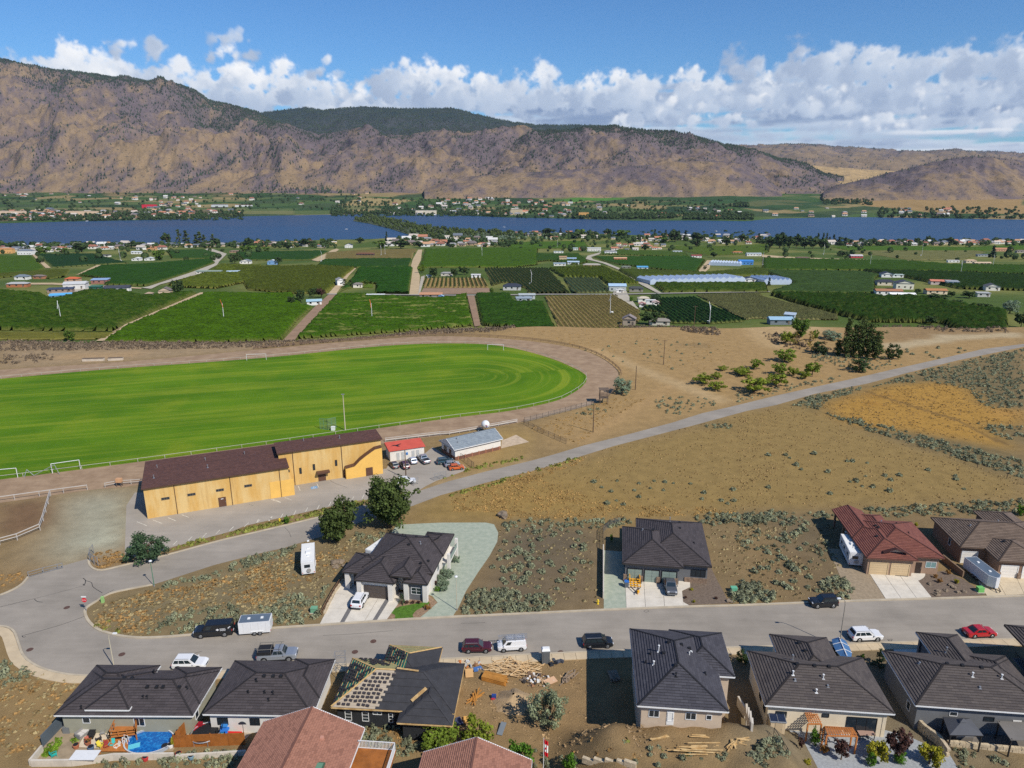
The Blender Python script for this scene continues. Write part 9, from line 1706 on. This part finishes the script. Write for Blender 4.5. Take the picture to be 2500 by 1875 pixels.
HL=[('white cottage with a slate hipped roof at the far left','A1',175,562,17,11,3.4,4,(112,124,136),(226,224,220),'hip',2.6,'house'),('low brown roofed house beside the slate cottage','A1',318,555,15,9,3,-6,(128,116,112),(170,120,92),'hip',1.8,'house'),('long brick house with pale grey roof at the left edge','A1',140,625,24,10,3.2,6,(170,172,174),(170,110,76),'hip',2.,'house'),('house with an orange red hipped roof','A1',600,582,17,11,3.4,2,(198,104,68),(190,156,130),'hip',2.2,'house'),('brick building with a flat pale blue roof','A1',838,595,20,11,4,10,(140,168,204),(158,110,100),'shed',1.,'house'),('large pale grey metal barn of the left farm','A1',628,642,24,18,5,16,(196,198,200),(206,206,206),'gable',2.4,'barn'),('long shed with a navy roof at the left farm','A1',505,672,26,9,3.4,14,(66,76,100),(150,130,120),'shed',.8,'shed'),('low shed under a bright blue roof','A1',512,718,20,9,2.6,26,(96,176,228),(120,150,170),'shed',1.,'shed'),('dark green shed beside the pale metal barn','A1',800,655,13,8,4,4,(60,112,96),(44,92,78),'shed',.6,'shed'),('white farmhouse with a black roof and two gables','A1',985,664,27,10,3.6,12,(66,70,82),(232,230,226),'gable',2.6,'house'),('beige house with grey gables under the big dark tree','A1',1390,700,13,10,5,10,(120,112,110),(206,186,160),'gablef',3.2,'house'),('small tan cottage left of the beige gabled house','A1',1255,705,7,6,2.6,8,(170,150,130),(206,186,160),'hip',1.4,'house'),('left one of two small white gabled houses','A1',1145,402,17,12,3.4,0,(214,216,218),(236,234,232),'gablef',2.2,'house'),('right one of two small white gabled houses','A1',1252,400,17,12,3.4,0,(190,196,200),(236,234,232),'gablef',2.2,'house'),('white house with a pale grey roof above the twin gables','A1',1145,345,23,12,3.6,0,(198,204,208),(228,228,228),'gable',2,'house'),('tan bungalow left of the round green trees','A1',1275,314,26,12,3.2,0,(190,140,96),(220,180,130),'hip',2,'house'),('big white two storey house with a slate roof at the left','A1',208,352,34,16,8,2,(120,128,140),(226,226,228),'hip',3.5,'house'),('orange tan apartment block at the far left','A1',40,340,36,14,9,6,(186,136,96),(224,172,112),'hip',3,'building'),('white shed with a black roof below the striped vineyard','A1',885,370,18,10,3,-8,(86,84,84),(228,224,216),'gable',1.6,'shed'),('long low shed with a grey green roof','A1',1760,514,38,9,3,2,(134,150,140),(214,214,206),'gable',1.6,'shed'),('pale blue roofed shed right of the long low shed','A1',1965,512,19,8,2.6,12,(182,204,220),(190,196,200),'shed',.8,'shed'),('white house with a grey roof beside the dark round tree','A1',2068,428,20,12,4,4,(128,134,142),(232,230,226),'gablef',3,'house'),('low brown bungalow below the lakeside trees','A1',1985,334,30,11,3,0,(140,120,108),(170,140,118),'hip',1.6,'house'),('white and blue gabled house at the dark orchard corner','A2',155,434,18,12,4.4,8,(206,216,226),(120,160,206),'gablef',3,'house'),('white house with a pale blue metal roof on the brown lane','A2',510,776,14,10,2.9,14,(158,190,206),(232,232,230),'gable',1.6,'house'),('tall narrow white house among the cedars','A2',735,612,9,12,6,24,(150,150,152),(232,232,232),'gablef',2.2,'house'),('small white house with a grey hipped roof by the lawn','A2',875,628,11,9,3,8,(128,122,116),(226,220,208),'hip',2,'house'),('row of white container sheds by the farm road','A2',1025,712,19,4,2.4,0,(226,230,232),(196,214,226),'flat',0,'shed'),('long building with a terracotta roof and cluttered yard','A2',1490,714,24,8,2.8,0,(196,146,112),(150,140,140),'shed',1.,'house'),('tiny blue gabled shed at the end of the terracotta roof','A2',1578,724,5,4,2.2,0,(140,180,216),(120,160,206),'gablef',1.2,'shed'),('grey roofed house hidden between dark trees','A2',1625,530,17,9,3,0,(150,150,150),(206,200,190),'hip',1.8,'house'),('small white shed left of the dark trees','A2',1477,545,7,5,2.4,0,(200,210,216),(230,230,230),'shed',.5,'shed'),('white box shed behind the striped vineyard','A2',1872,546,13,8,3.4,0,(226,226,228),(236,236,238),'flat',0,'shed'),('long dark brown house in the tan field','A2',935,360,42,12,3.6,-2,(118,84,66),(92,76,72),'hip',2.4,'house'),('white two storey house with a navy roof','A2',798,294,22,13,7,4,(70,76,104),(232,230,228),'gablef',4,'house'),('cream house with a pale roof left of the navy roof','A2',660,258,28,13,4,4,(214,208,196),(226,200,140),'gable',2,'house'),('modern house with a dark navy roof and white garage','A2',2175,650,21,12,3.6,-4,(54,60,76),(200,200,202),'hip',3,'house'),('upper one of two grey metal sheds','A3',162,724,17,9,3.2,2,(168,176,180),(190,196,200),'gable',1.4,'shed'),('lower one of two grey metal sheds','A3',138,748,16,7,2.8,4,(146,160,172),(176,184,190),'shed',.8,'shed'),('pale blue metal workshop beside the diagonal road','A3',925,660,20,16,5,-4,(168,196,222),(180,188,190),'gable',2.2,'shed'),('white entrance hut of the pale blue workshop','A3',945,674,8,4,3,-4,(232,232,232),(236,236,236),'flat',0,'shed'),('dark roofed house right of the pale blue workshop','A3',1082,664,16,9,3,-6,(72,76,76),(150,146,138),'hip',2.2,'house'),('grey two storey house at the top of the sandy bank','A3',1020,948,10,8,4.2,-12,(140,130,130),(172,158,142),'gablef',3,'house'),('low house with a grey hipped roof by the big dark tree','A3',1280,945,16,8,2.4,-4,(142,136,128),(196,190,180),'hip',2,'house'),('white farmhouse with a tan hipped roof by the dark vineyard','A3',1145,752,11,8,3,-4,(196,186,168),(236,232,224),'hip',1.8,'house'),('white motorhome shaped shed by the dark vineyard','A3',1205,768,9,4,3,-4,(226,226,228),(234,234,236),'flat',0,'shed'),('small shed with a red trimmed roof by the dark vineyard','A3',1135,792,6,5,2.4,-4,(206,150,140),(226,224,226),'gablef',1.4,'shed'),('little white shed at the corner of the dark vineyard','A3',1248,778,6,5,2.4,-4,(220,190,180),(232,230,226),'gablef',1.4,'shed'),('tan two storey house above the blue roofed sheds','A3',465,404,15,10,6,0,(170,140,110),(206,186,150),'gable',2.4,'house'),('white house with a pale blue roof right of the tan one','A3',538,402,19,9,3.4,0,(150,176,206),(214,220,226),'gable',1.8,'house'),('pale blue roofed shed below the tan house','A3',552,432,22,11,3.2,-4,(170,192,214),(206,214,220),'gable',1.8,'shed'),('white shed with a long grey roof left of the blue roofs','A3',438,444,22,8,3,0,(156,172,188),(230,228,224),'gable',1.4,'shed'),('wide tan house with a grey roof at the diagonal road','A3',708,462,30,12,4,-4,(170,164,156),(222,190,130),'hip',2.2,'house'),('long white flat roofed packing house','A3',728,322,36,16,7,-2,(214,216,214),(228,226,222),'flat',0,'building'),('white and grey house right of the packing house','A3',868,345,30,12,5,0,(150,150,154),(226,226,228),'hip',2,'house'),('terracotta walled house with white wing','A3',950,402,26,12,4,0,(214,170,136),(206,110,84),'gable',1.6,'house'),('shed with a bright blue roof in the olive orchard','A3',1138,478,18,8,3.4,0,(90,164,214),(196,206,214),'shed',1.2,'shed'),('low grey hut left of the bright blue shed','A3',1000,466,16,7,2,0,(130,136,128),(140,140,130),'hip',1.2,'shed'),('white house with a navy roof at the glasshouse end','A3',2042,586,16,9,4,-4,(62,72,96),(232,232,234),'gablef',2.2,'house'),('bright blue tarpaulin store beside the far glasshouse','A3',2010,436,26,14,5,-6,(64,130,206),(80,140,206),'gable',2.6,'shed'),('red and white house at the end of the tan lane','A3',1592,378,22,9,4,0,(150,60,66),(224,220,220),'gable',1.6,'house'),('brown roofed house on the tan lane','A3',1940,345,24,10,3.4,0,(176,116,74),(200,180,150),'hip',2,'house'),('white and grey sheds at the right end of the tan lane','A3',2078,362,34,12,4,0,(170,180,186),(228,228,228),'gable',2,'shed'),('white mobile home by the far green strip','A3',1432,334,23,6,3,0,(206,222,234),(228,230,234),'flat',0,'house'),('white mobile home at the green field left of the lane','A3',428,337,24,6,3,0,(214,224,230),(228,228,228),'flat',0,'house'),('grey and white barn above the winding lane','A3',560,312,20,9,3.6,0,(170,186,190),(222,222,220),'gable',1.8,'barn'),('red barn beside the packing house','A3',620,312,12,9,3.4,0,(170,90,80),(186,110,96),'gable',1.8,'barn'),('barn with a pale blue metal roof below the pale vineyard','A4',165,940,18,9,3,-2,(148,182,206),(120,130,140),'gable',2.,'barn'),('tall grey blue shed behind the pale blue barn','A4',228,905,8,6,4,-30,(170,186,204),(176,190,206),'shed',1,'shed'),('white house with a black roof, uppermost of the right farm','A4',1060,542,17,11,4,-8,(56,62,78),(232,232,232),'gablef',2.6,'house'),('white sheds beside the uppermost black roof','A4',1150,543,15,7,3,-6,(190,206,200),(232,234,234),'flat',0,'shed'),('house with a wide black roof and white garage','A4',1050,610,22,11,3.6,-8,(58,62,74),(214,204,184),'hip',2.4,'house'),('white two storey house with dark roof in the right farm','A4',1205,642,20,12,6,-10,(74,76,92),(224,220,206),'gablef',3,'house'),('long white building with a brown roof','A4',1075,694,28,10,3.8,-6,(164,116,88),(234,232,230),'gable',2,'building'),('white arched polytunnel before the brown roof','A4',1190,712,26,7,2.6,-6,(236,236,236),(236,236,236),'gable',1.6,'shed'),('house with an orange brown roof at the right','A4',1478,684,22,10,3.2,-6,(178,124,84),(224,206,180),'gable',1.8,'house'),('terracotta roofed house above the orange brown one','A4',1510,604,24,11,3.4,-14,(204,130,108),(206,190,186),'gable',1.8,'house'),('white box house right of the terracotta roof','A4',1610,614,14,9,4.4,-14,(150,158,166),(232,232,230),'shed',.8,'house'),('white gabled house with a dark roof at the right','A4',1948,654,15,10,4,-14,(92,94,100),(232,228,220),'gablef',3,'house'),('grey shed below the dark roofed gable house','A4',1872,706,13,7,3.2,-8,(170,172,172),(196,196,194),'shed',.6,'shed'),('pink barn with a rounded silver roof','A4',802,378,26,12,3.2,-2,(190,184,186),(190,70,80),'gable',3,'barn'),('dark brown farmhouse on the tan lane','A4',350,394,28,10,3,-2,(110,92,82),(186,170,150),'hip',2,'house'),('tan house left of the long tan shed','A4',1768,420,20,10,3.4,-2,(206,180,150),(214,200,180),'hip',1.8,'house'),('long tan shed at the far right','A4',1866,438,30,9,3,-2,(206,184,156),(206,190,170),'gable',1.6,'shed'),('white sheds left of the tan house','A4',1620,416,22,7,2.8,-4,(230,230,230),(230,230,230),'flat',0,'shed'),('long terracotta packing house at the far right','A4',2045,322,46,14,5,-2,(196,140,110),(196,150,124),'gable',2.4,'building'),('dark sheds beside the tall dark conifers','A4',1875,366,28,9,3,-4,(110,120,130),(170,176,176),'shed',.8,'shed'),('grey house at the far right edge','A4',2190,335,22,10,3.4,-4,(120,112,110),(180,170,160),'hip',2,'house')]
for q in HL:farm(*q[:11],rise=q[11],cat=q[12])
GLS=mat('glasshouse_skin',S(186,200,222),.25,.05,.3,spec=.5);GLS2=mat('glasshouse_ridge',S(226,230,234),.4,.03)
def glasshouse(lb,k,a_,b_,depth,n,h=3.4):
 p,q=Qp(k,*a_,.2),Qp(k,*b_,.2);o=tag(Em('glasshouse',p),lb,'glasshouse');d_=q-p;d_.z=0;L=d_.length;e=d_.normalized();nn=Vc((-e.y,e.x,0));w=L/n;dz=-SLOPE*depth*nn.y
 for i in range(n):
  b0=e*(i*w);b1=e*((i+1)*w);md=(b0+b1)/2;m=MB();up=Vc((0,0,1));bk=nn*depth+Vc((0,0,dz))
  m.face([b0+up*h,b0+bk+up*h,md+bk+up*(h+1.9),md+up*(h+1.9)]);m.face([md+up*(h+1.9),md+bk+up*(h+1.9),b1+bk+up*h,b1+up*h]);m.face([b0-up,b1-up,b1+up*h,md+up*(h+1.9),b0+up*h]);
  if i==0:m.face([b0-up,b0+up*h,b0+bk+up*h,b0+bk-up])
  if i==n-1:m.face([b1-up,b1+bk-up,b1+bk+up*h,b1+up*h])
  s_=m.build('span',GLS,o,fix=False);Br9('ridge_bar',GLS2,s_,md+up*(h+1.92),md+bk+up*(h+1.92),.25,.15)
 return o
glasshouse('long glasshouse with fifteen pale blue ridges','A3',(1200,602),(2000,590),40,15);glasshouse('second glasshouse right of the long one','A4',(20,602),(250,602),45,6,3.6);glasshouse('smaller glasshouse on the far tan lane','A3',(1695,440),(1960,446),34,11,3.6)
def wind_machine(lb,k,x,y,h=10.5,col=None,stub=False):
 o=tag(Em('wind_machine',Qp(k,x,y),ru(0,3)),lb,'wind machine','orchard wind machines');Tb9('pole',Mw,o,[(0,0,0),(0,0,h)],[.2,.12],8);Bx9('gearbox',Mt,o,(0,0,h),(.4,.7,.3));bc=mat('blade_orange',S(206,96,48),.5,0)if col=='o' else Mw
 for s in(-1,1):Br9('blade',bc,o,(0,.5,h),(s*.9,.6,h+s*2.4),.26,.08)
 Bx9('engine_box',Wh,o,(1.4,0,.9),(1.6,1.,1.5));return o
for a in(('brown poled wind machine in the left orchard','A1',515,900,9.5),('orange bladed wind machine in the bright left orchard','A1',1890,895,10,'o'),('orange bladed wind machine in the middle orchard','A2',997,895,10,'o'),('wind machine at the tan dirt lane corner','A2',573,410,14),('left wind machine in the tan field','A2',1075,360,16),('right wind machine in the tan field','A2',1107,350,16),('wind machine in the banded orchard','A2',1925,372,14),('wind machine in the diagonal vineyard','A3',198,604,12),('wind machine in the tan vineyard','A3',862,852,11),('wind machine at the right of the dark vineyard','A3',1700,935,11),('wind machine in the far green field','A3',418,290,16),('wind machine in the pale shore vineyard','A4',1348,362,20),('wind machine at the far right orchard','A4',1948,452,14),('wind machine in the dark orchard belt','A4',1676,522,14),('wind machine in the green right orchard','A4',912,450,14),('wind machine by the dark lakeside grove','A4',522,350,16),('wind machine above the glasshouse store','A3',2148,444,16),('wind machine near the left shore','A1',1018,408,16)):wind_machine(*a)
def vt(kd,k,x,y,hz,wz,lab,grp=None):return zt(kd,k,x,y,hz,wz,lab,grp)
for a in(('dark','A1',1505,690,140,110,'big dark tree behind the beige gabled house'),('round','A1',585,1078,95,95,'round green tree standing alone below the left orchard'),('dark','A2',395,755,120,85,'dark green tree left of the pale blue roof'),('dark','A2',320,775,80,75,'smaller dark tree at the far left of the pale blue roof'),('purple','A2',568,712,85,95,'dark purple tree behind the pale blue roof'),('dark','A2',500,710,90,70,'dark tree behind the pale blue roof'),('dark','A2',205,432,66,72,'dark tree beside the blue gabled house'),('fo','A2',768,630,75,40,'left dark cedar beside the tall white house'),('fo','A2',820,628,66,44,'right dark cedar beside the tall white house'),('round','A2',945,605,48,50,'small tree behind the grey hipped house'),('dark','A2',1518,545,95,85,'left dark tree before the hidden house'),('dark','A2',1692,535,75,65,'dark tree right of the hidden house'),('light','A2',1418,505,62,70,'light green tree at the top of the dirt lane'),('dark','A2',1775,520,70,80,'dark tree left of the white box shed'),('round','A2',2005,682,55,45,'round bush at the dark navy house drive'),('dark','A3',1190,935,120,150,'big spreading dark tree by the low grey house'),('darkbush','A3',1290,930,90,95,'grey dark tree right of the spreading one'),('juniper','A3',1240,745,78,80,'dark juniper by the farm road junction'),('bright','A3',1038,748,50,40,'left round bush beside the white farmhouse'),('bright','A3',1115,745,46,50,'right round bush beside the white farmhouse'),('darkbush','A3',1660,478,40,34,'round bush at the glasshouse yard'),('dark','A1',1982,428,95,85,'round dark tree by the white grey roofed house'),('round','A1',1350,395,90,130,'wide round tree right of the twin gables'),('dark','A4',1480,745,70,170,'wide dark hedge tree below the orange brown roof'),('dark','A4',1640,775,50,85,'dark hedge bush right of the wide one'),('dark','A4',1815,800,45,95,'low dark hedge bush at the right'),('dark','A4',1905,815,55,60,'small dark hedge bush at the far right'),('silver','A4',2090,845,130,145,'large grey green tree at the right edge'),('dark','A4',2185,960,130,100,'dark tree at the right edge by the lane'),('dark','A4',1750,715,62,120,'dark tree between the orange and white houses'),('dark','A4',1600,705,50,70,'dark tree right of the orange brown roof'),('fp','A4',1945,375,100,62,'pair of tall dark conifers at the right'),('dark','A4',1310,680,45,60,'dark tree right of the two storey house'),('fp','A4',60,612,70,40,'conifer before the second glasshouse'),('dark','A4',680,365,46,90,'dark tree left of the pink barn'),('fr','A4',1640,405,32,52,'small dark tree behind the white sheds')):vt(*a)
for kd,k,x,y,hz,wz,lab in(('fr','A1',1412,268,105,90,'broad dark tree at the left of the lakeside poplars'),('fo','A1',1512,258,120,44,'tallest poplar on the left shore'),('fo','A1',1572,258,110,60,'poplar right of the tallest one'),('fo','A1',1655,272,90,50,'left poplar of the second lakeside pair'),('fo','A1',1690,275,118,60,'middle poplar of the second lakeside pair'),('fo','A1',1725,268,85,40,'right poplar of the second lakeside pair'),('fo','A1',1800,255,78,44,'slim tree left of the rounded reddish tree'),('fr','A1',1842,285,76,80,'rounded dark tree at the winding road'),('fr','A1',2100,282,80,90,'dark tree above the brown bungalow'),('fm','A1',2100,330,60,140,'wide olive tree beside the brown bungalow'),('fr','A1',690,330,85,140,'wide dark tree above the striped vineyard'),('fr','A1',780,285,40,70,'dark tree on the left shore'),('fm','A1',380,345,62,130,'wide olive tree left of the striped vineyard'),('fr','A1',120,310,62,110,'dark tree behind the tan apartments'),('fr','A1',280,288,50,60,'dark round tree at the left shore'),('fr','A1',1170,300,60,150,'wide dark trees left of the tan bungalow'),('fm','A1',520,335,44,90,'olive tree above the striped vineyard'),('fr','A2',892,255,52,84,'round dark tree beside the navy roof'),('fp','A2',1120,245,90,34,'tall thin conifer on the shore'),('fm','A2',1075,298,70,130,'broad olive tree right of the navy roof'),('fr','A2',1240,300,80,170,'wide dark trees before the shore houses'),('fr','A2',440,280,70,130,'dark trees on the left of the cream house'),('fm','A2',585,262,54,44,'light green tree beside the cream house'),('fr','A2',290,310,70,90,'dark tree near the left shore cottages'),('fm','A2',100,328,48,70,'olive tree at the green field edge'),('fr','A2',1400,292,60,80,'dark tree at the top of the dirt lane'),('fr','A2',1660,275,70,90,'dark tree among the shore roofs'),('fr','A2',2150,285,34,90,'dark tree right of the shore roofs'),('fr','A3',345,175,52,130,'dark trees on the marshy shore'),('fp','A3',445,178,52,36,'conifer on the marshy shore'),('fr','A3',345,218,50,80,'dark clump behind the marshy shore'),('fr','A3',560,215,66,120,'dark clump left of the white lake house'),('fr','A3',680,218,80,60,'dark tree beside the white lake house'),('fm','A3',600,190,60,90,'green tree behind the white lake house'),('fr','A3',845,195,66,84,'dark round tree on the middle shore'),('fm','A3',960,195,56,130,'wide green trees on the middle shore'),('fr','A3',1410,245,110,120,'big dark tree on the middle shore'),('fp','A3',1495,230,85,50,'dark conifer right of the big tree'),('fr','A3',1610,240,80,140,'brown green wide tree on the shore'),('fr','A3',1590,290,80,110,'dark tree below the brown green tree'),('fr','A3',1840,285,86,84,'dark round tree above the tan lane'),('fr','A3',1970,242,72,76,'dark tree on the right shore'),('fp','A3',2115,250,78,50,'dark conifer on the right shore'),('fr','A3',1160,320,60,70,'dark tree among the small white houses'),('fm','A3',1310,250,50,120,'dull green trees among the shore houses'),('fp','A3',1240,190,55,36,'conifer on the middle shore'),('fp','A3',1330,200,60,40,'conifer left of the big dark tree'),('fr','A3',1230,215,44,70,'low dark tree on the middle shore'),('fr','A3',2190,250,44,80,'low dark tree at the right shore'),('fr','A3',1740,375,50,70,'dark tree at the tan lane'),('fr','A4',945,258,50,56,'single dark tree on the right shore'),('fr','A4',1305,250,44,60,'round tree at the right shore cottages'),('fr','A4',1398,250,62,54,'taller tree at the right shore cottages'),('fr','A4',1578,262,62,86,'wide tree at the right shore cottages'),('fr','A4',1050,268,34,44,'small tree at the right shore roofs')):vt(kd,k,x,y,hz,wz,lab)
for i,(x,y,hz,wz)in enumerate(((70,290,90,110),(150,295,140,140),(230,298,110,110),(290,290,120,90),(360,298,110,120),(430,300,110,110),(500,300,90,110),(550,298,60,60))):vt('fr','A4',x,y,hz,wz,'dark tree of the dense lakeside grove','trees of the dense lakeside grove')
for i,(x,y,hz,wz)in enumerate(((470,250,82,44),(515,245,78,40),(545,245,76,36),(605,248,68,44),(570,250,50,40),(650,270,70,60),(700,272,66,60),(750,275,52,60))):vt('fp','A4',x,y,hz,wz,'dark conifer right of the lakeside grove','conifers right of the lakeside grove')
roofs=[(176,120,96),(150,150,154),(196,186,176),(120,110,108),(206,206,204),(150,100,84),(104,112,124),(190,150,118)];walls=[(226,222,214),(206,190,166),(232,230,228),(196,170,140),(214,206,200)]
def cottage_mesh(i):
 m=MB();w,d,h=1.,.62,.26;m.box((0,0,h/2-.1),(w,d,h+.2),mi=0);e=.06;a=[(-w/2-e,-d/2-e,h),(w/2+e,-d/2-e,h),(w/2+e,d/2+e,h),(-w/2-e,d/2+e,h)];hp=.22 if i%2 else 0;r0,r1=(-w/2-e+hp,0,h+.2),(w/2+e-hp,0,h+.2)
 m.face([a[0],a[1],r1,r0],1);m.face([a[2],a[3],r0,r1],1);m.face([a[3],a[0],r0],1);m.face([a[1],a[2],r1],1)
 for x in(-.28,.1):m.box((x,-d/2-.004,h*.5),(.16,.012,.11),mi=2)
 return m.mesh('cottage',[Cm(walls[i%5]),Cm(roofs[i]),GLASS])
CM=[cottage_mesh(i)for i in range(8)]
def cottage(p,w,rot,i,lb,group,name='lake_cottage'):
 o=link(name,CM[i%8]);o.location=p;o.scale=(w,w,w*ru(.85,1.25));o.rotation_euler=(0,0,rot);return tag(o,lb,'house',group)
def row(k,x0,x1,y0,y1,n,wz,lb):
 group=lb
 for i in range(n):
  x=x0+(x1-x0)*(i+ru(.1,.9))/n;y=ru(y0,y1);p=Qp(k,x,y,.3);dep=p.y;cottage(p,ru(.75,1.3)*wz/ZO[k][2]*dep/F_PX,ru(-.3,.3),random.randrange(8),lb,group)
row('A1',0,600,275,330,26,50,'small lakeside cottage at the left shore of the near bank');row('A1',600,1380,268,310,26,52,'small lakeside cottage left of the tall poplars');row('A1',1420,2212,270,292,16,50,'small lakeside cottage beside the tall poplars')
row('A2',0,600,250,300,20,44,'small lakeside cottage left of the cream house');row('A2',1130,2050,212,285,40,58,'roof in the lakeside hamlet at the root of the spit');row('A3',60,900,170,222,18,42,'small house on the marshy middle shore');row('A3',1090,2212,195,262,36,46,'small house on the middle shore among trees');row('A3',880,1330,268,315,16,44,'small white house in the orchard hamlet');row('A4',560,2050,250,275,40,48,'small roof along the right near shore');row('A4',1600,2212,240,262,12,48,'small roof at the far right of the near shore')
def Tm(name,lb,P_,hs,leafkey,seed,aspect=1.):
 r=np.random.default_rng(seed);n=34;d=r.normal(size=(n,3));d/=np.linalg.norm(d,axis=1,keepdims=True);C=d*.42*np.array([aspect,aspect,1])+np.array([0,0,.5]);V,Fa=quads(C,d,.34,1,r);m=len(P_)
 me=scatter_mesh(name,V,Fa,P_,hs,rng.uniform(0,6.28,m),LEAF[leafkey],rng.random(m)*.6+.2,None,np.repeat(r.uniform(-.2,.2,n),4));return tag(link(name,me),lb,'trees',kind='stuff')
def On(k,x0,x1,y0,y1,n):
 out=[]
 for i in range(n):p=Qp(k,ru(x0,x1),ru(y0,y1));out.append((p.x,p.y,p.z))
 return np.array(out)
P_=np.concatenate([On('A1',0,2212,266,300,260),On('A2',0,700,245,300,90),On('A2',1130,2212,212,290,170),On('A3',0,2212,172,240,260),On('A4',0,2212,240,280,220),On('A3',0,2212,240,330,70),On('A4',0,2212,280,400,40),On('A1',0,2212,300,420,40)]);Tm('shore_trees','low trees and garden shrubs along the near shore',P_,rng.uniform(4,12,len(P_)),'dark',71,1.1)
P_=On('A2',1550,2212,170,235,120);P2_=On('A3',0,420,165,225,110);P_=np.concatenate([P_,P2_]);Tm('marsh_scrub','grey green scrub on the marshy shore',P_,rng.uniform(3,7,len(P_)),'silver',72,1.5)
sp_=poly_points([(p.x,p.y)for p in SPIT],520);P_=np.column_stack([sp_,np.full(len(sp_),Lz+.8)]);Tm('spit_wood','wood covering the spit in the lake',P_,rng.uniform(5,12,len(P_)),'elm',73)
# -------------- the far bank: town, trees
def Fq(zones,n):
 out=[]
 for i in range(n):k,x0,x1,y0,y1=random.choice(zones);p=Qf(k,ru(x0,x1),ru(y0,y1));out.append((p.x,p.y,p.z))
 return out
def town(zones,n,lb,wmin=12,wmax=26):
 group=lb
 for p in Fq(zones,n):cottage(Vc(p)+Vc((0,0,.3)),ru(wmin,wmax),ru(-.5,.5),random.randrange(8),lb,group,'town_house')
town([('C7',0,300,822,862),('C7',200,640,826,860)],85,'tiny roof in the left lakeside town across the water');town([('C7',600,1050,822,845),('C7',640,880,760,815)],55,'tiny roof in the town below the foothills');town([('C7',1640,2212,790,845),('C7',1900,2212,770,800),('C8',0,260,780,850)],95,'tiny roof in the town across the spit');town([('C8',260,1100,800,858),('C8',1100,1900,815,850)],48,'tiny farmhouse on the right far bank');town([('C7',80,220,702,722)],14,'tiny house of the hillside estate');town([('C7',0,1600,720,800)],34,'tiny farmhouse in the left far fields')
for lab,k,x,y,w,d,h,rc,wc in(('red flat roofed hall in the far left town','C7',640,812,55,30,16,(206,44,66),(214,50,70)),('long beige apartment block at the far left shore','C7',40,842,110,24,16,(206,178,156),(222,196,172)),('beige hotel block on the far left shore','C7',350,842,120,24,16,(200,176,150),(222,194,164)),('cream hotel on the shore across the spit','C7',1840,842,90,24,16,(206,196,180),(222,210,190)),('tan lodge with a pointed roof on the far shore','C8',20,838,50,24,20,(170,156,130),(196,180,150)),('long purple and white warehouse in the far town','C7',1050,806,75,24,9,(150,70,90),(226,226,230)),('blue roofed sports hall in the far town','C7',945,806,70,26,10,(110,130,170),(206,210,214)),('orange tan block at the right far shore','C8',310,850,40,20,18,(196,156,96),(206,160,96))):
 p=Qf(k,x,y,.3);farm(lab,p,0,0,w,d,h,0,rc,wc,'flat',0,'building','town_block',win=False)
P_=np.array(Fq([('C7',0,1050,822,866),('C7',0,1600,715,820),('C7',1430,2212,770,850),('C8',0,1000,780,860),('C8',740,1040,838,862),('C8',260,700,838,858),('C7',0,1050,835,868),('C7',1430,2212,825,850)],3800));Tm('far_trees','dark garden trees of the far bank',P_,rng.uniform(6,14,len(P_)),'dark',74,1.1)
P_=np.array(Fq([('C8',1580,2212,812,858),('C8',1340,1560,765,800),('C8',960,1020,795,806)],700));Tm('far_trees','band of dark trees on the right far shore',P_,rng.uniform(7,15,len(P_)),'dark',75,1.1)
for lab,x,y in(('white motorboat left of the spit',845,560),('white motorboat at the tip of the spit',960,541),('white boat on the right arm of the lake',1230,555),('small white boat near the middle shore',1747,565),('white boat near the left far shore',212,540)):
 p=Qz('S',x,y,Lz);o=tag(Em('motorboat',p,ru(-.4,.4)),lab,'boat','motorboats on the lake');m=MB();m.face([(-4,-1.2,0),(3,-1.,0),(5,0,.3),(3,1.,0),(-4,1.2,0)]);m.face([(-4,-1.5,1.2),(3,-1.3,1.3),(5.6,0,1.6),(3,1.3,1.3),(-4,1.5,1.2)])
 lo=[(-4,-1.2,0),(3,-1.,0),(5,0,.3),(3,1.,0),(-4,1.2,0)];hi=[(-4,-1.5,1.2),(3,-1.3,1.3),(5.6,0,1.6),(3,1.3,1.3),(-4,1.5,1.2)]
 for i in range(5):m.face([lo[i],lo[(i+1)%5],hi[(i+1)%5],hi[i]])
 m.build('hull',Mw,o);Bx9('cabin',Mw,o,(.6,0,1.9),(2.2,2.,1.2),taper=.8);Bx9('windscreen',GLASS,o,(.9,0,2.),(1.8,2.06,.5))
 # -------------- haze: thin even air between camera and mountains
hb=MB();hb.box((0,6600,752),(26000,18800,1696));hz_o=hb.build('haze',None);hz_o.data.materials.clear();hm=bpy.data.materials.new('thin_haze');hm.use_nodes=True;ht=hm.node_tree;ht.nodes.clear();hg_=G(ht);ho=hg_.new('ShaderNodeOutputMaterial');hv=hg_.new('ShaderNodeVolumePrincipled');hv.inputs['Color'].default_value=(.66,.80,1.,1);hv.inputs['Density'].default_value=1.5e-5;hv.inputs['Anisotropy'].default_value=0.;ht.links.new(hv.outputs[0],ho.inputs['Volume']);hz_o.data.materials.append(hm);hm.cycles.homogeneous_volume=True
tag(hz_o,'thin blue haze over the valley','haze',kind='stuff')
